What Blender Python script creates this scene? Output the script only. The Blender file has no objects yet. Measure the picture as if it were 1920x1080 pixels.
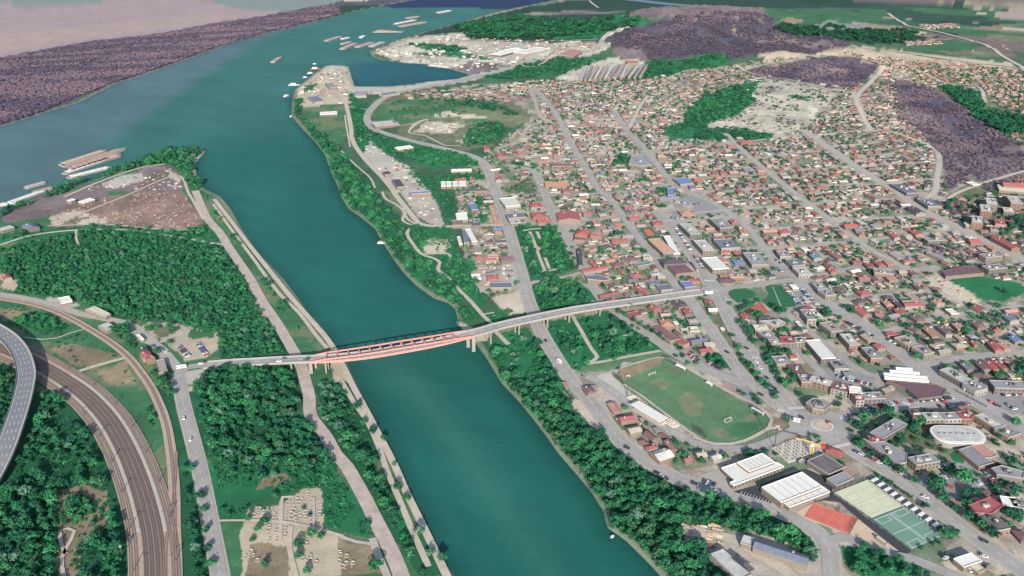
import bpy, bmesh, math, random
import numpy as np
from mathutils import Vector, Matrix
from mathutils.geometry import tessellate_polygon
random.seed(7); RNG = np.random.RandomState(11)
scene = bpy.context.scene
COL = scene.collection
# ------------------------------------------------------------------ camera, sky, sun, exposure
CAM_H, PITCH, FPX = 405.0, math.radians(23.75), 1713.0      # FPX: focal length in pixels of a 1920 wide picture
cam_d = bpy.data.cameras.new('camera'); cam = bpy.data.objects.new('camera', cam_d); COL.objects.link(cam)
cam.location = (0, 0, CAM_H); cam.rotation_euler = (math.pi/2-PITCH, 0, 0)
cam_d.sensor_width = 36; cam_d.lens = FPX/1920*36; cam_d.clip_start = 5; cam_d.clip_end = 60000
scene.camera = cam
SUN_EL, SUN_TURN = math.radians(21.5), math.radians(3)
world = bpy.data.worlds.new('World'); scene.world = world; world.use_nodes = True
nt = world.node_tree; bg = nt.nodes['Background']
sky = nt.nodes.new('ShaderNodeTexSky'); sky.sky_type = 'NISHITA'; sky.sun_disc = False
sky.sun_elevation = SUN_EL; sky.sun_rotation = math.pi - SUN_TURN; sky.altitude = 100
nt.links.new(sky.outputs[0], bg.inputs[0]); bg.inputs[1].default_value = 0.14
sun_d = bpy.data.lights.new('sun', 'SUN'); sun_d.energy = 5.0; sun_d.angle = math.radians(.5); sun_d.color = (1, .94, .87)
sun = bpy.data.objects.new('sun', sun_d); COL.objects.link(sun); sun.rotation_euler = (math.pi/2-SUN_EL, 0, SUN_TURN)
sun.location = (0, -300, 800)
vs = scene.view_settings; vs.view_transform = 'Standard'; vs.look = 'None'; vs.gamma = 1; vs.use_curve_mapping = False
vs.exposure = 0.90
# ------------------------------------------------------------------ small numpy helpers
def _hash(ix, iy, seed):
    h = (ix.astype(np.int64)*374761393 + iy.astype(np.int64)*668265263 + seed*1442695041) & 0xffffffff
    h = ((h ^ (h >> 13))*1274126177) & 0xffffffff
    return ((h ^ (h >> 16)) & 0xffffff)/float(0xffffff)
def vnoise(x, y, s, seed=0):
    x = np.asarray(x, float)/s; y = np.asarray(y, float)/s
    ix = np.floor(x); iy = np.floor(y); fx = x-ix; fy = y-iy; fx = fx*fx*(3-2*fx); fy = fy*fy*(3-2*fy)
    a = _hash(ix, iy, seed); b = _hash(ix+1, iy, seed); c = _hash(ix, iy+1, seed); d = _hash(ix+1, iy+1, seed)
    return (a*(1-fx)+b*fx)*(1-fy)+(c*(1-fx)+d*fx)*fy
def fbm(x, y, s, o=4, seed=0):
    t = 0; a = .5; n = 0
    for k in range(o):
        t = t+a*vnoise(x, y, s/2**k, seed+k); n += a; a *= .55
    return t/n
TILE = {'T1': (0, 0, 3), 'T2': (640, 0, 3), 'T3': (1280, 0, 3), 'T4': (0, 360, 3), 'T5': (640, 360, 3), 'T6': (1280, 360, 3),
        'T7': (0, 720, 3), 'T8': (640, 720, 3), 'T9': (1280, 720, 3), 'A': (0, 0, 1), 'BR': (540, 580, 4.8), 'ZL': (0, 560, 5.333),
        'ZP': (1100, 640, 4.8), 'ZC': (1300, 800, 5.333), 'ZT': (1500, 860, 6), 'Z1': (1560, 720, 5.333), 'Z2': (1560, 878, 5.333),
        'Z3': (1280, 878, 5.333), 'Z4': (1360, 530, 6.836), 'Z5': (1360, 640, 6.836), 'Z6': (1640, 530, 6.836), 'Z7': (1640, 640, 6.836),
        'Y1': (800, 380, 6), 'Y2': (1080, 380, 6), 'Y3': (1000, 560, 6), 'Y4': (800, 240, 6), 'Y5': (1120, 240, 6), 'Y6': (1380, 380, 6),
        'Y7': (1600, 330, 6)}
def P(t, pts):
    ox, oy, s = TILE[t]
    return [(ox+p[0]/s, oy+p[1]/s) for p in pts]
SP, CP = math.sin(PITCH), math.cos(PITCH)
def raydir(px, py):
    x = (np.asarray(px, float)-960)/FPX; y = -(np.asarray(py, float)-540)/FPX
    return x, CP+y*SP, -SP+y*CP
def flat(px, py, z=0.0):
    dx, dy, dz = raydir(px, py); t = (z-CAM_H)/dz
    return dx*t, dy*t
# hills: (centre in the survey picture, height, radius across, radius along)
_H = [((1330, 78), 50, 330, 300), ((1480, 60), 32, 300, 380), ((1560, 118), 22, 260, 170), ((1230, 60), 28, 260, 300),
      ((1480, 185), 16, 260, 200), ((1790, 240), -20, 120, 200), ((1850, 200), -14, 160, 220), ((880, 215), 10, 150, 110)]
HILLS = [(*flat(*c), h, rx, ry) for c, h, rx, ry in _H]
def height(x, y):
    x = np.asarray(x, float); y = np.asarray(y, float)
    z = np.zeros_like(x)
    rug = np.zeros_like(x)
    for cx, cy, h, rx, ry in HILLS:
        g = np.exp(-((x-cx)/rx)**2-((y-cy)/ry)**2)
        z = z+h*g
        if h > 20: rug = np.maximum(rug, g)
        if h < 0: rug = np.maximum(rug, g*.45)
    n = 1-np.abs(2*fbm(x*.8+y*.6, y*.25-x*.2, 130, 4, 5)-1)
    return z+rug*(n-.72)*52
def surf(px, py, z=0.0):
    px = np.asarray(px, float); py = np.asarray(py, float)
    zz = np.full(px.shape, float(z)) if np.ndim(z) == 0 else np.asarray(z, float)
    h = np.zeros_like(px)
    for _ in range(14):
        x, y = flat(px, py, zz+h)
        h = h*.4+height(x, y)*.6
    return x, y, height(x, y)+zz
def at(px, py, z=0.0):
    x, y, zz = surf(np.array([px]), np.array([py]), z); return Vector((x[0], y[0], zz[0]))
def W2(pts, z=0.0):
    a = np.array(pts, float); x, y, _ = surf(a[:, 0], a[:, 1], z); return np.stack([x, y], 1)
def inside(poly, x, y):
    poly = np.asarray(poly); m = np.zeros(x.shape, bool)
    bb = (x >= poly[:, 0].min()) & (x <= poly[:, 0].max()) & (y >= poly[:, 1].min()) & (y <= poly[:, 1].max())
    if not bb.any(): return m
    xs, ys = x[bb], y[bb]; r = np.zeros(xs.shape, bool); n = len(poly)
    for i in range(n):
        x1, y1 = poly[i]; x2, y2 = poly[(i+1) % n]
        if y1 == y2: continue
        c = ((y1 > ys) != (y2 > ys)) & (xs < (x2-x1)*(ys-y1)/(y2-y1)+x1)
        r ^= c
    m[bb] = r; return m
def segdist(pl, x, y, closed=False):
    d = np.full(x.shape, 1e9); n = len(pl)
    for i in range(n if closed else n-1):
        a = pl[i]; b = pl[(i+1) % n]; v = b-a; L = max(v@v, 1e-9)
        t = np.clip(((x-a[0])*v[0]+(y-a[1])*v[1])/L, 0, 1)
        d = np.minimum(d, (x-a[0]-t*v[0])**2+(y-a[1]-t*v[1])**2)
    return np.sqrt(d)
def smooth(pts, step=8.0):
    """Catmull-Rom through world points (N,k), resampled at about `step` metres"""
    p = np.asarray(pts, float); n = len(p); out = []
    if n == 2:
        k = max(1, int(np.linalg.norm(p[1]-p[0])/step)); return np.array([p[0]+(p[1]-p[0])*i/k for i in range(k+1)])
    q = np.vstack([2*p[0]-p[1], p, 2*p[-1]-p[-2]])
    for i in range(1, n):
        a, b, c, d = q[i-1], q[i], q[i+1], q[i+2]
        k = max(1, int(np.linalg.norm(c-b)/step))
        for j in range(k):
            t = j/k
            out.append(.5*((2*b)+(-a+c)*t+(2*a-5*b+4*c-d)*t*t+(-a+3*b-3*c+d)*t**3))
    out.append(p[-1]); return np.array(out)
# ------------------------------------------------------------------ materials
def lin(c):
    c = c/255.; return c/12.92 if c <= .04045 else ((c+.055)/1.055)**2.4
ALB = 0.70
def S(r, g, b, k=1.0): return (lin(r)*ALB*k, lin(g)*ALB*k, lin(b)*ALB*k, 1)
MATS = {}
def mat(name, col, rough=.85, var=.18, scale=.3, rand=0.0, metal=0, spec=.3, scale2=None):
    if name in MATS: return MATS[name]
    m = bpy.data.materials.new(name); m.use_nodes = True; n = m.node_tree; b = n.nodes['Principled BSDF']
    b.inputs['Roughness'].default_value = rough; b.inputs['Metallic'].default_value = metal; b.inputs['Specular IOR Level'].default_value = spec
    geo = n.nodes.new('ShaderNodeNewGeometry')
    nz = n.nodes.new('ShaderNodeTexNoise'); nz.inputs['Scale'].default_value = scale; nz.inputs['Detail'].default_value = 5
    nz.inputs['Roughness'].default_value = .65; n.links.new(geo.outputs['Position'], nz.inputs['Vector'])
    mr = n.nodes.new('ShaderNodeMapRange'); mr.inputs['From Min'].default_value = .3; mr.inputs['From Max'].default_value = .7
    mr.inputs['To Min'].default_value = 1-var; mr.inputs['To Max'].default_value = 1+var
    n.links.new(nz.outputs[0], mr.inputs['Value'])
    last = mr.outputs[0]
    if rand:
        oi = n.nodes.new('ShaderNodeObjectInfo'); m2 = n.nodes.new('ShaderNodeMapRange')
        m2.inputs['To Min'].default_value = 1-rand; m2.inputs['To Max'].default_value = 1+rand
        n.links.new(oi.outputs['Random'], m2.inputs['Value'])
        mm = n.nodes.new('ShaderNodeMath'); mm.operation = 'MULTIPLY'; n.links.new(last, mm.inputs[0]); n.links.new(m2.outputs[0], mm.inputs[1]); last = mm.outputs[0]
    vm = n.nodes.new('ShaderNodeVectorMath'); vm.operation = 'SCALE'; vm.inputs[0].default_value = col[:3]
    n.links.new(last, vm.inputs['Scale']); n.links.new(vm.outputs[0], b.inputs['Base Color'])
    m.diffuse_color = col; MATS[name] = m; return m
ROOFC = {'red': (162, 90, 90), 'rust': (138, 102, 96), 'maroon': (118, 90, 94), 'dark': (84, 76, 88), 'grey': (146, 144, 146), 'tan': (168, 154, 140),
         'orange': (176, 128, 104), 'blue': (112, 128, 178), 'white': (222, 218, 208), 'teal': (96, 138, 142), 'green': (48, 108, 66),
         'pink': (184, 132, 122), 'slate': (112, 118, 134), 'peach': (205, 160, 130), 'cream': (214, 204, 176), 'stain': (104, 98, 98), 'pale': (186, 184, 178)}
RM = {k: mat('roof_'+k, S(*v), .8, {'stain': .34, 'pale': .26, 'white': .04}.get(k, .16), .35 if k not in ('stain', 'pale') else .12, rand=.1) for k, v in ROOFC.items()}
WALLM = [mat('wall_cream', S(180, 168, 150, .42), .9, .1, .4, rand=.1), mat('wall_white', S(200, 194, 184, .44), .9, .1, .4, rand=.1),
         mat('wall_peach', S(184, 152, 132, .42), .9, .1, .4, rand=.1), mat('wall_grey', S(156, 150, 144, .42), .9, .12, .4, rand=.1)]
M_GLASS = mat('window_glass', S(60, 68, 80), .25, .1, 1, spec=.6)
M_ASPH = mat('asphalt', S(163, 158, 151), .9, .16, .05)
M_ASPHD = mat('asphalt_dark', S(66, 66, 72), .9, .1, .1)
M_ASPHV = mat('asphalt_viaduct', S(128, 128, 132), .9, .1, .1)
M_PIER = mat('pier_concrete', S(138, 134, 126), .9, .12, .2)
M_ASPHW = mat('asphalt_worn', S(172, 164, 152), .9, .1, .08)
M_DIRT = mat('dirt_track', S(184, 168, 156), .95, .2, .1)
M_GRAVEL = mat('pale_gravel', S(190, 178, 160), .95, .14, .12)
M_CONC = mat('concrete', S(180, 173, 160), .85, .12, .2)
M_PAVE = mat('pavement_slabs', S(176, 168, 156), .9, .12, .15)
M_WHITE = mat('white_paint', S(235, 235, 228), .7, .05, 1)
M_SALMON = mat('salmon_steel', S(206, 136, 126), .75, .06, .5)
M_DARKM = mat('dark_metal', S(70, 72, 78), .6, .1, 1)
M_STEEL = mat('grey_steel', S(150, 150, 152), .55, .1, 1)
M_RUSTR = mat('rusty_rail', S(120, 96, 84), .7, .1, 1)
M_BED = mat('ballast_tan', S(178, 158, 140), .95, .16, .3)
M_BEDD = mat('ballast_dark', S(136, 120, 110), .95, .16, .3)
M_PARA = mat('parapet_grey', S(150, 147, 142), .9, .1, .2)
M_BARK = mat('bark', S(96, 82, 70), .95, .1, 1)
# ------------------------------------------------------------------ object helpers
def prop(o, label=None, cat=None, group=None, kind=None):
    if label: o['label'] = label
    if cat: o['category'] = cat
    if group: o['group'] = group
    if kind: o['kind'] = kind
    return o
def mesh(name, V, F, mats, mi=None, parent=None):
    me = bpy.data.meshes.new(name); me.from_pydata([tuple(v) for v in V], [], F)
    for m in (mats if isinstance(mats, (list, tuple)) else [mats]): me.materials.append(m)
    if mi is not None: me.polygons.foreach_set('material_index', mi)
    me.update(); return link(name, me, parent)
def link(name, data, parent=None, loc=None):
    o = bpy.data.objects.new(name, data); COL.objects.link(o)
    if parent: o.parent = parent
    if loc is not None: o.location = loc
    return o
def empty(name, loc=(0, 0, 0), rz=0, label=None, cat=None, group=None):
    o = bpy.data.objects.new(name, None); COL.objects.link(o); o.location = loc; o.rotation_euler = (0, 0, rz); o.empty_display_size = 1
    return prop(o, label, cat, group)
class MB:
    def __init__(s): s.V = []; s.F = []; s.mi = []
    def add(s, V, F, m=0):
        k = len(s.V); s.V += [tuple(v) for v in V]; s.F += [tuple(i+k for i in f) for f in F]; s.mi += [m]*len(F)
    def box(s, x0, x1, y0, y1, z0, z1, m=0, M=None):
        V = [(x, y, z) for z in (z0, z1) for x, y in ((x0, y0), (x1, y0), (x1, y1), (x0, y1))]
        if M: V = [M @ Vector(v) for v in V]
        s.add(V, [(3, 2, 1, 0), (4, 5, 6, 7), (0, 1, 5, 4), (1, 2, 6, 5), (2, 3, 7, 6), (3, 0, 4, 7)], m)
    def bar(s, a, b, w, h=None, m=0):
        a = Vector(a); b = Vector(b); h = h or w; d = (b-a); L = d.length
        if L < 1e-6: return
        M = Matrix.Translation(a) @ d.to_track_quat('X', 'Z').to_matrix().to_4x4()
        s.box(0, L, -w/2, w/2, -h/2, h/2, m, M)
    def quad(s, a, b, c, d, m=0): s.add([a, b, c, d], [(0, 1, 2, 3)], m)
    def prism(s, pts, z0, z1, m=0, mtop=None, bottom=False):
        n = len(pts); V = [(p[0], p[1], z0) for p in pts]+[(p[0], p[1], z1) for p in pts]
        s.add(V, [(i, (i+1) % n, (i+1) % n+n, i+n) for i in range(n)], m)
        s.add([(p[0], p[1], z1) for p in pts], [tuple(t) for t in tess(pts)], m if mtop is None else mtop)
    def build(s, name, mats, parent=None): return mesh(name, s.V, s.F, mats, s.mi, parent)
def tess(pts):
    pp = [Vector((p[0], p[1], 0)) for p in pts]; T = tessellate_polygon([pp]); out = []
    for t in T:
        a, b, c = (pp[i] for i in t)
        out.append(t if (b-a).cross(c-a).z > 0 else (t[0], t[2], t[1]))
    return out
def ccw(p):
    p = [tuple(map(float, q[:2])) for q in p]; a = sum(p[i][0]*p[(i+1) % len(p)][1]-p[(i+1) % len(p)][0]*p[i][1] for i in range(len(p)))
    return p if a > 0 else p[::-1]
def sideways(c):
    t = np.gradient(c[:, :2], axis=0); t /= np.maximum(np.linalg.norm(t, axis=1)[:, None], 1e-9)
    return np.stack([-t[:, 1], t[:, 0]], 1)
def ribbon(mb, c, o0, o1, z, m=0, n=None):
    """strip between sideways offsets o0<o1 of centre line c; z array or number, laid over the terrain when terrain=True"""
    n = sideways(c) if n is None else n
    a = c[:, :2]+n*o0; b = c[:, :2]+n*o1
    z = np.broadcast_to(z, (len(c),)); k = len(c)
    V = [(a[i, 0], a[i, 1], z[i]) for i in range(k)]+[(b[i, 0], b[i, 1], z[i]) for i in range(k)]
    mb.add(V, [(i+1+k, i+k, i, i+1)[::-1] if False else (i, i+1, i+1+k, i+k) for i in range(k-1)], m)
ZI = [0]
def zlift(c, base):
    """height over the terrain for a sheet: base + a hair per sheet, more on rough far ground"""
    ZI[0] += 1
    h = height(c[:, 0], c[:, 1]); r = np.hypot(c[:, 0], c[:, 1])
    return h+base+ZI[0]*.004+np.clip((r-1500)/2500, 0, 1)*(.8+1.2*(np.abs(h) > 2))
# occupancy of the ground, 2 m cells
OX0, OY0, ON = -2600, 300, 2
OCC = np.zeros((2700, 2600), bool)      # [iy, ix]
def oc(x, y):
    return np.clip(((np.asarray(y)-OY0)/ON).astype(int), 0, OCC.shape[0]-1), np.clip(((np.asarray(x)-OX0)/ON).astype(int), 0, OCC.shape[1]-1)
def occ_poly(poly):
    poly = np.asarray(poly); x0, y0 = poly.min(0); x1, y1 = poly.max(0)
    if x1-x0 > 5000 or y1-y0 > 6000: return
    X, Y = np.meshgrid(np.arange(x0, x1+ON, ON), np.arange(y0, y1+ON, ON))
    m = inside(poly, X, Y); iy, ix = oc(X[m], Y[m]); OCC[iy, ix] = True
def occ_line(c, w):
    n = sideways(c)
    for o in np.arange(-w/2, w/2+.1, 1.0):
        q = c[:, :2]+n*o
        for t in (0, .25, .5, .75):
            r = q[:-1]*(1-t)+q[1:]*t; iy, ix = oc(r[:, 0], r[:, 1]); OCC[iy, ix] = True
def free(x, y):
    iy, ix = oc(x, y); return ~OCC[iy, ix]
# ------------------------------------------------------------------ water outlines (river, canal, harbour basin)
WATER = [(-400, 330), (0, 237), (67, 215), (150, 190), (213, 157), (267, 140), (333, 117), (400, 92), (433, 80), (500, 62), (583, 42), (640, 28),
         (667, 20), (707, 12), (757, 3), (850, -12), (1130, -14), (1040, 0), (973, 13), (923, 24), (857, 43), (807, 55), (773, 65), (727, 80), (693, 95),
         (697, 104), (717, 112), (757, 117), (807, 120), (840, 127), (858, 133), (883, 139), (857, 147), (800, 152), (767, 157), (730, 161),
         (665, 161), (660, 147), (653, 123), (625, 121), (610, 122), (597, 131), (567, 155), (553, 168), (548, 187), (547, 217), (567, 240),
         (590, 263), (610, 290), (620, 320), (633, 347), (640, 368), (653, 390), (673, 403), (703, 427), (720, 457), (740, 487), (757, 510),
         (780, 533), (813, 557), (840, 566), (853, 577), (858, 593), (856, 603), (873, 623), (893, 643), (913, 670), (940, 715), (973, 750),
         (1000, 783), (1023, 813), (1047, 847), (1073, 877), (1107, 917), (1130, 953), (1140, 987), (1173, 1010), (1207, 1043), (1240, 1078),
         (1310, 1140), (1420, 1260), (950, 1260), (880, 1130), (853, 1080), (827, 1038), (800, 980), (773, 927), (740, 853), (710, 797), (690, 760), (670, 720),
         (657, 693), (650, 678), (640, 662), (623, 636), (609, 617), (573, 577), (533, 523), (483, 470), (450, 423), (432, 390), (413, 367), (383, 353), (372, 335),
         (366, 318), (367, 303), (377, 291), (384, 283), (377, 278), (350, 276), (317, 281), (290, 291), (233, 313), (173, 337), (107, 353), (43, 380),
         (0, 398), (-120, 440), (-500, 560)]
WW = W2(WATER)
DARKWATER = W2([(735, 14), (960, 15), (1060, -4), (1200, -20), (800, -20), (700, 5)])
# ------------------------------------------------------------------ land cover painted into the ground sheet (real ground colours only)
LC = {'grass': ((66, 116, 78), .32), 'lush': ((40, 112, 72), .3), 'floor': ((36, 92, 62), .3), 'dry': ((140, 126, 102), .36), 'tan': ((188, 174, 150), .2),
      'town': ((174, 162, 146), .46), 'purple': ((84, 78, 90), .6), 'purple2': ((126, 112, 112), .45), 'mauve': ((164, 144, 144), .09), 'mauve2': ((170, 150, 142), .1), 'worn': ((122, 128, 98), .3), 'greyfield': ((128, 140, 134), .08),
      'quarry': ((188, 182, 162), .55), 'scrap': ((142, 118, 106), .6), 'conc': ((184, 178, 166), .14), 'field': ((58, 104, 70), .22), 'farwood': ((28, 64, 50), .3),
      'yard': ((178, 168, 154), .25), 'sand': ((198, 184, 162), .15), 'plough': ((120, 100, 100), .1), 'pitch': ((92, 126, 90), .26), 'mix': ((112, 118, 92), .45), 'asph': ((150, 148, 148), .1)}
LAND = [
 ('purple', 'A', [(-500, 330), (-300, 150), (0, 107), (160, 78), (300, 62), (400, 43), (500, 28), (583, 11), (633, 4), (700, -6), (900, -20), (760, 6), (640, 30), (400, 94), (213, 159), (0, 240), (-400, 335)]),
 ('mauve', 'A', [(-900, 260), (0, 108), (160, 79), (300, 63), (400, 44), (500, 29), (560, 15), (480, 14), (430, 8), (380, -3), (300, -30), (-400, -60), (-1500, 60)]),
 ('mauve2', 'A', [(-300, 165), (0, 100), (160, 72), (300, 56), (400, 38), (470, 28), (380, 22), (200, 45), (0, 66), (-300, 110)]),
 ('greyfield', 'A', [(-300, 10), (0, 9), (140, 13), (195, 1), (240, -10), (200, -30), (-300, -30)]),
 ('greyfield', 'A', [(382, -3), (410, 8), (450, 17), (545, 22), (620, 8), (640, 2), (620, -12), (400, -14)]),
 ('farwood', 'A', [(592, 40), (610, 22), (640, 12), (700, 8), (720, 12), (667, 20), (640, 30)]),
 ('sand', 'A', [(640, 4), (690, 0), (800, -8), (800, -14), (640, -12)]),
 # far right bank
 ('farwood', 'A', [(820, 60), (860, 45), (930, 26), (980, 14), (1060, 2), (1280, -14), (1700, -12), (1700, 10), (1560, 10), (1420, 12), (1260, 20), (1180, 20), (1010, 22)]),
 ('farwood', 'A', [(770, 70), (850, 50), (950, 28), (1180, 26), (1240, 34), (1220, 44), (1180, 50), (1120, 72), (1080, 76), (980, 80), (880, 75), (872, 60)]),
 ('lush', 'A', [(1020, 52), (1150, 30), (1225, 30), (1230, 40), (1165, 52), (1120, 71), (1060, 74), (960, 62)]),
 ('grass', 'A', [(960, 48), (1000, 42), (1070, 40), (1050, 50), (985, 56)]),
 ('purple2', 'A', [(1007, 22), (1110, 20), (1180, 22), (1100, 27), (1020, 27)]),
 ('farwood', 'A', [(1440, 50), (1520, 50), (1600, 56), (1720, 58), (1760, 68), (1700, 82), (1640, 84), (1600, 78), (1500, 70)]),
 ('field', 'A', [(1430, 12), (1560, 14), (1660, 20), (1680, 34), (1600, 46), (1490, 44), (1400, 28)]),
 ('farwood', 'A', [(1280, 0), (1480, 6), (1640, 12), (1560, 14), (1400, 16), (1280, 22), (1160, 18)]),
 ('field', 'A', [(1690, 14), (1880, 18), (1860, 32), (1740, 26)]), ('mauve2', 'A', [(1870, 20), (2000, 22), (2040, 38), (1860, 31)]),
 ('field', 'A', [(1860, 32), (2100, 42), (2100, 48), (1850, 38)]), ('plough', 'A', [(1600, 2), (1800, 4), (2000, 10), (2000, -5), (1600, -10)]),
 ('farwood', 'A', [(1440, 0), (1620, 3), (1580, 8), (1400, 4)]), ('farwood', 'A', [(1790, 0), (1850, 4), (1820, 6), (1790, 5)]),
 ('field', 'A', [(1640, 56), (1740, 48), (1900, 62), (2000, 80), (1830, 68), (1780, 62)]), ('dry', 'A', [(1740, 44), (1860, 48), (1960, 62), (1860, 58)]),
 ('dry', 'A', [(1600, 48), (1700, 50), (1700, 54), (1600, 57)]), ('dry', 'A', [(1460, 36), (1500, 38), (1505, 42), (1465, 40)]),
 ('mix', 'A', [(1840, 62), (2000, 76), (2000, 90), (1860, 72)]),
 ('field', 'A', [(1700, 88), (1760, 76), (1850, 78), (1830, 94), (1780, 97)]),
 ('dry', 'A', [(1500, 88), (1640, 92), (1700, 94), (1640, 88), (1560, 84)]), ('dry', 'A', [(1830, 52), (1960, 60), (1960, 66), (1850, 57)]), ('farwood', 'A', [(1700, 40), (1780, 38), (1900, 48), (1780, 48)]), ('greyfield', 'A', [(1500, 56), (1560, 50), (1640, 52), (1600, 60)]), ('mix', 'A', [(1760, 96), (1850, 96), (1900, 104), (1800, 108)]), ('field', 'A', [(1900, 96), (1990, 100), (1990, 112), (1910, 108)]), ('plough', 'A', [(1060, 2), (1180, -6), (1190, -12), (1000, -10)]),
 # port and industry north of the town
 ('quarry', 'A', [(700, 98), (730, 82), (775, 68), (872, 60), (875, 74), (960, 78), (1090, 78), (1150, 78), (1140, 92), (1120, 100), (1040, 118), (980, 122), (940, 130), (880, 134), (842, 124), (760, 116)]),
 ('lush', 'A', [(762, 82), (800, 80), (850, 86), (880, 92), (850, 98), (800, 94)]), ('lush', 'A', [(770, 100), (850, 96), (900, 104), (930, 112), (860, 108)]),
 ('purple2', 'A', [(852, 128), (880, 112), (960, 122), (900, 136), (880, 138)]),
 ('conc', 'A', [(925, 100), (955, 82), (1018, 84), (1000, 112), (950, 112)]), ('conc', 'A', [(612, 122), (652, 122), (664, 160), (760, 161), (800, 153), (883, 140), (990, 120), (1120, 92), (1125, 97), (1000, 130), (880, 152), (780, 168), (700, 178), (640, 176), (600, 172), (556, 178), (556, 165), (600, 135)]),
 ('tan', 'A', [(560, 168), (600, 135), (650, 125), (660, 165), (655, 195), (600, 198), (556, 200)]), ('grass', 'A', [(566, 200), (650, 198), (658, 240), (640, 270), (600, 255), (565, 225)]),
 ('lush', 'A', [(572, 160), (594, 158), (592, 168), (575, 170)]), ('lush', 'A', [(985, 120), (1060, 106), (1130, 112), (1060, 140), (960, 148), (900, 148)]),
 ('quarry', 'A', [(1095, 118), (1150, 110), (1215, 112), (1200, 130), (1150, 148), (1060, 154), (1040, 148)]),
 ('mix', 'A', [(700, 185), (800, 165), (900, 172), (1000, 180), (1030, 215), (960, 240), (900, 225), (800, 230), (700, 232)]),
 # town
 ('town', 'A', [(860, 160), (1000, 156), (1200, 150), (1290, 130), (1400, 118), (1500, 108), (1620, 90), (1760, 104), (1920, 130), (2200, 150), (2500, 600), (2400, 1300), (1600, 1300), (1420, 1100), (1290, 985),
                (1200, 880), (1120, 800), (1060, 720), (1015, 640), (990, 580), (960, 580), (880, 540), (870, 430), (850, 330), (900, 300), (960, 250), (1000, 220), (960, 190), (880, 180)]),
 ('tan', 'A', [(1400, 100), (1500, 96), (1600, 92), (1680, 94), (1800, 108), (1900, 118), (1900, 128), (1760, 122), (1640, 118), (1560, 108), (1440, 112)]),
 ('mix', 'A', [(1700, 130), (1760, 118), (1900, 130), (2050, 160), (2050, 260), (1900, 270), (1800, 200), (1740, 170)]),
 ('lush', 'A', [(1760, 162), (1810, 165), (1850, 185), (1840, 205), (1870, 220), (1930, 222), (1930, 250), (1880, 250), (1850, 230), (1800, 195)]),
 ('purple2', 'A', [(1660, 150), (1710, 150), (1765, 172), (1815, 206), (1865, 240), (1930, 285), (1930, 350), (1850, 360), (1830, 330), (1775, 362), (1763, 290), (1730, 253), (1680, 220), (1668, 185)]),
 ('purple', 'A', [(1680, 160), (1740, 165), (1800, 205), (1860, 240), (1850, 262), (1800, 255), (1740, 215), (1700, 195)]),
 ('mix', 'A', [(1770, 380), (1800, 352), (1860, 342), (1960, 330), (2050, 460), (1900, 470), (1840, 440), (1800, 410)]),
 ('purple', 'A', [(1140, 72), (1187, 52), (1230, 42), (1290, 30), (1360, 27), (1430, 28), (1467, 50), (1513, 70), (1613, 87), (1570, 92), (1460, 100), (1373, 112), (1347, 100), (1280, 108), (1215, 114), (1207, 97), (1155, 88)]),
 ('purple2', 'A', [(1180, 34), (1230, 24), (1340, 22), (1432, 26), (1440, 42), (1390, 38), (1290, 36)]), ('purple2', 'A', [(1380, 68), (1460, 66), (1540, 76), (1612, 87), (1580, 92), (1500, 88), (1400, 76)]),
 ('dry', 'A', [(1370, 46), (1378, 46), (1380, 62), (1372, 62)]), ('purple2', 'A', [(1150, 86), (1210, 96), (1222, 116), (1180, 112), (1150, 100)]),
 ('lush', 'A', [(1215, 118), (1347, 100), (1375, 113), (1360, 122), (1290, 130), (1240, 146), (1170, 150), (1180, 140)]),
 ('purple', 'A', [(1400, 133), (1487, 117), (1567, 105), (1650, 122), (1633, 143), (1600, 163), (1557, 167), (1513, 153), (1427, 146)]),
 ('purple2', 'A', [(1480, 135), (1540, 120), (1590, 128), (1580, 150), (1530, 152)]),
 ('quarry', 'A', [(1393, 171), (1447, 148), (1570, 170), (1560, 180), (1533, 213), (1507, 242), (1467, 253), (1380, 247), (1317, 233), (1380, 217), (1417, 190)]),
 ('floor', 'A', [(1478, 178), (1508, 180), (1512, 188), (1490, 188)]),
 ('lush', 'A', [(1280, 228), (1300, 190), (1335, 176), (1372, 162), (1398, 150), (1430, 145), (1410, 180), (1415, 193), (1380, 215), (1320, 233), (1330, 246), (1450, 252), (1447, 265), (1310, 260), (1255, 262), (1230, 240)]),
 ('mix', 'A', [(1280, 150), (1330, 135), (1400, 132), (1410, 148), (1300, 180), (1280, 175)]),
 # west side of the town
 ('lush', 'T2', [(80, 590), (140, 620), (150, 700), (240, 760), (380, 800), (600, 860), (780, 935), (520, 945), (330, 880), (280, 860), (500, 1010), (560, 1075), (470, 1080), (320, 920), (200, 830), (90, 760)]),
 ('grass', 'T2', [(180, 680), (210, 600), (330, 560), (480, 550), (700, 570), (830, 640), (800, 690), (560, 660), (480, 680), (330, 700)]),
 ('mix', 'T2', [(330, 700), (500, 670), (820, 690), (900, 720), (850, 820), (700, 840), (560, 810), (400, 780), (300, 770)]),
 ('quarry', 'T2', [(400, 740), (480, 685), (690, 705), (600, 755)]), ('tan', 'T2', [(640, 800), (740, 720), (810, 720), (700, 800)]),
 ('sand', 'T2', [(500, 650), (560, 635), (810, 650), (860, 665), (720, 660), (560, 662)]), ('conc', 'T2', [(165, 690), (290, 672), (330, 705), (190, 715)]),
 ('conc', 'T2', [(90, 770), (130, 770), (260, 870), (380, 940), (440, 1010), (500, 1080), (300, 1080), (230, 990), (130, 880)]),
 ('yard', 'T5', [(330, 0), (490, 0), (540, 60), (580, 190), (500, 180), (430, 140)]), ('grass', 'T5', [(240, 0), (300, 0), (430, 170), (380, 185), (340, 160), (350, 120), (300, 60)]),
 ('lush', 'T5', [(500, 0), (620, 0), (640, 190), (600, 190), (560, 60)]),
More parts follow.
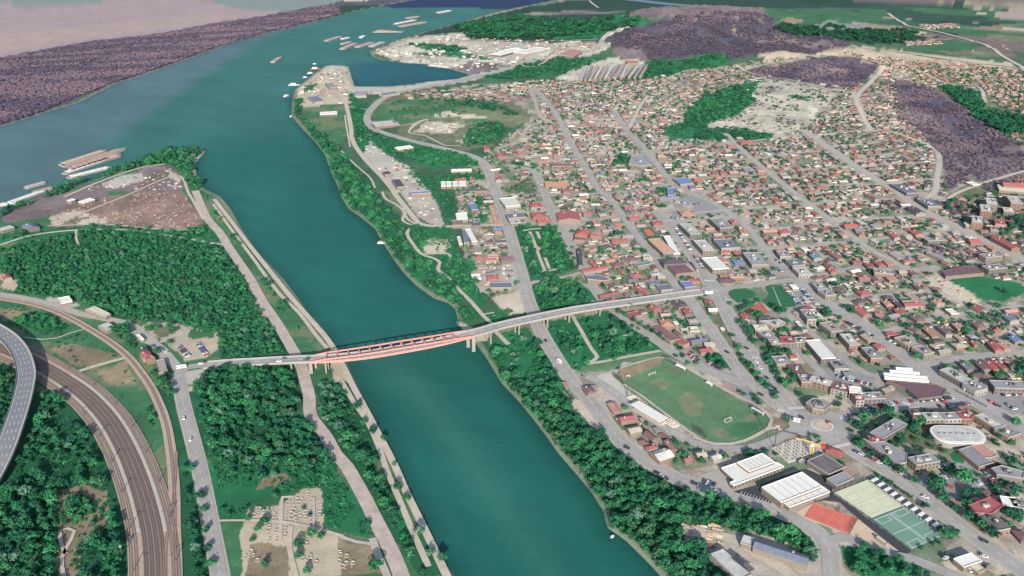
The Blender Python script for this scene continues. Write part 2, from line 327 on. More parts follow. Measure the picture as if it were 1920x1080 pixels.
 ('lush', 'T5', [(380, 220), (450, 195), (620, 210), (650, 300), (680, 400), (740, 420), (760, 560), (830, 640), (660, 600), (480, 460), (430, 350), (400, 280)]),
 ('sand', 'T5', [(470, 270), (600, 270), (610, 340), (480, 345)]), ('lush', 'T5', [(760, 30), (860, 30), (870, 95), (760, 95)]), ('lush', 'T5', [(700, 110), (830, 120), (820, 170), (720, 170)]),
 ('mix', 'T5', [(790, 195), (910, 195), (920, 240), (800, 240)]), ('yard', 'T5', [(720, 440), (960, 400), (1000, 540), (780, 570)]),
 ('sand', 'T5', [(860, 600), (1030, 550), (1050, 680), (960, 700), (880, 640)]), ('lush', 'T5', [(660, 680), (760, 610), (800, 690), (930, 660), (960, 700), (860, 740)]),
 ('lush', 'T5', [(970, 190), (1190, 190), (1320, 430), (1060, 500)]), ('sand', 'T5', [(1030, 310), (1220, 305), (1230, 318), (1035, 330)]), ('lush', 'T5', [(1040, 530), (1320, 500), (1440, 600), (1480, 615), (1090, 675)]),
 ('lush', 'Y3', [(90, 240), (480, 210), (820, 140), (1440, 570), (1420, 600), (760, 690), (400, 790), (280, 720), (240, 560)]),
 ('pitch', 'Y3', [(760, 690), (1440, 600), (1560, 660), (1440, 670), (900, 800), (470, 840), (520, 780)]),
 ('dry', 'T5', [(880, 800), (1080, 740), (1200, 1000), (1220, 1080), (1200, 1080), (1040, 760), (940, 800)]), ('lush', 'T5', [(920, 800), (1060, 770), (1200, 1010), (1230, 1080), (880, 1080), (830, 930), (850, 860)]),
 ('sand', 'T5', [(650, 700), (740, 770), (850, 790), (830, 830), (790, 860), (830, 940), (740, 850), (700, 790)]),
 ('floor', 'A', [(880, 640), (915, 640), (950, 700), (1040, 715), (1090, 787), (1140, 823), (1187, 870), (1273, 913), (1363, 950), (1447, 972), (1513, 997), (1540, 1020), (1538, 1050), (1480, 1027), (1413, 1003), (1347, 990), (1280, 983), (1280, 1020), (1373, 1080), (1400, 1120), (1290, 1130), (1207, 1040), (1140, 985), (1107, 915), (1023, 810)]),
 ('yard', 'A', [(1285, 985), (1347, 992), (1410, 1005), (1480, 1030), (1535, 1055), (1540, 1110), (1400, 1120), (1375, 1080), (1325, 1032), (1285, 1022)]),
 ('lush', 'T9', [(880, 930), (1000, 908), (1400, 1050), (1440, 1080), (980, 1080), (880, 980)]),
 ('sand', 'T8', [(1220, -20), (1290, 90), (1400, 100), (1520, 320), (1430, 290), (1330, 190)]),
 # riverbank belts
 ('lush', 'A', [(545, 190), (560, 215), (580, 235), (640, 285), (668, 325), (705, 370), (745, 415), (790, 440), (800, 470), (835, 515), (860, 560), (890, 600), (860, 602), (840, 560), (800, 540), (757, 508), (720, 455), (690, 415), (650, 385), (633, 345), (600, 285)]),
 ('lush', 'A', [(655, 170), (690, 200), (685, 225), (700, 245), (680, 290), (665, 265), (655, 220)]),
 # the island between river and canal
 ('grass', 'A', [(-300, 480), (0, 402), (43, 384), (107, 357), (173, 341), (233, 316), (290, 295), (317, 284), (350, 279), (377, 281), (365, 303), (372, 340), (413, 372), (483, 478), (573, 585), (640, 665), (690, 765), (800, 985), (853, 1085), (900, 1250), (-300, 1300), (-900, 900)]),
 ('purple2', 'T1', [(430, 1070), (640, 1000), (860, 935), (960, 930), (1000, 960), (1060, 1080), (420, 1080)]),
 ('conc', 'T1', [(560, 1040), (700, 980), (800, 970), (820, 1010), (640, 1060)]), ('sand', 'T1', [(950, 940), (1010, 1000), (1000, 1060), (960, 1000)]), ('mix', 'T1', [(800, 985), (930, 975), (940, 995), (820, 1000)]),
 ('sand', 'T1', [(1085, 900), (1130, 850), (1060, 832), (1150, 850), (1152, 862), (1105, 915), (1110, 980), (1095, 960)]),
 ('purple2', 'T4', [(0, 130), (250, 20), (400, 0), (560, 0), (620, 15), (330, 120), (260, 140), (0, 180)]),
 ('scrap', 'T4', [(260, 150), (440, 70), (640, 20), (800, 0), (1050, 0), (1080, 60), (1150, 150), (1150, 190), (1000, 215), (600, 190), (290, 200)]),
 ('sand', 'T4', [(260, 150), (420, 110), (620, 160), (600, 185), (300, 195)]), ('lush', 'T4', [(330, 205), (600, 185), (1000, 215), (1210, 205), (1230, 280), (1100, 268), (700, 215), (420, 212), (0, 300), (0, 240), (200, 225)]),
 ('mix', 'T4', [(330, 190), (420, 150), (500, 150), (400, 190)]),
 ('floor', 'T4', [(0, 330), (430, 230), (500, 215), (900, 240), (1200, 290), (1270, 350), (1330, 430), (1390, 540), (1440, 620), (1530, 750), (1600, 830), (1660, 900), (1380, 935), (1240, 935), (1230, 800), (1060, 770), (1000, 740), (850, 725), (700, 720), (640, 690), (500, 640), (430, 600), (330, 590), (90, 575), (100, 500), (0, 430)]),
 ('tan', 'T4', [(1410, 630), (1450, 625), (1530, 740), (1460, 710)]), ('tan', 'T4', [(0, 460), (100, 500), (90, 560), (0, 545)]), ('conc', 'T4', [(250, 590), (400, 600), (450, 640), (370, 660), (270, 620)]),
 ('tan', 'T4', [(820, 745), (1060, 770), (1230, 800), (1220, 900), (1150, 940), (1060, 950), (900, 830), (780, 780)]), ('mix', 'T4', [(840, 770), (960, 760), (1000, 800), (900, 830)]), ('grass', 'T4', [(1050, 780), (1180, 790), (1190, 830), (1060, 830)]),
 ('grass', 'T4', [(0, 600), (350, 710), (600, 850), (730, 950), (830, 1080), (640, 1080), (400, 980), (220, 860), (60, 740), (0, 720)]),
 ('lush', 'T4', [(60, 730), (190, 675), (380, 750), (370, 790), (200, 780)]), ('dry', 'T4', [(260, 870), (420, 850), (680, 930), (520, 1000), (380, 960)]), ('dry', 'T4', [(0, 660), (150, 670), (60, 730), (0, 700)]), ('dry', 'T4', [(560, 1000), (720, 940), (760, 1080), (640, 1080)]),
 ('floor', 'T4', [(1150, 985), (1680, 965), (1700, 1080), (1150, 1080)]), ('grass', 'T4', [(1560, 740), (1600, 700), (1820, 850), (1860, 890), (1690, 905), (1620, 830)]),
 ('conc', 'T4', [(1040, 1010), (1150, 990), (1190, 1040), (1170, 1080), (1050, 1080)]), ('tan', 'T7', [(1040, 0), (1160, 0), (1100, 50), (1060, 40)]),
 ('floor', 'T7', [(1040, 30), (1690, 0), (1720, 110), (1640, 160), (1680, 200), (1790, 230), (1860, 350), (1910, 450), (1900, 470), (1190, 450), (1120, 380), (1070, 200)]),
 ('lush', 'T7', [(1170, 450), (1900, 460), (1920, 560), (1920, 820), (1830, 800), (1820, 590), (1700, 590), (1400, 700), (1390, 760), (1230, 760)]),
 ('dry', 'T7', [(1480, 530), (1620, 500), (1640, 540), (1560, 580), (1440, 600)]),
 ('tan', 'T7', [(1380, 760), (1400, 720), (1560, 700), (1700, 600), (1800, 575), (1830, 620), (1820, 800), (1920, 850), (1920, 1080), (1360, 1080), (1350, 850)]),
 ('dry', 'T8', [(0, 800), (60, 900), (180, 900), (250, 1080), (0, 1080)]), ('lush', 'T8', [(0, 560), (60, 600), (130, 720), (180, 800), (170, 870), (0, 840)]), ('dry', 'T7', [(1400, 880), (1620, 900), (1640, 1080), (1380, 1080)]),
 ('floor', 'T7', [(0, 60), (180, 60), (360, 20), (420, 100), (590, 240), (680, 400), (740, 550), (760, 700), (775, 1080), (775, 1500), (-900, 1500), (-900, -100), (0, -100)]),
 ('dry', 'T7', [(310, 600), (480, 560), (600, 600), (620, 740), (560, 830), (460, 900), (440, 1200), (330, 1200), (320, 800)]), ('lush', 'T7', [(370, 660), (530, 640), (520, 700), (400, 720)]),
 ('mix', 'T7', [(200, 850), (250, 800), (240, 940), (180, 1100), (120, 1100)]), ('lush', 'T7', [(590, 970), (720, 920), (700, 1080), (560, 1080)]),
 ('floor', 'T7', [(870, 0), (980, 0), (1010, 150), (1060, 300), (1090, 450), (1150, 650), (1190, 900), (1240, 1300), (1010, 1300), (1005, 500), (960, 300)]),
 ('grass', 'T7', [(640, 0), (850, 0), (900, 150), (950, 300), (950, 460), (920, 460), (850, 250), (780, 130)]),
 ('floor', 'T7', [(1760, 0), (1920, 0), (1980, 0), (2010, 130), (2150, 290), (2170, 350), (2080, 400), (2170, 560), (2270, 790), (2390, 850), (2530, 1000), (2560, 1080), (2340, 1080), (2220, 900), (2100, 640), (1960, 470), (1880, 370), (1790, 180)]),
 ('lush', 'T8', [(250, 600), (320, 640), (400, 830), (480, 850), (440, 940), (340, 820)]),
 ('tan', 'T5', [(0, 960), (-60, 930), (-50, 1080), (60, 1080)]),
 # sports ground and big asphalt areas
 ('conc', 'ZP', [(80, 310), (300, 240), (320, 190), (420, 190), (400, 230), (240, 300), (320, 380), (700, 690), (900, 800), (830, 830), (700, 780), (400, 560), (180, 400)]),
 ('pitch', 'ZP', [(240, 310), (280, 250), (640, 150), (740, 165), (1000, 300), (1400, 540), (1640, 670), (1670, 730), (1640, 790), (1300, 930), (1150, 920), (1000, 850), (700, 650), (400, 460)]),
 ('dry', 'ZP', [(240, 310), (290, 260), (640, 160), (700, 165), (690, 210), (500, 290), (320, 360)]),
 ('yard', 'ZP', [(60, 480), (200, 440), (400, 600), (220, 640)]), ('mix', 'ZP', [(200, 690), (330, 640), (560, 830), (540, 860), (400, 830), (300, 800)]),
 ('asph', 'ZP', [(800, 130), (920, 120), (1060, 180), (1240, 270), (1350, 290), (1500, 440), (1560, 560), (1350, 430), (1100, 280)]),
 ('lush', 'ZP', [(1050, 150), (1180, 120), (1240, 130), (1350, 250), (1330, 280), (1230, 265)]),
 ('worn', 'ZP', [(820, 520), (900, 460), (1010, 470), (1040, 560), (1000, 640), (880, 640)]), ('worn', 'ZP', [(560, 380), (660, 340), (760, 380), (700, 440)]), ('worn', 'ZP', [(1080, 780), (1180, 760), (1260, 800), (1160, 860)]), ('worn', 'ZP', [(1380, 660), (1480, 640), (1540, 680), (1420, 720)]), ('grass', 'ZP', [(1160, 800), (1320, 720), (1560, 720), (1500, 780), (1300, 870)]), ('grass', 'ZP', [(700, 250), (810, 230), (900, 290), (800, 310)]),
 ('dry', 'ZP', [(1600, 660), (1720, 680), (1860, 770), (1750, 810), (1660, 760)]),
 ('mix', 'T6', [(110, 640), (190, 600), (240, 720), (330, 900), (480, 1080), (420, 1080), (300, 960), (230, 800)]),
 ('lush', 'T6', [(0, 670), (60, 690), (110, 750), (0, 770)]), ('lush', 'T6', [(1500, 485), (1650, 475), (1900, 520), (1990, 560), (1920, 600), (1830, 620), (1700, 600), (1560, 530)]),
 ('sand', 'T6', [(1330, 490), (1440, 455), (1500, 490), (1690, 610), (1600, 630), (1500, 600)]),
 ('asph', 'Z7', [(1140, 690), (1500, 640), (1914, 700), (1914, 900), (1700, 960), (1560, 820)]), ('asph', 'Z1', [(740, 230), (150, 320), (100, 400), (180, 330), (800, 260), (1450, 200), (1400, 120), (700, 170)]),
 ('mix', 'Z1', [(520, 500), (800, 440), (980, 420), (1250, 640), (1100, 700), (900, 650), (600, 580)]), ('conc', 'Z1', [(980, 400), (1400, 400), (1540, 510), (1500, 590), (1200, 610), (1000, 560)]),
 ('asph', 'Z2', [(760, 100), (1250, 30), (1420, 100), (1640, 180), (1250, 300), (1000, 330), (850, 180)]), ('asph', 'Z1', [(1200, 800), (1330, 740), (1470, 830), (1430, 890), (1280, 880)]),
 ('lush', 'Z1', [(1130, 690), (1220, 660), (1310, 710), (1280, 780), (1180, 780)]),
 ('asph', 'Z5', [(1200, 320), (1700, 380), (1914, 470), (1914, 600), (1500, 520), (1250, 400)]),
 ('asph', 'Z4', [(720, 30), (870, 25), (1130, 300), (1010, 310), (920, 300)]),
 ('asph', 'Y2', [(960, 180), (1110, 170), (1200, 260), (1440, 560), (1600, 900), (1440, 880), (1300, 700), (1060, 320)]), ('asph', 'Y5', [(880, 640), (1060, 690), (1250, 780), (1450, 900), (1560, 960), (1200, 990), (800, 1040), (750, 1010), (1100, 880), (900, 860), (720, 860), (1050, 760)]),
 ('lush', 'Y5', [(180, 330), (360, 300), (340, 400), (250, 440), (160, 420)]), ('yard', 'Z2', [(1180, 760), (1300, 700), (1450, 830), (1250, 860), (1130, 850)]),
 ('lush', 'Y4', [(0, 220), (300, 250), (600, 400), (120, 430), (0, 430)]), ('lush', 'Y4', [(100, 540), (640, 520), (650, 590), (160, 600)]), ('lush', 'Y4', [(920, 400), (1040, 350), (1210, 350), (1250, 430), (1180, 460)]),
 ('mix', 'Y4', [(860, 690), (1060, 600), (1210, 605), (1250, 740), (870, 740)]), ('lush', 'Y4', [(1650, 690), (1720, 650), (1900, 640), (1920, 720), (1700, 720)]), ('lush', 'Y4', [(560, 780), (740, 775), (780, 915), (560, 915)]),
 ('sand', 'Y5', [(0, 250), (150, 245), (200, 290), (0, 300)]), ('sand', 'Y5', [(560, 560), (740, 520), (760, 560), (580, 590)]),
]
_r = random.Random(12); _i = [k for k, l in enumerate(LAND) if l[0] == 'farwood' and l[2][0] == (1700, 40)][0]
for _ in range(34):
    _x, _y = _r.uniform(1480, 1990), _r.uniform(12, 104); _w, _h = _r.uniform(25, 90), _r.uniform(1.2, 4)*(.5+_y/70)
    if _y > 84 and _x < 1740: continue
    LAND.insert(_i+1, (_r.choice(['dry', 'field', 'lush', 'sand', 'mix', 'greyfield', 'field', 'farwood', 'mauve2']), 'A', [(_x, _y), (_x+_w, _y+_w*.08), (_x+_w+_h*4, _y+_w*.08+_h), (_x+_h*4, _y+_h)]))
NAZ, AZ = 860, math.radians(43)
_dep = np.concatenate([np.radians(np.arange(46.5, 6.0, -.1)), np.radians(np.array([5.8, 5.5, 5.0, 4.5, 4, 3.4, 2.8, 2.2, 1.6, 1.1]))])
RR = CAM_H/np.tan(_dep)
_az = np.linspace(-AZ, AZ, NAZ)
GX = (RR[:, None]*np.sin(_az)[None, :]).ravel(); GY = (RR[:, None]*np.cos(_az)[None, :]).ravel()
NR = len(RR)
def grid_faces():
    i = np.arange(NR-1)[:, None]*NAZ+np.arange(NAZ-1)[None, :]; i = i.ravel()
    return np.stack([i, i+1, i+1+NAZ, i+NAZ], 1)
def sheet(name, X, Y, Z, col, mot, m):
    F = grid_faces(); me = bpy.data.meshes.new(name); nv = len(X)
    me.vertices.add(nv); me.vertices.foreach_set('co', np.stack([X, Y, Z], 1).ravel().astype(np.float32))
    me.loops.add(F.size); me.loops.foreach_set('vertex_index', F.ravel().astype(np.int32))
    me.polygons.add(len(F)); me.polygons.foreach_set('loop_start', np.arange(0, F.size, 4, dtype=np.int32)); me.polygons.foreach_set('loop_total', np.full(len(F), 4, np.int32))
    me.polygons.foreach_set('use_smooth', np.ones(len(F), bool)); me.update(calc_edges=True)
    a = me.attributes.new('Col', 'FLOAT_COLOR', 'POINT'); c4 = np.ones((nv, 4), np.float32); c4[:, :3] = col; a.data.foreach_set('color', c4.ravel())
    b = me.attributes.new('Mot', 'FLOAT', 'POINT'); b.data.foreach_set('value', mot.astype(np.float32))
    me.materials.append(m); o = link(name, me); return prop(o, kind='structure')
def attr_mat(name, rough, s1, s2, spec=.2, bump=0, bscale=.1):
    m = bpy.data.materials.new(name); m.use_nodes = True; n = m.node_tree; L = n.links; b = n.nodes['Principled BSDF']
    b.inputs['Roughness'].default_value = rough; b.inputs['Specular IOR Level'].default_value = spec
    at1 = n.nodes.new('ShaderNodeAttribute'); at1.attribute_name = 'Col'; at2 = n.nodes.new('ShaderNodeAttribute'); at2.attribute_name = 'Mot'
    geo = n.nodes.new('ShaderNodeNewGeometry'); acc = None
    for s, w in ((s1, 2.6), (s2, 2.0)):
        z = n.nodes.new('ShaderNodeTexNoise'); z.inputs['Scale'].default_value = s; z.inputs['Detail'].default_value = 4; z.inputs['Roughness'].default_value = .7
        L.new(geo.outputs['Position'], z.inputs['Vector'])
        q = n.nodes.new('ShaderNodeMath'); q.operation = 'SUBTRACT'; L.new(z.outputs[0], q.inputs[0]); q.inputs[1].default_value = .5
        r = n.nodes.new('ShaderNodeMath'); r.operation = 'MULTIPLY'; L.new(q.outputs[0], r.inputs[0]); r.inputs[1].default_value = w
        if acc is None: acc = r
        else:
            t = n.nodes.new('ShaderNodeMath'); t.operation = 'ADD'; L.new(acc.outputs[0], t.inputs[0]); L.new(r.outputs[0], t.inputs[1]); acc = t
    mu = n.nodes.new('ShaderNodeMath'); mu.operation = 'MULTIPLY_ADD'; L.new(acc.outputs[0], mu.inputs[0]); L.new(at2.outputs['Fac'], mu.inputs[1]); mu.inputs[2].default_value = 1
    mx = n.nodes.new('ShaderNodeMath'); mx.operation = 'MAXIMUM'; L.new(mu.outputs[0], mx.inputs[0]); mx.inputs[1].default_value = .12
    vm = n.nodes.new('ShaderNodeVectorMath'); vm.operation = 'SCALE'; L.new(at1.outputs['Color'], vm.inputs[0]); L.new(mx.outputs[0], vm.inputs['Scale'])
    L.new(vm.outputs[0], b.inputs['Base Color'])
    if bump:
        z = n.nodes.new('ShaderNodeTexNoise'); z.inputs['Scale'].default_value = bscale; z.inputs['Detail'].default_value = 6
        L.new(geo.outputs['Position'], z.inputs['Vector']); bp = n.nodes.new('ShaderNodeBump'); bp.inputs['Strength'].default_value = bump; bp.inputs['Distance'].default_value = 1
        L.new(z.outputs[0], bp.inputs['Height']); L.new(bp.outputs[0], b.inputs['Normal'])
    return m
def build_ground():
    R = np.hypot(GX, GY); wob = .8+R*.0022
    wx = GX+(fbm(GX, GY, 14, 3, 21)-.5)*wob*3.0+(fbm(GX, GY, 60, 2, 22)-.5)*wob*3; wy = GY+(fbm(GX, GY, 14, 3, 31)-.5)*wob*3.0+(fbm(GX, GY, 60, 2, 32)-.5)*wob*5
    col = np.empty((len(GX), 3)); mot = np.full(len(GX), .3)
    base = [lin(c)*ALB for c in (66, 100, 72)]; col[:] = base
    far = R > 2700
    # patchwork of far fields beyond the hills
    cell = _hash(np.floor((GX*.9+GY*.3)/420), np.floor((GY*.95-GX*.3)/300), 77)
    for lo, hi, c in ((0, .3, (50, 92, 66)), (.3, .5, (92, 118, 86)), (.5, .68, (150, 140, 116)), (.68, .84, (38, 74, 58)), (.84, 1, (116, 100, 96))):
        m = far & (cell >= lo) & (cell < hi); col[m] = [lin(v)*ALB for v in c]
    sharp = {'pitch', 'asph', 'conc', 'field', 'mauve', 'greyfield', 'yard'}
    for cls, t, pts in LAND:
        c, mo = LC[cls]; poly = W2(P(t, pts))
        if abs(sum(poly[i][0]*poly[(i+1) % len(poly)][1]-poly[(i+1) % len(poly)][0]*poly[i][1] for i in range(len(poly)))) < 20: continue
        m = inside(poly, GX, GY) if cls in sharp else inside(poly, wx, wy)
        col[m] = [lin(v)*ALB for v in c]; mot[m] = mo
    # natural variation: dry grass patches, pale tracks in the scrub
    n1 = fbm(GX, GY, 45, 4, 3); n2 = fbm(GX, GY, 9, 3, 9)
    col *= (1+(n1-.5)[:, None]*1.1*np.minimum(mot*2.2, .9)[:, None])
    col *= (1+(n2-.5)[:, None]*1.3*mot[:, None])
    g = (mot > .3) & (n1 > .56) & (col[:, 1] > col[:, 0]*1.5); col[g] = col[g]*.55+np.array([lin(v)*ALB for v in (138, 124, 98)])*.45
    # town ground: plots of differing earth, paving and gardens between the houses
    tc = np.array([lin(v)*ALB for v in LC['town'][0]]); poly = W2(P('A', [l for l in LAND if l[0] == 'town'][0][2]))
    isT = inside(poly, GX, GY) & (mot == LC['town'][1])
    u = GX*.97+GY*.22; v = GY*.97-GX*.22
    k1 = _hash(np.floor(u/13), np.floor(v/19), 5)
    for lo, hi, c in ((0, .30, (72, 116, 80)), (.30, .42, (122, 122, 96)), (.42, .54, (190, 178, 160)), (.54, .62, (142, 138, 134)), (.62, .67, (170, 132, 120))):
        m = isT & (k1 >= lo) & (k1 < hi); col[m] = col[m]*.35+np.array([lin(q)*ALB for q in c])*.65
    sd = segdist(WW, GX, GY, True); ins = inside(WW, GX, GY); sd = np.where(ins, -sd, sd)
    w = np.maximum(3.0, R*R/CAM_H*.0035)
    Z = height(GX, GY)*np.clip((sd-10)/120, 0, 1)+(-1.4+1.4*np.clip(sd/w, -1.8, 1))
    bank = (sd < 3.5+R*.002) & (sd > -8); col[bank] = col[bank]*.45+np.array([lin(v)*ALB for v in (150, 146, 128)])*.55
    sheet('ground', GX, GY, Z, np.clip(col, .004, .8), mot, attr_mat('ground_cover', .95, .45, .09, bump=.25, bscale=.7))
    # water sheet
    wc = np.empty((len(GX), 3)); wc[:] = [lin(v)*ALB for v in (34, 98, 88)]
    def mixw(poly, c, soft, amt=1):
        nonlocal wc
        pl = W2(poly); d = segdist(pl, GX, GY, True); s = np.where(inside(pl, GX, GY), 1, -1)*d
        f = (np.clip(s/soft+.5, 0, 1)*amt*(0.85+.3*(fbm(GX, GY, 200, 2, 8)-.5)))[:, None]
        wc = wc*(1-f)+np.array([lin(v)*ALB for v in c])*f
    mixw([(-600, 700), (-600, -60), (1300, -60), (1100, 60), (560, 190), (545, 235), (380, 275), (60, 390)], (60, 112, 104), 160, .85)
    mixw([(-600, 700), (-700, 250), (0, 200), (330, 80), (600, 20), (640, 30), (520, 60), (400, 130), (300, 200), (210, 262), (100, 370), (0, 420)], (88, 112, 118), 40, .95)
    mixw([(660, 118), (760, 110), (900, 135), (860, 160), (650, 166)], (22, 80, 96), 40, .9)
    wc = wc*(1-0); f = inside(DARKWATER, GX, GY); wc[f] = [lin(v)*ALB for v in (26, 44, 82)]
    mixw([(385, 335), (470, 330), (540, 340), (540, 370), (450, 385), (395, 365)], (52, 112, 106), 60, .3)
    for pts in ([(690, 640), (760, 690), (830, 770), (900, 860), (960, 960), (1040, 1080), (1020, 1080), (930, 960), (860, 850), (790, 760), (720, 680)],): mixw(pts, (62, 116, 104), 40, .9)
    wn = fbm(GX+GY*.5, GY*.6-GX*.3, 90, 4, 14); wc *= (1+(wn-.5)*.35)[:, None]
    shade = np.clip((sd+16+10*(fbm(GX, GY, 30, 3, 19)-.5))/16, 0, 1); wc *= (1-.28*shade*ins)[:, None]; wc *= (1+(fbm(GX*.5+GY*.9, (GX*.9-GY*.5)*.25, 28, 4, 27)-.5)*.28)[:, None]  # dark bank reflection painted into the water colour along the shore, then fine streaks
    keep = np.where(sd < 60, -1.4, -30.0)
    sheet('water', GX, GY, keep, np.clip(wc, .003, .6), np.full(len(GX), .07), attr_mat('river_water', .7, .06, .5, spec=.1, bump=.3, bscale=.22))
    iy, ix = np.meshgrid(np.arange(OCC.shape[0]), np.arange(OCC.shape[1]), indexing='ij')
    x = OX0+(ix.ravel()+.5)*ON; y = OY0+(iy.ravel()+.5)*ON
    OCC[:] = inside(WW, x, y).reshape(OCC.shape)
build_ground()
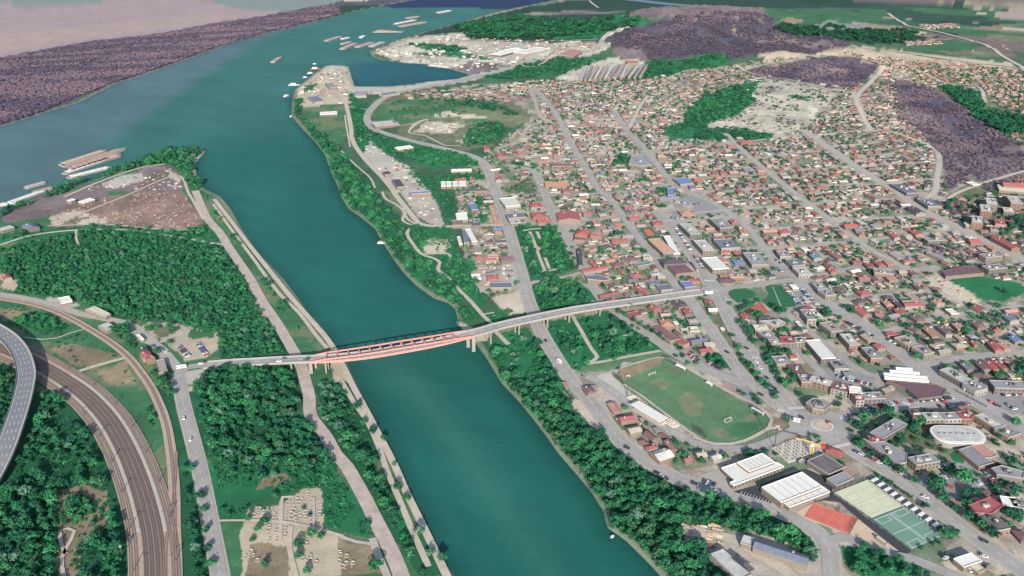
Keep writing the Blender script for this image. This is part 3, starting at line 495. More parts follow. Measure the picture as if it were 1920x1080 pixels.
# ------------------------------------------------------------------ roads, streets, paths
STREETS = []     # (centre line, width, description, has_houses)
def wl(t, pts, step=8.0): return smooth(W2(P(t, pts)), step)
def road(name, t, pts, w, m, pave=0, desc=None, houses=False, dash=False, edge=False, kind='structure', step=8.0, raw=None, base=.30):
    c = wl(t, pts, step) if raw is None else raw
    if pave:
        mb = MB(); ribbon(mb, c, -w/2-pave, w/2+pave, zlift(c, .08)); prop(mb.build('pavement', M_PAVE), kind='structure')
    z = zlift(c, base); mb = MB(); ribbon(mb, c, -w/2, w/2, z); prop(mb.build(name, m), kind='structure')
    occ_line(c, w+2*pave+1.5)
    STREETS.append((c, w, desc, houses, pave))
    if dash or edge: MARKS.append((c, w, z, dash, edge))
    return c, z
MARKS = []
R_MAIN = [
 ('road', 'A', [(428, 1180), (413, 1080), (400, 1010), (383, 920), (372, 868), (360, 820), (347, 770), (336, 720), (334, 705), (338, 694)], 9.5, M_ASPH, 1.5, None, False, True),
 ('road', 'A', [(338, 694), (326, 684), (312, 672), (298, 655), (284, 638), (266, 622), (250, 612), (236, 606), (200, 598), (150, 588), (117, 577), (60, 562), (0, 552), (-120, 540)], 8, M_ASPHW, 1, None, False, False),
 ('road', 'T4', [(800, 760), (760, 790), (800, 830), (880, 860), (930, 900), (980, 960), (1015, 995)], 8, M_ASPHW, 0, None, False, False),
 ('road', 'T4', [(790, 780), (840, 752), (920, 742), (1000, 752), (1055, 780), (1040, 810), (980, 825), (900, 845)], 6, M_ASPHW, 0, None, False, False),
 ('road', 'A', [(1620, 1125), (1560, 1090), (1556, 1060), (1556, 1037), (1547, 1016), (1530, 998), (1490, 972), (1430, 948), (1380, 933), (1310, 910), (1273, 900), (1207, 860), (1173, 837), (1140, 797), (1107, 753), (1077, 720), (1058, 695), (1033, 655), (1013, 620), (1003, 593), (990, 560), (977, 510), (960, 450), (947, 407), (930, 360), (919, 330), (910, 310), (888, 294), (840, 280), (767, 263), (713, 247), (697, 238), (689, 222), (697, 204), (717, 186), (750, 173), (800, 163), (880, 147), (940, 133), (990, 117), (1060, 104), (1120, 90), (1133, 72), (1173, 52)], 11, M_ASPH, 2.2, 'the long riverside street', True, True),
 ('road', 'A', [(1547, 1016), (1580, 1008), (1620, 1018), (1700, 1045), (1760, 1068), (1850, 1105)], 9, M_ASPH, 0, None, False, False),
 ('road', 'A', [(637, 176), (647, 190), (657, 233), (662, 265), (683, 297), (717, 333), (737, 357), (743, 367), (767, 397), (786, 419), (800, 423), (840, 425), (900, 423), (943, 423)], 8, M_GRAVEL, 0, None, False, False),
 ('road', 'A', [(653, 200), (672, 203), (690, 207)], 5, M_GRAVEL, 0, None, False, False),
 ('road', 'A', [(332, 698), (350, 689), (372, 686), (400, 684)], 10, M_ASPH, 0, None, False, False),
 ('boulevard', 'A', [(1347, 553), (1360, 580), (1390, 637), (1420, 680), (1447, 717), (1465, 745), (1490, 775), (1536, 796)], 12, M_ASPH, 2.5, 'the boulevard below the small roundabout', True, True),
 ('road', 'A', [(1290, 556), (1300, 572), (1340, 627), (1380, 687), (1423, 730), (1467, 767), (1513, 795)], 9, M_ASPH, 2, 'the street beside the planted strip', True, True),
 ('boulevard', 'A', [(1540, 799), (1567, 823), (1613, 853), (1680, 893), (1747, 945), (1813, 997), (1863, 1032), (1920, 1072), (2000, 1130)], 12, M_ASPH, 2.5, None, False, True),
 ('boulevard', 'A', [(1547, 797), (1600, 778), (1650, 765), (1700, 756), (1770, 750), (1830, 745)], 13, M_ASPH, 2, None, False, False),
 ('street', 'A', [(1330, 545), (1413, 534), (1493, 523), (1547, 514), (1613, 503), (1700, 508), (1760, 500)], 9, M_ASPH, 2, 'the zebra street by the small roundabout', True, False),
 ('street', 'A', [(1003, 166), (1033, 200), (1053, 233), (1073, 273), (1100, 317), (1120, 353), (1140, 370), (1167, 403), (1200, 450), (1230, 483), (1253, 517), (1278, 548)], 9, M_ASPH, 2, 'the straight old town street', True, True),
 ('street', 'A', [(1150, 205), (1170, 240), (1203, 273), (1233, 310), (1260, 343), (1300, 365), (1340, 382), (1380, 410), (1407, 433), (1437, 470), (1467, 503), (1497, 523)], 10, M_ASPH, 2, 'the street past the market hall', True, True),
 ('boulevard', 'A', [(1230, 398), (1255, 420), (1280, 450), (1310, 490), (1335, 535)], 14, M_ASPH, 3, 'the wide avenue of parked cars', True, False),
 ('street', 'A', [(1360, 250), (1377, 267), (1393, 283), (1420, 307), (1453, 333), (1487, 360), (1513, 380), (1563, 417), (1597, 443), (1630, 467), (1673, 490), (1705, 512)], 9, M_ASPHW, 2, 'the long pale eastern street', True, False),
 ('road', 'A', [(1507, 245), (1557, 280), (1600, 310), (1647, 340), (1680, 358), (1707, 380), (1747, 403), (1813, 437), (1863, 460), (1900, 478), (1990, 520)], 12, M_ASPHW, 2.5, 'the diagonal hill foot road', True, True),
 ('street', 'A', [(1657, 123), (1630, 157), (1607, 183), (1613, 207), (1633, 245)], 10, M_GRAVEL, 2, 'the hilltop street above the ravine', True, False),
 ('street', 'A', [(1527, 258), (1580, 250), (1633, 246), (1680, 250), (1740, 273), (1760, 293), (1757, 333), (1753, 358), (1735, 372)], 9, M_GRAVEL, 1.5, 'the loop street along the ravine', True, False),
 ('boulevard', 'A', [(1497, 523), (1530, 557), (1563, 576), (1613, 607), (1663, 643), (1710, 678), (1740, 700), (1800, 735), (1860, 770), (1960, 830)], 14, M_ASPH, 2.5, 'the apartment block boulevard', True, True),
 ('street', 'A', [(1565, 572), (1613, 560), (1680, 552), (1745, 546)], 8, M_ASPHW, 1.5, 'the first cross lane off the boulevard', True, False),
 ('street', 'A', [(1660, 622), (1730, 603), (1813, 587), (1880, 579), (2000, 570)], 9, M_ASPHW, 1.5, 'the second cross lane off the boulevard', True, False),
 ('street', 'A', [(1725, 683), (1813, 670), (1920, 660), (2010, 655)], 9, M_ASPH, 2, 'the third cross lane off the boulevard', True, False),
 ('street', 'A', [(1452, 640), (1480, 640), (1530, 690), (1580, 735), (1610, 765)], 8, M_ASPH, 1, None, False, False),
 ('street', 'A', [(1470, 585), (1500, 610), (1540, 640), (1590, 680), (1640, 705), (1690, 690), (1725, 683)], 8, M_ASPH, 1, None, False, False),
 ('street', 'A', [(1280, 477), (1363, 470), (1430, 467), (1513, 463), (1600, 453), (1630, 450), (1713, 440), (1813, 432)], 8, M_ASPHW, 1.5, 'the lower eastern cross street', True, False),
 ('street', 'A', [(1245, 415), (1320, 415), (1387, 408), (1410, 433), (1513, 422), (1563, 417), (1647, 410), (1747, 403)], 8, M_ASPHW, 1.5, 'the middle eastern cross street', True, False),
 ('street', 'A', [(1300, 400), (1380, 393), (1507, 383), (1600, 379), (1690, 373)], 8, M_ASPHW, 1.2, 'the upper eastern cross street', True, False),
 ('street', 'A', [(1587, 296), (1660, 290), (1743, 282)], 7, M_GRAVEL, 1, 'the second lane below the ravine loop', True, False),
 ('street', 'A', [(1613, 314), (1690, 308), (1757, 306)], 7, M_GRAVEL, 1, 'the third lane below the ravine loop', True, False),
 ('street', 'A', [(1663, 344), (1710, 340), (1753, 337)], 7, M_GRAVEL, 1, 'the last lane below the ravine loop', True, False),
 ('street', 'A', [(1560, 276), (1640, 268), (1740, 266)], 7, M_GRAVEL, 1, 'the first lane below the ravine loop', True, False),
 ('street', 'A', [(1200, 285), (1280, 278), (1380, 268), (1507, 253)], 8, M_ASPHW, 1.2, 'the cross street under the pale quarry', True, False),
 ('street', 'A', [(1225, 305), (1330, 300), (1413, 298), (1557, 281)], 7, M_ASPHW, 1, 'the second street under the pale quarry', True, False),
 ('street', 'A', [(1260, 340), (1360, 332), (1447, 328), (1600, 312)], 7, M_ASPHW, 1, 'the third street under the pale quarry', True, False),
 ('street', 'A', [(1290, 360), (1400, 358), (1487, 352), (1660, 345)], 7, M_ASPHW, 1, 'the fourth street under the pale quarry', True, False),
 ('street', 'A', [(880, 172), (930, 180), (1003, 190), (1090, 178), (1200, 172), (1280, 162), (1393, 133), (1480, 117), (1567, 103), (1657, 122), (1697, 123), (1780, 157), (1833, 163), (1853, 200)], 8, M_ASPHW, 1, 'the ring road over the town', True, False),
 ('street', 'A', [(993, 163), (1003, 190), (1010, 213), (1025, 228), (1050, 233)], 8, M_ASPHW, 1, 'the short street behind the fork', True, False),
 ('street', 'A', [(940, 297), (1000, 296), (1073, 295), (1130, 292), (1233, 288)], 7, M_ASPHW, 1, 'the street east of the riverside junction', True, False),
 ('street', 'A', [(933, 367), (1023, 367), (1133, 363), (1200, 358), (1260, 345)], 8, M_ASPH, 1.2, 'the street north of the town hall square', True, False),
 ('street', 'A', [(947, 421), (1037, 418), (1090, 415), (1170, 408), (1245, 397), (1300, 392)], 9, M_ASPH, 2, 'the street along the park', True, False),
 ('street', 'A', [(950, 311), (990, 317), (1007, 333), (1023, 367), (1037, 403), (1057, 437), (1077, 470), (1097, 510), (1127, 560), (1160, 588), (1207, 623), (1240, 645), (1273, 668), (1330, 697), (1400, 722)], 9, M_ASPH, 3, 'the tree lined street', True, False),
 ('street', 'A', [(930, 280), (973, 263), (997, 235), (1060, 232), (1120, 238), (1170, 240)], 7, M_ASPHW, 1, 'the lane east of the wooded hill', True, False),
 ('street', 'A', [(1180, 240), (1200, 200), (1215, 180)], 7, M_GRAVEL, 1, 'the lane climbing to the ring road', True, False),
 ('street', 'A', [(988, 532), (1060, 520), (1097, 510), (1150, 500), (1200, 490)], 7, M_ASPHW, 1, 'the street below the park', True, False),
 ('road', 'A', [(1665, 25), (1705, 50), (1780, 66), (1850, 86), (1890, 112), (1960, 150)], 9, M_GRAVEL, 1, 'the highway out of town', True, False),
 ('street', 'A', [(1700, 88), (1740, 78), (1800, 74)], 8, M_GRAVEL, 0, 'the valley road', True, False),
 ('street', 'A', [(1620, 90), (1700, 100), (1780, 112), (1880, 124), (1980, 140)], 8, M_GRAVEL, 1, 'the plateau road', True, False),
]
for r in R_MAIN:
    if r[0] == 'street': r = (*r[:3], r[3]*.88, r[4], r[5]*.6, *r[6:])
    road(*r[:5], pave=r[5], desc=r[6], houses=r[7], dash=r[8])
# curved stadium road, roundabout rings
road('street', 'ZP', [(-10, 318), (60, 340), (200, 430), (400, 580), (620, 720), (800, 830), (900, 890), (1050, 945), (1250, 970), (1420, 965), (1600, 920), (1750, 860), (1860, 800), (1990, 740)], 8, M_ASPH, pave=.6, dash=True)
def disc(name, c, r, z, m, n=40, kind='structure', r0=0):
    V = [(c[0]+r*math.cos(2*math.pi*i/n), c[1]+r*math.sin(2*math.pi*i/n), z) for i in range(n)]
    if r0:
        V += [(c[0]+r0*math.cos(2*math.pi*i/n), c[1]+r0*math.sin(2*math.pi*i/n), z) for i in range(n)]
        F = [(i, (i+1) % n, (i+1) % n+n, i+n) for i in range(n)]
    else: F = [tuple(range(n))]
    return prop(mesh(name, V, F, m), kind=kind)
RB2 = at(1541, 799); disc('roundabout', RB2, 27, .62, M_ASPH); disc('roundabout_kerb', RB2, 8.8, .8, M_WHITE); disc('roundabout_island', RB2, 8.2, .86, M_DIRT); disc('roundabout_lawn', RB2, 5.2, .92, M_GRAVEL)
RB1 = at(1340, 546); disc('roundabout', RB1, 15, .66, M_ASPH); disc('roundabout_island', RB1, 4, .8, M_CONC)
# dirt tracks and footpaths
PATHS = [('dirt_road', 'A', [(366, 358), (388, 408), (413, 438), (433, 470), (467, 520), (493, 567), (520, 607), (547, 653), (563, 682), (573, 717), (580, 745), (583, 780), (610, 817), (630, 853), (650, 875), (683, 933), (703, 973), (727, 1020), (747, 1065), (770, 1130)], 10.5, M_DIRT),
 ('dirt_road', 'A', [(0, 460), (60, 442), (143, 432), (240, 432), (330, 445), (400, 457), (425, 460)], 5, M_GRAVEL), ('dirt_road', 'A', [(90, 424), (200, 422), (330, 432), (400, 425)], 4, M_DIRT), ('dirt_road', 'A', [(105, 420), (230, 370), (330, 330), (355, 365), (382, 412)], 4, M_GRAVEL),
 ('dirt_road', 'A', [(120, 370), (190, 340), (260, 316), (310, 308)], 5, M_GRAVEL), ('footpath', 'A', [(143, 432), (143, 446), (148, 462)], 3, M_GRAVEL),
 ('footpath', 'ZL', [(240, 390), (420, 412), (560, 400), (700, 350), (860, 305)], 2, M_GRAVEL), ('station_crossing', 'ZL', [(760, 740), (880, 700), (1050, 650), (1290, 585)], 5, M_GRAVEL),
 ('embankment_path', 'A', [(402, 374), (432, 413), (466, 458), (505, 507), (546, 558), (580, 597), (617, 641), (645, 690), (662, 725), (684, 765), (706, 807), (737, 867), (765, 930), (792, 985), (816, 1035), (840, 1085), (880, 1160)], 5.5, M_GRAVEL),
 ('embankment_terrace', 'T8', [(-20, -40), (20, 20), (80, 120), (150, 220), (220, 380), (260, 500), (330, 660), (400, 830), (450, 940), (490, 1030)], 4.5, M_GRAVEL), ('embankment_terrace', 'T4', [(1200, 70), (1300, 210), (1420, 370), (1560, 560), (1680, 680), (1780, 810), (1840, 880)], 4, M_GRAVEL),
 ('footpath', 'A', [(757, 390), (763, 410), (780, 421)], 4, M_GRAVEL), ('footpath', 'T5', [(230, 0), (250, 40), (320, 80), (355, 120), (345, 160), (390, 185), (450, 190)], 4, M_GRAVEL),
 ('footpath', 'T5', [(450, 190), (400, 200), (370, 235), (400, 290), (450, 350), (520, 375), (555, 400), (545, 440), (600, 485), (680, 570), (740, 630), (800, 700), (850, 745)], 4.5, M_GRAVEL), ('footpath', 'T5', [(450, 350), (600, 350), (610, 390)], 3.5, M_GRAVEL),
 ('footpath', 'T5', [(860, 780), (900, 820), (940, 860)], 5, M_GRAVEL), ('footpath', 'T5', [(740, 640), (800, 690), (860, 680)], 3, M_GRAVEL),
 ('footpath', 'Y3', [(440, 190), (480, 270), (540, 370), (600, 480), (660, 580), (720, 660), (680, 700), (600, 730)], 4, M_GRAVEL), ('footpath', 'Y3', [(600, 740), (800, 710), (1100, 650), (1430, 590)], 4, M_GRAVEL), ('footpath', 'Y3', [(880, 450), (1020, 420), (1150, 405)], 3, M_GRAVEL),
 ('footpath', 'Y1', [(1160, 330), (1190, 400), (1230, 500), (1270, 620), (1330, 770)], 4, M_GRAVEL), ('footpath', 'Y1', [(1240, 330), (1280, 420)], 4, M_GRAVEL), ('footpath', 'Y1', [(1330, 620), (1380, 750)], 4, M_GRAVEL), ('footpath', 'Y1', [(1240, 780), (1330, 780), (1470, 750)], 4, M_GRAVEL), ('footpath', 'Y1', [(1080, 320), (1200, 300), (1330, 295)], 4, M_GRAVEL),
 ('dirt_road', 'T2', [(380, 740), (410, 700), (450, 680), (490, 672), (440, 690), (380, 745), (470, 765), (540, 800), (590, 820), (670, 822)], 4, M_GRAVEL), ('dirt_road', 'A', [(704, 240), (750, 236), (780, 232)], 4, M_GRAVEL),
 ('dirt_road', 'T9', [(0, 830), (100, 840), (300, 880), (420, 960), (560, 1040), (640, 1110)], 9, M_GRAVEL), ('footpath', 'T2', [(20, 650), (30, 720), (50, 830)], 3, M_GRAVEL), ('footpath', 'T2', [(0, 850), (80, 930), (160, 1000), (190, 1060)], 3, M_GRAVEL),
 ('dirt_road', 'T7', [(390, 1200), (360, 1080), (350, 980), (400, 880), (420, 830), (380, 815), (340, 830), (345, 900), (370, 960)], 2.5, M_GRAVEL), ('footpath', 'T7', [(1230, 772), (1370, 770)], 2.2, M_GRAVEL),
 ('cemetery_path', 'T7', [(1370, 770), (1560, 775), (1750, 810), (1930, 860)], 3, M_GRAVEL), ('cemetery_path', 'T7', [(1575, 880), (1580, 760), (1590, 640), (1650, 638)], 3, M_GRAVEL), ('cemetery_path', 'T7', [(1635, 800), (1630, 930), (1650, 1020), (1670, 1100)], 3.4, M_GRAVEL), ('cemetery_path', 'T7', [(1765, 640), (1765, 810)], 2, M_CONC),
 ('cemetery_path', 'T8', [(-10, 860), (80, 890), (180, 905)], 3, M_CONC), ('dirt_road', 'T8', [(175, 870), (200, 950), (240, 1040), (270, 1120)], 5, M_CONC),
 ('ravine_track', 'A', [(1770, 378), (1800, 360), (1850, 342), (1890, 330), (1960, 310)], 7, M_GRAVEL), ('ravine_track', 'A', [(1393, 133), (1440, 145), (1480, 150), (1540, 165), (1575, 172)], 6, M_GRAVEL), ('quarry_track', 'A', [(1500, 150), (1475, 180), (1440, 200), (1380, 230)], 5, M_GRAVEL), ('hill_track', 'A', [(1105, 2), (1112, 8), (1122, 15)], 8, M_GRAVEL),
 ('dirt_road', 'A', [(1133, 72), (1150, 62), (1180, 50)], 9, M_GRAVEL), ('street', 'A', [(885, 125), (905, 95), (930, 84), (960, 82)], 6, M_GRAVEL), ('street', 'A', [(880, 95), (960, 118), (1000, 125), (1040, 105)], 6, M_GRAVEL), ('street', 'A', [(700, 100), (770, 72), (860, 62)], 5, M_GRAVEL), ('street', 'A', [(860, 75), (960, 78), (1080, 76), (1120, 74)], 7, M_GRAVEL),
 ('stadium_track', 'ZP', [(240, 310), (300, 250), (480, 190), (640, 150), (740, 160), (900, 245), (1100, 360), (1300, 470), (1480, 560), (1620, 650), (1665, 710), (1640, 780), (1540, 840)], 3, M_DIRT),
 ('stadium_track', 'ZP', [(960, 860), (1060, 905), (1150, 928), (1300, 930), (1420, 900), (1540, 845), (1640, 790), (1720, 785), (1750, 810)], 3.5, M_GRAVEL), ('stadium_track', 'ZP', [(330, 390), (500, 500), (700, 650), (900, 800), (1000, 870)], 2.5, M_DIRT)]
for n, t, p, w, m in PATHS: road(n, t, p, w, m, base=.16, step=7)
c = wl('A', [(1150, -4), (1190, 1), (1250, 8), (1330, 15), (1420, 22), (1500, 24)], 30); mb = MB(); ribbon(mb, c, -30, 30, zlift(c, .3)); prop(mb.build('far_canal', mat('far_water', S(70, 104, 116), .5, .1, .01)), kind='structure')
# painted markings
mk = MB()
for c, w, z, dash, edge in MARKS:
    L = np.concatenate([[0], np.cumsum(np.linalg.norm(np.diff(c[:, :2], axis=0), axis=1))])
    if np.hypot(*c[0, :2]) > 2600: continue
    s = 0
    while s < L[-1]-4:
        a = np.array([np.interp(v, L, c[:, 0]) for v in (s, s+4)]); b = np.array([np.interp(v, L, c[:, 1]) for v in (s, s+4)]); zz = np.interp(s, L, z)+.35
        if np.hypot(a[0], b[0]) < 1500:
            d = np.array([a[1]-a[0], b[1]-b[0]]); d /= np.linalg.norm(d)+1e-9; n_ = np.array([-d[1], d[0]])*.16
            mk.quad((a[0]-n_[0], b[0]-n_[1], zz), (a[1]-n_[0], b[1]-n_[1], zz), (a[1]+n_[0], b[1]+n_[1], zz), (a[0]+n_[0], b[0]+n_[1], zz))
        s += 10
prop(mk.build('road_markings', M_WHITE), kind='structure')
def zebra(t, a, b, n, wid, name='zebra_crossing', col=M_WHITE, z=.95):
    a, b = (np.array(W2(P(t, [q]))[0]) for q in (a, b)); d = b-a; L = np.linalg.norm(d); d /= L; s = np.array([-d[1], d[0]])*wid/2; mb = MB()
    for k in range(n):
        p = a+d*L*(k+.1)/n; q = a+d*L*(k+.62)/n
        mb.quad((*(p-s), z), (*(q-s), z), (*(q+s), z), (*(p+s), z))
    prop(mb.build(name, col), kind='structure')
for a in [('Z5', (800, 870), (1020, 858), 16, 4.5), ('Z5', (660, 885), (760, 905), 8, 4.5), ('ZC', (1400, 215), (1570, 175), 14, 4), ('Z5', (1460, 985), (1560, 1020), 7, 4), ('Z4', (0, 228), (60, 222), 6, 4), ('Z5', (340, 218), (430, 212), 8, 4), ('Y2', (1440, 885), (1560, 885), 10, 4), ('Z1', (700, 190), (780, 220), 7, 5)]: zebra(*a)
# ------------------------------------------------------------------ railway
YARD = smooth(W2([(-80, 640), (0, 652), (60, 676), (120, 710), (165, 742), (205, 785), (235, 835), (258, 888), (275, 940), (287, 990), (293, 1040), (295, 1100), (296, 1200)]), 6)
def sheetline(name, c, o0, o1, m, base, kind='structure', parent=None):
    mb = MB(); ribbon(mb, c, o0, o1, zlift(c, base)); o = mb.build(name, m, parent); 
    if kind: prop(o, kind=kind)
    return o
sheetline('railway_bed', YARD, -17.5, 15.5, M_BED, .05); occ_line(YARD, 40)
sheetline('railway_bed', YARD, -8, 6, M_BEDD, .1)
SIDING = smooth(W2([(-60, 545), (0, 560), (60, 571), (117, 590), (183, 627), (233, 663), (267, 703), (290, 740), (310, 790), (321, 850), (327, 920), (328, 990), (330, 1050), (331, 1150)]), 6)
sheetline('railway_bed', SIDING, -4, 4, M_BED, .06); occ_line(SIDING, 10)
def track(c, off, bedm, label, group='railway tracks of the yard'):
    r = empty('railway_track', (0, 0, 0), 0, label, 'railway track', group)
    n = sideways(c); mb = MB(); z = zlift(c, .16); ribbon(mb, c, off-1.3, off+1.3, z); mb.build('sleeper_bed', bedm, r)
    for s in (-.75, .75):
        q = c[:, :2]+n*(off+s); mb = MB()
        for i in range(len(q)-1): mb.bar((q[i, 0], q[i, 1], z[i]+.1), (q[i+1, 0], q[i+1, 1], z[i+1]+.1), .16, .16)
        mb.build('rail', M_RUSTR, r)
ORD = ['outermost', 'second', 'third', 'fourth', 'fifth', 'sixth', 'seventh', 'eighth', 'ninth', 'tenth']
M_SLP = mat('sleeper_brown', S(118, 102, 94), .95, .12, .8); M_SLT = mat('sleeper_tan', S(150, 132, 118), .95, .12, .8)
for i, o in enumerate((-15.5, -12.2, -6.4, -2.8, .8, 4.4, 10.2, 13.4)):
    track(YARD, o, M_SLP if abs(o) < 8 else M_SLT, f'curved railway track, {ORD[i]} counted from the wood side')
track(SIDING, 0, M_SLT, 'single siding track curving between the meadow and the road', 'single siding')
LADDER = smooth(W2([(321, 850), (318, 900), (312, 960), (300, 1020), (298, 1080), (299, 1150)]), 6)
track(LADDER, 4, M_SLT, 'connecting track running from the siding into the yard', 'connecting track')
nY = len(YARD)
M_LINEW = mat('worn_white_line', S(206, 200, 188), .8, .05, 1)
def platform(i0, i1, o0, o1, label):
    c = YARD[i0:i1]; r = empty('platform', (0, 0, 0), 0, label, 'station platform', 'station platforms')
    n = sideways(YARD)[i0:i1]; mb = MB(); k = len(c)
    a = c[:, :2]+n*o0; b = c[:, :2]+n*o1
    pts = [tuple(p) for p in a]+[tuple(p) for p in b[::-1]]; mb.prism(ccw(pts), .05, .95); mb.build('slab', M_CONC, r)
    for o in (o0+.3, o1-.3):
        e = MB(); s = n
        for j in range(0, k-1):
            for f in (0, .5):
                p0 = c[j, :2]*(1-f)+c[j+1, :2]*f+s[j]*o; p1 = c[j, :2]*(1-f-.3)+c[j+1, :2]*(f+.3)+s[j]*o; d = (p1-p0)/max(np.linalg.norm(p1-p0), 1e-6); q = np.array([-d[1], d[0]])*.11
                e.quad((*(p0-q), .965), (*(p1-q), .965), (*(p1+q), .965), (*(p0+q), .965))
        prop(e.build('edge_line', M_LINEW, r), kind='stuff')
def yidx(px, py):
    w = W2([(px, py)])[0]; return int(np.argmin(np.hypot(YARD[:, 0]-w[0], YARD[:, 1]-w[1])))
for (a, b, o0, o1, l) in ((yidx(125, 715), yidx(292, 1006), -10.5, -8.3, 'long curved platform with white edges nearer the lower left wood'), (yidx(110, 712), yidx(290, 1010), 6.1, 8.5, 'long curved platform with white edges nearer the siding')):
    platform(a, b, o0, o1, l)
def mast(loc, rz, parent_label, grp):
    r = empty('catenary_mast', loc, rz, parent_label, 'mast', grp)
    for nm, d in MAST.items(): link(nm, d, r)
mb = MB(); mb.box(-.22, .22, -.22, .22, 0, 8, 0); _o = mb.build('pole', M_DARKM); d1 = _o.data; bpy.data.objects.remove(_o)
mb = MB(); mb.bar((0, 0, 7.2), (-5, 0, 6.6), .14); mb.bar((0, 0, 7.9), (-4.5, 0, 6.7), .1); _o = mb.build('arm', M_DARKM); d2 = _o.data; bpy.data.objects.remove(_o)
MAST = {'pole': d1, 'arm': d2}
for k in range(yidx(60, 676), yidx(294, 1070), 7):
    for o, g in ((-13.85, 'wood side'), (11.8, 'siding side')):
        n = sideways(YARD)[k]; p = YARD[k, :2]+n*o; mast((p[0], p[1], .1), math.atan2(n[1], n[0])+(math.pi if o < 0 else 0)*1, f'dark overhead line mast standing among the yard tracks on the {g}', f'masts on the {g} of the yard')
# ------------------------------------------------------------------ viaducts
def viaduct(name, label, cat, c, w, zt, deckm, pier_every, thick=1.3, kerb=1.2, railm=None, lines=True, lane_dash=2, curb_m=None):
    """c centre line (N,2), zt deck height per point"""
    r = empty(name, (0, 0, 0), 0, label, cat)
    n = sideways(c); k = len(c); zt = np.broadcast_to(zt, (k,)).astype(float)
    def strip(o0, o1, za, zb, nm, m, par=r):
        a = c[:, :2]+n*o0; b = c[:, :2]+n*o1; V = []
        for i in range(k): V += [(a[i, 0], a[i, 1], zt[i]+za), (b[i, 0], b[i, 1], zt[i]+za), (b[i, 0], b[i, 1], zt[i]+zb), (a[i, 0], a[i, 1], zt[i]+zb)]
        F = []
        for i in range(k-1):
            j = i*4
            for q in range(4): F.append((j+q, j+(q+1) % 4, j+4+(q+1) % 4, j+4+q))
        F += [(3, 2, 1, 0), (4*k-4, 4*k-3, 4*k-2, 4*k-1)]
        return mesh(nm, V, [f[::-1] for f in F], m, None, par)
    strip(-w/2, w/2, -thick, 0, 'deck', M_PIER)
    strip(-w/2+kerb, w/2-kerb, .003, .05, 'carriageway', deckm)
    for s in (-1, 1):
        strip(s*(w/2-kerb/2)-kerb/2+.05, s*(w/2-kerb/2)+kerb/2-.05, .004, .25, 'sidewalk', M_PAVE)
        strip(s*(w/2-.1)-.08, s*(w/2-.1)+.08, .26, 1.1, 'railing', railm or M_STEEL)
    if lines:
        mb = MB(); L = np.concatenate([[0], np.cumsum(np.linalg.norm(np.diff(c[:, :2], axis=0), axis=1))])
        offs = {2: (0,), 3: (-1.7, 1.9), 4: (-3.1, .2, 3.2)}[lane_dash]
        for o in offs:
            s = 2
            while s < L[-1]-4:
                q = [np.array([np.interp(v, L, c[:, 0]), np.interp(v, L, c[:, 1])]) for v in (s, s+4)]; d = q[1]-q[0]; d /= np.linalg.norm(d)+1e-9; t = np.array([-d[1], d[0]]); z0 = [np.interp(v, L, zt)+.07 for v in (s, s+4)]
                a, b = q[0]+t*o, q[1]+t*o; t = t*(.2 if lane_dash == 2 else .13)
                mb.quad((*(a-t), z0[0]), (*(b-t), z0[1]), (*(b+t), z0[1]), (*(a+t), z0[0])); s += 11
        for o in (-w/2+kerb+.45, w/2-kerb-.45):
            a = c[:, :2]+n*(o-.12); b = c[:, :2]+n*(o+.12)
            for i in range(k-1): mb.quad((*a[i], zt[i]+.07), (*a[i+1], zt[i+1]+.07), (*b[i+1], zt[i+1]+.07), (*b[i], zt[i]+.07))
        prop(mb.build('lane_marking', M_WHITE, r), kind='stuff')
    L = np.concatenate([[0], np.cumsum(np.linalg.norm(np.diff(c[:, :2], axis=0), axis=1))]); s = pier_every*.5
    while s < L[-1]:
        i = int(np.searchsorted(L, s)); i = min(i, k-2)
        if zt[i] > 3.5 and not pier_skip(c[i]):
            g = float(height(c[i:i+1, 0], c[i:i+1, 1])[0]); M = Matrix.Translation((c[i, 0], c[i, 1], 0)) @ Matrix.Rotation(math.atan2(n[i, 1], n[i, 0]), 4, 'Z')
            mb = MB()
            for q in (-w*.28, w*.28): mb.box(q-.7, q+.7, -.7, .7, g-4, zt[i]-thick-1.0, 0, M)
            mb.box(-w*.42, w*.42, -.9, .9, zt[i]-thick-1.0, zt[i]-thick+.05, 0, M); mb.build('pier', M_PIER, r)
        s += pier_every
    return r, n, zt
pier_skip = lambda p: bool(inside(WW, np.array([p[0]]), np.array([p[1]]))[0])
def zline(pts, zs):
    """points given in the picture with deck heights -> smooth 3D line"""
    q = []
    for (px, py), z in zip(pts, zs):
        x, y = flat(px, py, z); q.append((float(x), float(y), z))
    return smooth(np.array(q), 6)
BZ = zline([(383, 685), (430, 681), (467, 679), (515, 676), (560, 674), (600, 672.5), (650, 669), (700, 663), (760, 653), (820, 641.5), (870, 629), (905, 620), (940, 610), (1003, 596), (1073, 582), (1130, 573), (1173, 567), (1230, 559), (1273, 553), (1318, 547)],
           [.6, 1.1, 2.2, 5.2, 9.5, 12.5, 14.6, 15.3, 15.3, 15.2, 15, 14.5, 14, 12.5, 10.5, 8.5, 6.5, 3.8, 1.8, .6])
bridge, Bn, Bzt = viaduct('road_bridge', 'road bridge with salmon pink steel arch truss carried over the green canal', 'bridge', BZ, 13.0, BZ[:, 2], M_ASPH, 32)
occ_line(BZ, 15)
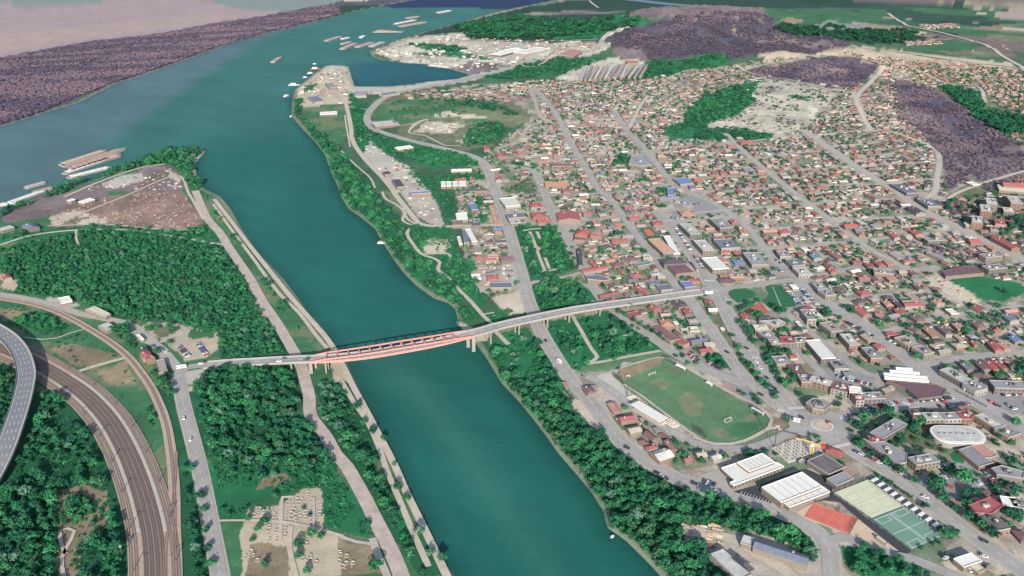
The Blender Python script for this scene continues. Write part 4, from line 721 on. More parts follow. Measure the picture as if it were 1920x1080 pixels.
# steel arch over the canal span
def bidx(px, py):
    x, y = flat(px, py, 15); return int(np.argmin(np.hypot(BZ[:, 0]-x, BZ[:, 1]-y)))
i0, i1 = bidx(588, 673), bidx(888, 625)
Ls = np.concatenate([[0], np.cumsum(np.linalg.norm(np.diff(BZ[i0:i1+1, :2], axis=0), axis=1))])
def bpt(u, off, dz):
    s = u*Ls[-1]; seg = BZ[i0:i1+1]; nn = Bn[i0:i1+1]
    p = [np.interp(s, Ls, seg[:, k]) for k in range(3)]; q = [np.interp(s, Ls, nn[:, k]) for k in range(2)]
    return Vector((p[0]+q[0]*off, p[1]+q[1]*off, p[2]+dz))
NB = 13; us = [0.085+i*(.875-.085)/(NB-1) for i in range(NB)]
def rise(u): return max(0, 1-((u-.48)/.5)**2)**.6*4.6 if u > .0 else 0
W = 6.9
for s in (-1, 1):
    nodes = [0.0]+us+[1.0]; mb = MB()
    for a, b in zip(nodes[:-1], nodes[1:]): mb.bar(bpt(a, s*W, rise(a) if 0 < a < 1 else .5), bpt(b, s*W, rise(b) if 0 < b < 1 else .5), 1.0, 1.2)
    mb.build('arch_chord', M_SALMON, bridge)
    mb = MB(); nodes = [i/24 for i in range(25)]
    for a, b in zip(nodes[:-1], nodes[1:]): mb.bar(bpt(a, s*W, -.1), bpt(b, s*W, -.1), .8, 1.6)
    mb.build('tie_beam', M_SALMON, bridge)
    for u in us: mb = MB(); mb.bar(bpt(u, s*W, .4), bpt(u, s*W, rise(u)-.3), .38); mb.build('hanger', M_SALMON, bridge)
for j, u in enumerate(us):
    mb = MB(); mb.bar(bpt(u, -W, rise(u)), bpt(u, W, rise(u)), .95 if j not in (0, NB-1) else 1.3, .8); mb.build('cross_beam', M_SALMON, bridge)
for u in (0.0, 1.0):
    for s in (-1, 1):
        p = bpt(u, s*5.2, 0); mb = MB(); mb.box(-1.6, 1.6, -1.6, 1.6, -6, p.z-1.4, 0, Matrix.Translation((p.x, p.y, 0))); mb.build('abutment_pier', M_PIER, bridge)
# elevated motorway slip at the left edge
EV = zline([(-130, 575), (-60, 592), (0, 622), (28, 646), (43, 672), (49.5, 701), (45.5, 729), (38, 759), (27, 793), (10, 840), (-14, 890), (-50, 950)], [9]*9+[8, 6, 4])
ev, _, _ = viaduct('elevated_road', 'grey elevated road curving above the railway at the picture edge', 'viaduct', EV, 15.5, EV[:, 2], M_ASPHV, 30, lane_dash=4, kerb=1.0)
occ_line(EV, 17)
# ------------------------------------------------------------------ sports ground
def court(name, t, quad, m, z, lines=(), frame=None):
    q = W2(P(t, quad)); o = prop(mesh(name, [(x, y, z) for x, y in q], [tuple(range(4))] if ccw(q)[0] == tuple(q[0]) and ccw(q)[1] == tuple(q[1]) else [(3, 2, 1, 0)], m), kind='structure')
    occ_poly(q); return q
def uv(q, u, v): return q[0]*(1-u)*(1-v)+q[1]*u*(1-v)+q[2]*u*v+q[3]*(1-u)*v
def lines(name, q, segs, w, z, m=M_WHITE):
    mb = MB()
    for s in segs:
        p = [uv(q, *a) for a in s]
        for a, b in zip(p[:-1], p[1:]):
            d = (b-a)/max(np.linalg.norm(b-a), 1e-6); t = np.array([-d[1], d[0]])*w/2; a = a-d*w/2; b = b+d*w/2
            mb.quad((*(a-t), z), (*(b-t), z), (*(b+t), z), (*(a+t), z))
            z += .0002
    prop(mb.build(name, m), kind='structure')
def arc(cu, cv, ru, rv, a0, a1, n=18): return [(cu+ru*math.cos(math.radians(a0+(a1-a0)*i/n)), cv+rv*math.sin(math.radians(a0+(a1-a0)*i/n))) for i in range(n+1)]
PQ = W2(P('ZP', [(345, 372), (800, 222), (1545, 645), (1075, 845)])); ZI[0] += 1
M_PITCH = mat('mown_turf', S(92, 126, 92), .95, .2, .06); M_LINE = mat('faint_line', S(116, 144, 114), .95, .05, 1)
def rect(u0, v0, u1, v1): return [(u0, v0), (u1, v0), (u1, v1), (u0, v1), (u0, v0)]
lines('pitch_lines', PQ, [rect(.04, .0, .96, .985), [(.04, .49), (.96, .49)], arc(.5, .49, .14, .09, 0, 360, 28), rect(.2, 0, .8, .16), rect(.2, .825, .8, .985), rect(.36, 0, .64, .055), rect(.36, .93, .64, .985), arc(.5, .16, .11, .04, 0, 180, 8), arc(.5, .825, .11, .04, 180, 360, 8)], .5, .3, M_LINE)
def goal(u, v, rot, lab):
    p = uv(PQ, u, v); d = PQ[1]-PQ[0]; r = empty('football_goal', (p[0], p[1], 0), math.atan2(d[1], d[0])+rot, lab, 'goal', 'football goals')
    for x in (-3.6, 3.6):
        mb = MB(); mb.box(x-.08, x+.08, -.08, .08, 0, 2.4); mb.build('post', M_WHITE, r)
    mb = MB(); mb.box(-3.6, 3.6, -.08, .08, 2.35, 2.5); mb.build('crossbar', M_WHITE, r)
    mb = MB()
    for x in (-3.6, 3.6): mb.bar((x, 0, 2.5), (x, 2, 0), .1); 
    mb.bar((-3.6, 2, .06), (3.6, 2, .06), .12)
    for k in range(9): mb.bar((-3.2+.8*k, 0, 2.4), (-3.2+.8*k, 2, .1), .02)
    mb.build('net_frame', M_WHITE, r)
goal(.5, .02, 0, 'white football goal at the end by the dry grass'); goal(.5, .94, math.pi, 'white football goal at the roundabout end of the pitch')
M_CTAN = mat('court_tan', S(206, 206, 176), .95, .06, .06); M_CGRN = mat('court_green', S(112, 148, 130), .95, .06, .06); M_CRED = mat('court_red', S(206, 108, 94), .95, .06, .08); M_CLG = mat('court_moss', S(160, 182, 150), .95, .05, 1); M_CRL = mat('court_line_pink', S(226, 160, 146), .95, .05, 1)
Q1 = court('sports_court', 'ZT', [(375, 390), (765, 240), (1165, 535), (790, 680)], M_CTAN, .5)
lines('court_lines', Q1, [[(.02, .52), (.96, .5)], rect(.12, .2, .4, .42), rect(.6, .2, .88, .42), rect(.12, .62, .4, .9), rect(.6, .62, .88, .9)], .35, .56, M_CLG)
Q2 = court('sports_court', 'ZT', [(795, 690), (1170, 540), (1635, 865), (1245, 1035)], M_CGRN, .504)
lines('court_lines', Q2, [rect(.04, .05, .97, .97), [(.04, .52), (.97, .52)], [(.49, .05), (.49, .97)], [(.53, .05), (.53, .97)], rect(.1, .05, .4, .2), rect(.6, .05, .92, .2), rect(.1, .82, .4, .97), rect(.6, .82, .92, .97)], .3, .57)
Q3 = court('basketball_court', 'ZT', [(150, 505), (645, 675), (530, 845), (50, 655)], M_CRED, .508)
lines('court_lines', Q3, [rect(.08, .1, .95, .92), [(.515, .1), (.515, .92)], arc(.515, .5, .05, .12, 0, 360, 20), arc(.12, .5, .2, .36, -90, 90, 16), arc(.91, .5, .2, .36, 90, 270, 16), rect(.08, .38, .25, .62), rect(.78, .38, .95, .62), arc(.25, .5, .04, .12, -90, 90, 8), arc(.78, .5, .04, .12, 90, 270, 8)], .22, .57, M_CRL)
for t, pts, m, z in (('ZT', [(375, 400), (790, 700), (1245, 1045), (1210, 1075), (1080, 1050), (440, 490), (250, 470), (370, 375)], M_ASPHD, .36), ('Z3', [(500, 240), (780, 160), (1190, 15), (1240, 10), (1490, 235), (1400, 330), (1100, 400), (990, 418)], M_ASPHD, .30), ('Z3', [(1200, 10), (1290, 30), (1420, 95), (1440, 140), (1500, 200), (1490, 235)], M_ASPHD, .33), ('Z3', [(380, 0), (200, 60), (120, 120), (240, 190), (430, 250), (620, 200), (560, 60)], M_ASPHW, .27)):
    q = ccw(W2(P(t, pts))); prop(mesh('car_park', [(*p, z) for p in q], [tuple(f) for f in tess(q)], m), kind='structure'); occ_poly(q)
for t, pts, z in (('ZT', [(150, 500), (260, 475), (425, 500), (390, 585), (645, 668), (640, 700), (540, 850), (-10, 660), (-40, 600)], .33), ('ZT', [(460, 540), (620, 640), (650, 680), (1110, 1045), (1080, 1040), (800, 950), (545, 855), (645, 680), (430, 590)], .37)):
    q = ccw(W2(P(t, pts))); prop(mesh('sandy_ground', [(*p, z) for p in q], [tuple(f) for f in tess(q)], mat('sandy_ground', S(204, 180, 152), .95, .1, .15)), kind='structure'); occ_poly(q)
def baylines(t, a0, a1, b0, b1, n, z=.62):
    mb = MB(); A0, A1, B0, B1 = W2(P(t, [a0, a1, b0, b1]))
    for k in range(n):
        f = k/(n-1); a = A0*(1-f)+A1*f; b = B0*(1-f)+B1*f; d = (b-a)/np.linalg.norm(b-a); s = np.array([-d[1], d[0]])*.14
        mb.quad((*(a-s), z), (*(b-s), z), (*(b+s), z), (*(a+s), z))
    prop(mb.build('parking_bay_lines', M_WHITE), kind='structure')
baylines('Z3', (595, 237), (900, 335), (575, 268), (880, 368), 11); baylines('Z3', (770, 170), (880, 240), (750, 205), (850, 275), 5); baylines('ZP', (650, 790), (1380, 990), (640, 815), (1400, 1020), 22, .6)
baylines('Z3', (905, 345), (940, 355), (885, 380), (925, 390), 4)
# fences (thin tall posts and mesh) around the pitch ends and court edges
def fence(t, a, b, h, label, step=6):
    A, B = (np.array(v) for v in W2(P(t, [a, b]))); d = B-A; L = np.linalg.norm(d); r = empty('ball_stop_fence', (A[0], A[1], 0), math.atan2(d[1], d[0]), label, 'fence', 'fences round the sports ground')
    n = max(2, int(L/step)+1)
    for k in range(n): mb = MB(); x = L*k/(n-1); mb.box(x-.14, x+.14, -.14, .14, 0, h); mb.build('post', M_DARKM, r)
    mb = MB()
    for k in range(int(h/.7)+1): mb.box(0, L, -.05, .05, .15+k*.7, .28+k*.7)
    for k in range(int(L/1.2)): mb.box(k*1.2, k*1.2+.07, -.04, .04, .1, h)
    mb.build('mesh_panel', M_DARKM, r)
for a in [('ZP', (240, 318), (318, 378), 5, 'tall dark net fence at the corner by the pale yard'), ('ZP', (705, 165), (805, 215), 5, 'tall dark net fence at the far corner of the pitch'), ('ZP', (965, 800), (1075, 870), 5, 'tall dark net fence at the near corner of the pitch'), ('ZP', (1470, 600), (1580, 668), 5, 'tall dark net fence at the roundabout corner of the pitch'),
          ('ZT', (370, 385), (710, 250), 4, 'dark fence on the top edge of the cream court'), ('ZT', (370, 400), (790, 690), 2.5, 'fence along the long side of the cream court'), ('ZT', (790, 695), (1245, 1045), 2.5, 'fence along the long side of the green court'), ('ZT', (160, 500), (640, 662), 3, 'fence on the upper edge of the red basketball court'), ('ZT', (650, 680), (560, 850), 3, 'fence at the end of the red basketball court'),
          ('Z7', (1030, 640), (1430, 850), 2.2, 'long dark fence beside the approach road to the brown supermarket')]: fence(*a)
# ------------------------------------------------------------------ buildings placed one by one
NB_ = [0]
def rectify(q):
    """four picture corners -> true rectangle in plan"""
    q = np.array(q); c = q.mean(0); e1 = (q[1]-q[0]+q[2]-q[3])/2; e2 = (q[3]-q[0]+q[2]-q[1])/2
    a = math.atan2(e1[1], e1[0]); b = math.atan2(e2[1], e2[0])-math.pi/2*(1 if e1[0]*e2[1]-e1[1]*e2[0] > 0 else -1)
    d = (b-a+math.pi) % (2*math.pi)-math.pi; a += d/2; u = np.array([math.cos(a), math.sin(a)]); v = np.array([-u[1], u[0]]); L, Wd = np.linalg.norm(e1)/2*abs(math.cos(d/2)), np.linalg.norm(e2)/2*abs(math.cos(d/2))
    return c, a, L, Wd
def walls_windows(r, pts, h, g, z0=1.0):
    mb = MB(); n = len(pts); fl = max(1, int((h-.6)/2.9))
    for i in range(n):
        a = np.array(pts[i]); b = np.array(pts[(i+1) % n]); d = b-a; L = np.linalg.norm(d)
        if L < 4: continue
        d /= L; nn = np.array([d[1], -d[0]]); k = int(L/3.4)
        for f in range(fl):
            for j in range(k):
                s = (j+.5)*L/k; p = a+d*(s-.75)+nn*.04; q = a+d*(s+.75)+nn*.04; z = g+z0+f*2.9
                mb.quad((*p, z), (*q, z), (*q, z+1.45), (*p, z+1.45))
    if mb.F: prop(mb.build('windows', M_GLASS, r), kind='stuff')
nm_block = lambda l: 'block' in l
def B(t, pts, h, rm, typ, label, name='building', cat='building', wall=None, occ=True, group=None):
    h = h if typ not in ('flat',) else (h*.66 if h > 5.5 else h*.85)
    pp = P(t, pts); top = W2(pp, h); NB_[0] += 1; rnd = random.Random(NB_[0]); g = float(height(top[:, 0].mean(), top[:, 1].mean())) if True else 0
    wm = WALLM[wall if wall is not None else rnd.choice([0, 0, 1, 2, 3])]; roofm = RM[rm]
    if typ == 'flat' and len(pts) == 4:
        c, a, L, Wd = rectify(top); ca, sa = math.cos(a), math.sin(a)
        top = np.array([(c[0]+ca*x-sa*y, c[1]+sa*x+ca*y) for x, y in ((-L, -Wd), (L, -Wd), (L, Wd), (-L, Wd))])
    poly = ccw(top); cen = np.mean(poly, 0); r = empty(name, (cen[0], cen[1], g), 0, label, cat, group); loc = [(x-cen[0], y-cen[1]) for x, y in poly]
    if occ: occ_poly(np.array(cen)+(np.array(poly)-cen)*1.12)
    if typ in ('gable', 'hip'):
        c, a, L, Wd = rectify(top); M = Matrix.Translation((c[0]-cen[0], c[1]-cen[1], 0)) @ Matrix.Rotation(a+(math.pi/2 if Wd > L else 0), 4, 'Z')
        if Wd > L: L, Wd = Wd, L
        e = min(Wd*.36, 3.2) if typ == 'gable' else min(Wd*.34, 3.0); he = h-e*.5
        mb = MB(); l, w = L-.4, Wd-.4; mb.box(-l, l, -w, w, -1.5, he, 0, M)
        if typ == 'gable':
            for s in (-1, 1): mb.add([M @ Vector(v) for v in ((s*l, -w, he), (s*l, w, he), (s*l, 0, he+e-.15))], [(0, 1, 2) if s > 0 else (1, 0, 2)])
        mb.build('wall', wm, r)
        rx = L if typ == 'gable' else max(L-Wd*.85, .1); mb = MB(); th = .25
        V = [(-L, -Wd, he), (L, -Wd, he), (L, Wd, he), (-L, Wd, he), (-rx, 0, he+e), (rx, 0, he+e)]; F = [(0, 1, 5, 4), (2, 3, 4, 5), (1, 2, 5), (3, 0, 4)] if typ == 'hip' else [(0, 1, 5, 4), (2, 3, 4, 5)]
        mb.add([M @ Vector((v[0], v[1], v[2]+.08)) for v in V], F); mb.add([M @ Vector((v[0], v[1], v[2]-.16)) for v in V], [f[::-1] for f in F])
        mb.add([M @ Vector((v[0], v[1], he+dz)) for dz in (-.16, .08) for v in V[:4]], [(0, 1, 5, 4), (1, 2, 6, 5), (2, 3, 7, 6), (3, 0, 4, 7)])
        rf = mb.build('roof', roofm, r); mb = MB(); mb.box(L*.4, L*.4+.9, Wd*.3, Wd*.3+.9, he, he+e+.7, 0, M); mb.build('chimney', M_CONC, rf)
    elif typ == 'vault':
        c, a, L, Wd = rectify(top); M = Matrix.Translation((c[0]-cen[0], c[1]-cen[1], 0)) @ Matrix.Rotation(a+(math.pi/2 if Wd > L else 0), 4, 'Z')
        if Wd > L: L, Wd = Wd, L
        mb = MB(); mb.box(-L+.3, L-.3, -Wd+.3, Wd-.3, -1, h*.6, 0, M); mb.build('wall', wm, r); mb = MB(); n = 8
        pr = [(-math.cos(math.pi*i/n)*Wd, h*.6+math.sin(math.pi*i/n)*h*.4) for i in range(n+1)]
        V = [M @ Vector((s*L, y, z)) for s in (-1, 1) for y, z in pr]; mb.add(V, [(i, i+1, i+n+2, i+n+1)[::-1] for i in range(n)]+[tuple(range(n+1)), tuple(range(2*n+1, n, -1))]); mb.build('roof', roofm, r)
    else:
        mb = MB(); mb.prism(loc, -1.5, h-.25); mb.build('wall', wm, r)
        inn = [(x*.985, y*.985) for x, y in loc]; mb = MB(); mb.prism(loc, h-.248, h); rf = mb.build('roof', roofm, r)
        mb = MB(); n = len(loc); o_ = [(x*1.008, y*1.008) for x, y in loc]; i_ = [(x*.972, y*.972) for x, y in loc]
        for i in range(n):
            j = (i+1) % n; z0, z1 = h+.003, h+.55
            mb.quad((*o_[i], h-.3), (*o_[j], h-.3), (*o_[j], z1), (*o_[i], z1)); mb.quad((*o_[i], z1), (*o_[j], z1), (*i_[j], z1), (*i_[i], z1)); mb.quad((*i_[j], z0), (*i_[i], z0), (*i_[i], z1), (*i_[j], z1))
        if rm == 'white' and typ == 'flat' and np.ptp(np.array(loc)[:, 0]) > 22 and len(loc) == 4:
            for f in (.17, .34, .5, .67, .84):
                A = np.array(loc); p0 = A[0]*(1-f)+A[1]*f; p1 = A[3]*(1-f)+A[2]*f; m5 = MB(); m5.bar((p0[0]*.97, p0[1]*.97, h+.05), (p1[0]*.97, p1[1]*.97, h+.05), .3, .16); m5.build('roof_seam', M_PARA, rf)
        mb.build('parapet', M_PARA if rm not in ('white', 'red', 'maroon') else roofm, r)
        if h >= 5.2 and rm != 'white' or nm_block(label):
            walls_windows(r, loc, h, 0)
            e = np.array(loc); k = max(2, min(12, int(len(loc)*1.3+np.ptp(e[:, 0])*np.ptp(e[:, 1])/260)))
            for q in range(k if rm != 'white' else 0):
                wts = np.array([rnd.random()+.15 for _ in loc]); wts /= wts.sum(); p = (wts[:, None]*e).sum(0)*.9; s = rnd.choice([.6, .8, 1.2, 1.6]); mb = MB(); mb.box(p[0]-s, p[0]+s, p[1]-s*.8, p[1]+s*.8, h, h+rnd.uniform(.8, 1.8)); mb.build('roof_vent', rnd.choice([M_CONC, M_STEEL, M_DARKM]), rf)
    return r
BL = [
 ('Z3', [(785, 190), (1195, 42), (1400, 185), (985, 335)], 9, 'white', 'flat', 'large white roofed hall beside the black car park', 'hall'),
 ('Z3', [(1000, 335), (1405, 190), (1470, 235), (1070, 392)], 5, 'white', 'flat', 'low white annex in front of the large white hall', 'hall'),
 ('ZC', [(280, 415), (430, 365), (555, 455), (835, 358), (905, 400), (405, 588), (365, 560), (420, 540)], 6, 'white', 'flat', 'L shaped white shop roof wrapped round a taller white block', 'shop_building'),
 ('ZC', [(443, 362), (690, 265), (808, 352), (558, 452)], 9, 'white', 'flat', 'taller white block with brown rim above the L shaped shop', 'shop_building'),
 ('ZC', [(1140, 345), (1290, 275), (1540, 410), (1340, 470)], 6, 'stain', 'flat', 'dark stained flat roof between building site and grey hall', 'workshop_building'),
 ('ZC', [(1330, 520), (1510, 455), (1615, 515), (1430, 590)], 5, 'grey', 'flat', 'small grey flat building at the corner of the cream court', 'changing_room_building'),
 ('ZT', [(862, 885), (885, 870), (985, 955), (965, 968)], 3, 'cream', 'flat', 'long pale kiosk standing on the sandy wedge below the courts', 'kiosk'),
 ('Z2', [(1215, 905), (1395, 848), (1490, 925), (1325, 995)], 5, 'white', 'flat', 'white square roofed building near the lower right corner', 'shop_building'),
 ('Z2', [(1380, 985), (1450, 950), (1530, 1010), (1470, 1050)], 3.5, 'cream', 'flat', 'cream annex beside the white square roof', 'annex'),
 ('Z2', [(1370, 370), (1580, 290), (1710, 375), (1590, 455), (1430, 440)], 9, 'red', 'flat', 'big bright red roof among dark trees at the right edge', 'public_building'),
 ('Z2', [(1440, 452), (1590, 458), (1800, 590), (1640, 640)], 8, 'stain', 'flat', 'dark grey wing running down from the big red roof', 'apartment_block'),
 ('Z2', [(1665, 290), (1850, 290), (1850, 400), (1720, 360)], 9, 'white', 'flat', 'white roof joined to the big red roof', 'apartment_block'),
 ('Z2', [(1740, 285), (1925, 300), (1925, 400), (1855, 395)], 9, 'grey', 'flat', 'grey block behind the big red roof at the edge', 'apartment_block'),
 ('Z3', [(735, 705), (1280, 870), (1240, 950), (690, 790)], 6, 'slate', 'gable', 'long slate roofed building in the yard under the trees', 'depot_building'),
 ('Z3', [(605, 670), (722, 702), (682, 780), (583, 745)], 5, 'pale', 'flat', 'pale square end building beside the long slate roof', 'depot_building'),
 ('Z3', [(265, 860), (400, 815), (700, 1060), (560, 1120)], 5, 'pale', 'flat', 'long pale shed with solar panels at the bottom edge', 'shed'),
 ('Z1', [(330, 470), (660, 367), (800, 415), (480, 525)], 10, 'grey', 'flat', 'grey apartment block east of the big roundabout', 'apartment_block'),
 ('Z1', [(340, 517), (480, 527), (530, 572), (400, 582)], 10.2, 'red', 'flat', 'red ribbed roof joining two grey blocks by the roundabout', 'apartment_block'),
 ('Z1', [(310, 545), (400, 584), (530, 577), (750, 700), (745, 785), (660, 795), (500, 690)], 10, 'grey', 'flat', 'long bent grey block beside the boulevard near the roundabout', 'apartment_block'),
 ('Z1', [(760, 735), (1000, 695), (1060, 760), (860, 825)], 10, 'grey', 'flat', 'grey apartment block with orange base facing the round lawn', 'apartment_block'),
 ('Z1', [(772, 262), (862, 262), (918, 332), (802, 335)], 10, 'maroon', 'flat', 'maroon end of the long row above the oval building', 'apartment_block'),
 ('Z1', [(888, 290), (1063, 285), (1133, 355), (942, 358)], 10, 'pale', 'flat', 'pale roofed part of the long row above the oval building', 'apartment_block'),
 ('Z1', [(1066, 290), (1238, 285), (1298, 350), (1136, 355)], 10.1, 'grey', 'flat', 'grey middle part of the long row above the oval building', 'apartment_block'),
 ('Z1', [(1242, 280), (1380, 268), (1430, 305), (1385, 348), (1301, 350)], 10.3, 'red', 'flat', 'red pointed end of the long row above the oval building', 'apartment_block'),
 ('Z1', [(1435, 310), (1510, 300), (1720, 410), (1620, 448)], 9, 'pale', 'flat', 'pale roofed slab right of the oval building', 'apartment_block'),
 ('Z1', [(1622, 450), (1750, 412), (1880, 490), (1770, 540)], 9, 'grey', 'flat', 'lower grey slab right of the oval building', 'apartment_block'),
 ('Z1', [(1265, 660), (1378, 622), (1530, 742), (1620, 785), (1470, 830)], 6, 'grey', 'flat', 'grey kindergarten roof below the oval building', 'kindergarten'),
 ('Z1', [(1382, 620), (1480, 600), (1650, 710), (1600, 735), (1532, 738)], 6.1, 'pink', 'flat', 'pink wing of the kindergarten below the oval building', 'kindergarten'),
 ('Z1', [(1590, 845), (1700, 815), (1925, 880), (1910, 945), (1650, 905)], 9, 'grey', 'flat', 'grey block with orange base at the right edge above the car park', 'apartment_block'),
 ('Z7', [(150, 505), (780, 555), (920, 620), (860, 700), (560, 735), (400, 600)], 6, 'maroon', 'flat', 'huge low brown roof of the supermarket', 'supermarket'),
 ('Z7', [(270, 318), (470, 318), (485, 362), (275, 352)], 5, 'white', 'vault', 'shortest topmost white vaulted greenhouse roof', 'market_hall'),
 ('Z7', [(190, 352), (560, 372), (585, 410), (195, 382)], 5, 'white', 'vault', 'second white vaulted roof from the top', 'market_hall'),
 ('Z7', [(112, 385), (660, 424), (682, 466), (118, 424)], 5, 'white', 'vault', 'third white vaulted roof from the top', 'market_hall'),
 ('Z7', [(120, 427), (682, 468), (702, 512), (130, 464)], 5, 'white', 'vault', 'longest lowest white vaulted roof beside the brown supermarket', 'market_hall'),
 ('Z7', [(850, 365), (960, 330), (1250, 500), (1130, 545)], 9, 'pale', 'flat', 'pale patched block between greenhouse roofs and cross lane', 'apartment_block'),
 ('Z7', [(1140, 545), (1290, 505), (1440, 595), (1290, 650)], 9, 'grey', 'flat', 'grey block right of the brown supermarket', 'apartment_block'),
 ('Z7', [(1490, 530), (1925, 490), (1925, 590), (1560, 620)], 10, 'grey', 'flat', 'wide grey block at the right edge below the hedge', 'apartment_block'),
 ('Z7', [(1092, 275), (1180, 275), (1250, 350), (1190, 370)], 4.5, 'slate', 'gable', 'slate grey gabled house first in the row on the third lane', 'house'),
 ('Z7', [(1300, 262), (1402, 252), (1490, 350), (1380, 360)], 4.5, 'maroon', 'gable', 'maroon gabled house in the row on the third lane', 'house'),
 ('Z7', [(1408, 250), (1492, 245), (1612, 355), (1508, 360)], 4.5, 'red', 'gable', 'wide red gabled house in the row on the third lane', 'house'),
 ('Z7', [(1502, 240), (1580, 235), (1720, 340), (1622, 353)], 4.5, 'red', 'gable', 'last red gabled house in the row on the third lane', 'house'),
 ('Z5', [(1030, 790), (1110, 735), (1250, 740), (1355, 815), (1270, 885), (1120, 860)], 9, 'grey', 'flat', 'six sided grey building above the big roundabout', 'public_building'),
 ('Z5', [(1120, 790), (1150, 765), (1220, 768), (1290, 808), (1240, 845), (1150, 825)], 11, 'grey', 'flat', 'raised six sided drum on the grey building above the roundabout', 'roof_drum'),
 ('Z5', [(1075, 480), (1115, 447), (1395, 510), (1350, 590)], 10, 'pale', 'flat', 'pale start of the curved block above the roundabout', 'apartment_block'),
 ('Z5', [(1398, 512), (1560, 570), (1600, 668), (1353, 592)], 10.1, 'maroon', 'flat', 'brown middle of the curved block above the roundabout', 'apartment_block'),
 ('Z5', [(1563, 572), (1770, 602), (1730, 655), (1603, 668)], 10.2, 'white', 'flat', 'white end of the curved block above the roundabout', 'apartment_block'),
 ('Z5', [(1620, 682), (1730, 665), (1770, 755), (1680, 757)], 10, 'red', 'flat', 'red end roof opposite the brown supermarket', 'apartment_block'),
 ('Z5', [(1733, 665), (1990, 645), (2040, 720), (1773, 755)], 10.1, 'grey', 'flat', 'grey slab opposite the brown supermarket', 'apartment_block'),
 ('Z5', [(790, 300), (850, 282), (960, 290), (1030, 420), (930, 430)], 8, 'maroon', 'flat', 'maroon roofed block beside the boulevard trees', 'apartment_block'),
 ('Z5', [(932, 432), (1060, 425), (1090, 515), (970, 530)], 8, 'grey', 'flat', 'grey block below the maroon roofed block', 'apartment_block'),
 ('Z5', [(590, 200), (790, 180), (850, 280), (660, 300)], 8, 'grey', 'flat', 'grey block behind the dark hedge of the boulevard', 'apartment_block'),
 ('Z5', [(1320, 250), (1490, 220), (1570, 355), (1400, 350)], 5, 'grey', 'flat', 'square grey roof below the long white block', 'shop_building'),
 ('Z4', [(1060, 735), (1190, 738), (1430, 955), (1200, 985)], 10, 'white', 'flat', 'long white roofed block with dark patches', 'apartment_block', 'building'),
 ('Z4', [(435, 490), (700, 475), (780, 510), (700, 552), (600, 545)], 8, 'pale', 'flat', 'pale curved block below the red playground', 'apartment_block'),
 ('Z4', [(330, 535), (540, 547), (570, 608), (400, 620)], 8.1, 'cream', 'flat', 'cream roof on the boulevard below the red playground', 'apartment_block'),
 ('Z4', [(400, 625), (560, 613), (640, 700), (540, 735)], 8, 'grey', 'flat', 'grey block on the boulevard with many small vents', 'apartment_block'),
 ('Z4', [(545, 740), (700, 712), (705, 780), (600, 790)], 10, 'grey', 'flat', 'grey left end of the row with the red middle', 'apartment_block'),
 ('Z4', [(708, 700), (870, 695), (882, 765), (712, 782)], 10.3, 'red', 'flat', 'bright red middle of the grey row above the hedge', 'apartment_block'),
 ('Z4', [(884, 702), (1035, 702), (1050, 740), (980, 765), (886, 765)], 10, 'grey', 'flat', 'grey right end of the row with the red middle', 'apartment_block'),
 ('Z4', [(950, 345), (1058, 342), (1180, 470), (1050, 470)], 11, 'grey', 'flat', 'grey tower block beside the lower end of the car park', 'apartment_block'),
 ('Z4', [(1062, 342), (1170, 340), (1250, 450), (1184, 465)], 9, 'cream', 'flat', 'cream block touching the grey tower', 'apartment_block'),
 ('Z4', [(1230, 520), (1350, 490), (1500, 610), (1340, 640)], 9, 'tan', 'flat', 'tan block second from the car park along the boulevard', 'apartment_block'),
 ('Z4', [(1470, 665), (1640, 650), (1690, 790), (1590, 810)], 9, 'pale', 'flat', 'pale block third along the boulevard', 'apartment_block'),
 ('Z4', [(1642, 690), (1692, 690), (1733, 765), (1694, 770)], 9.2, 'red', 'flat', 'small bright red roof on the third block along the boulevard', 'apartment_block'),
 ('Z4', [(1760, 840), (1914, 820), (1970, 960), (1860, 980)], 9, 'grey', 'flat', 'grey block fourth along the boulevard', 'apartment_block'),
 ('Z4', [(1130, 20), (1240, 5), (1320, 80), (1170, 85)], 8, 'grey', 'flat', 'grey block across the boulevard from the lawn', 'apartment_block'),
 ('Z4', [(1180, 92), (1330, 87), (1410, 142), (1290, 180)], 8, 'grey', 'flat', 'grey block with rounded pale forecourt', 'apartment_block'),
 ('Z4', [(1670, 92), (1800, 72), (1880, 130), (1740, 150)], 4.5, 'red', 'hip', 'red hipped villa behind the rounded forecourt', 'house'),
 ('Z4', [(1610, 295), (1700, 275), (1860, 390), (1760, 420)], 4.5, 'red', 'gable', 'long red gabled house at the first cross lane', 'house'),
 ('Z4', [(895, 500), (940, 500), (1000, 555), (942, 558)], 3, 'white', 'flat', 'white garage row beside the inner street', 'garage'), ('Z4', [(944, 560), (1002, 558), (1060, 605), (990, 610)], 3, 'slate', 'flat', 'grey garage row beside the inner street', 'garage'),
 ('Z6', [(245, 330), (350, 320), (430, 390), (300, 400)], 4.5, 'red', 'gable', 'bright red gabled house in the middle of the villa block', 'house'), ('Z6', [(360, 255), (580, 235), (620, 285), (390, 300)], 4.5, 'red', 'gable', 'long red house next to the green roof', 'house'),
 ('Z6', [(200, 212), (265, 206), (380, 318), (320, 322)], 4.5, 'dark', 'gable', 'narrow dark maroon roof next to the green roof', 'house'), ('Z6', [(320, 200), (430, 195), (462, 232), (350, 243)], 4, 'green', 'flat', 'green roofed shed beside the first cross lane', 'shed'),
 ('Z6', [(710, 222), (820, 202), (910, 262), (800, 272)], 4.5, 'orange', 'hip', 'orange roofed house beside the pale slabs', 'house'), ('Z6', [(1205, 285), (1340, 270), (1445, 350), (1350, 360)], 4.5, 'red', 'gable', 'red gabled house below the green meadow', 'house'),
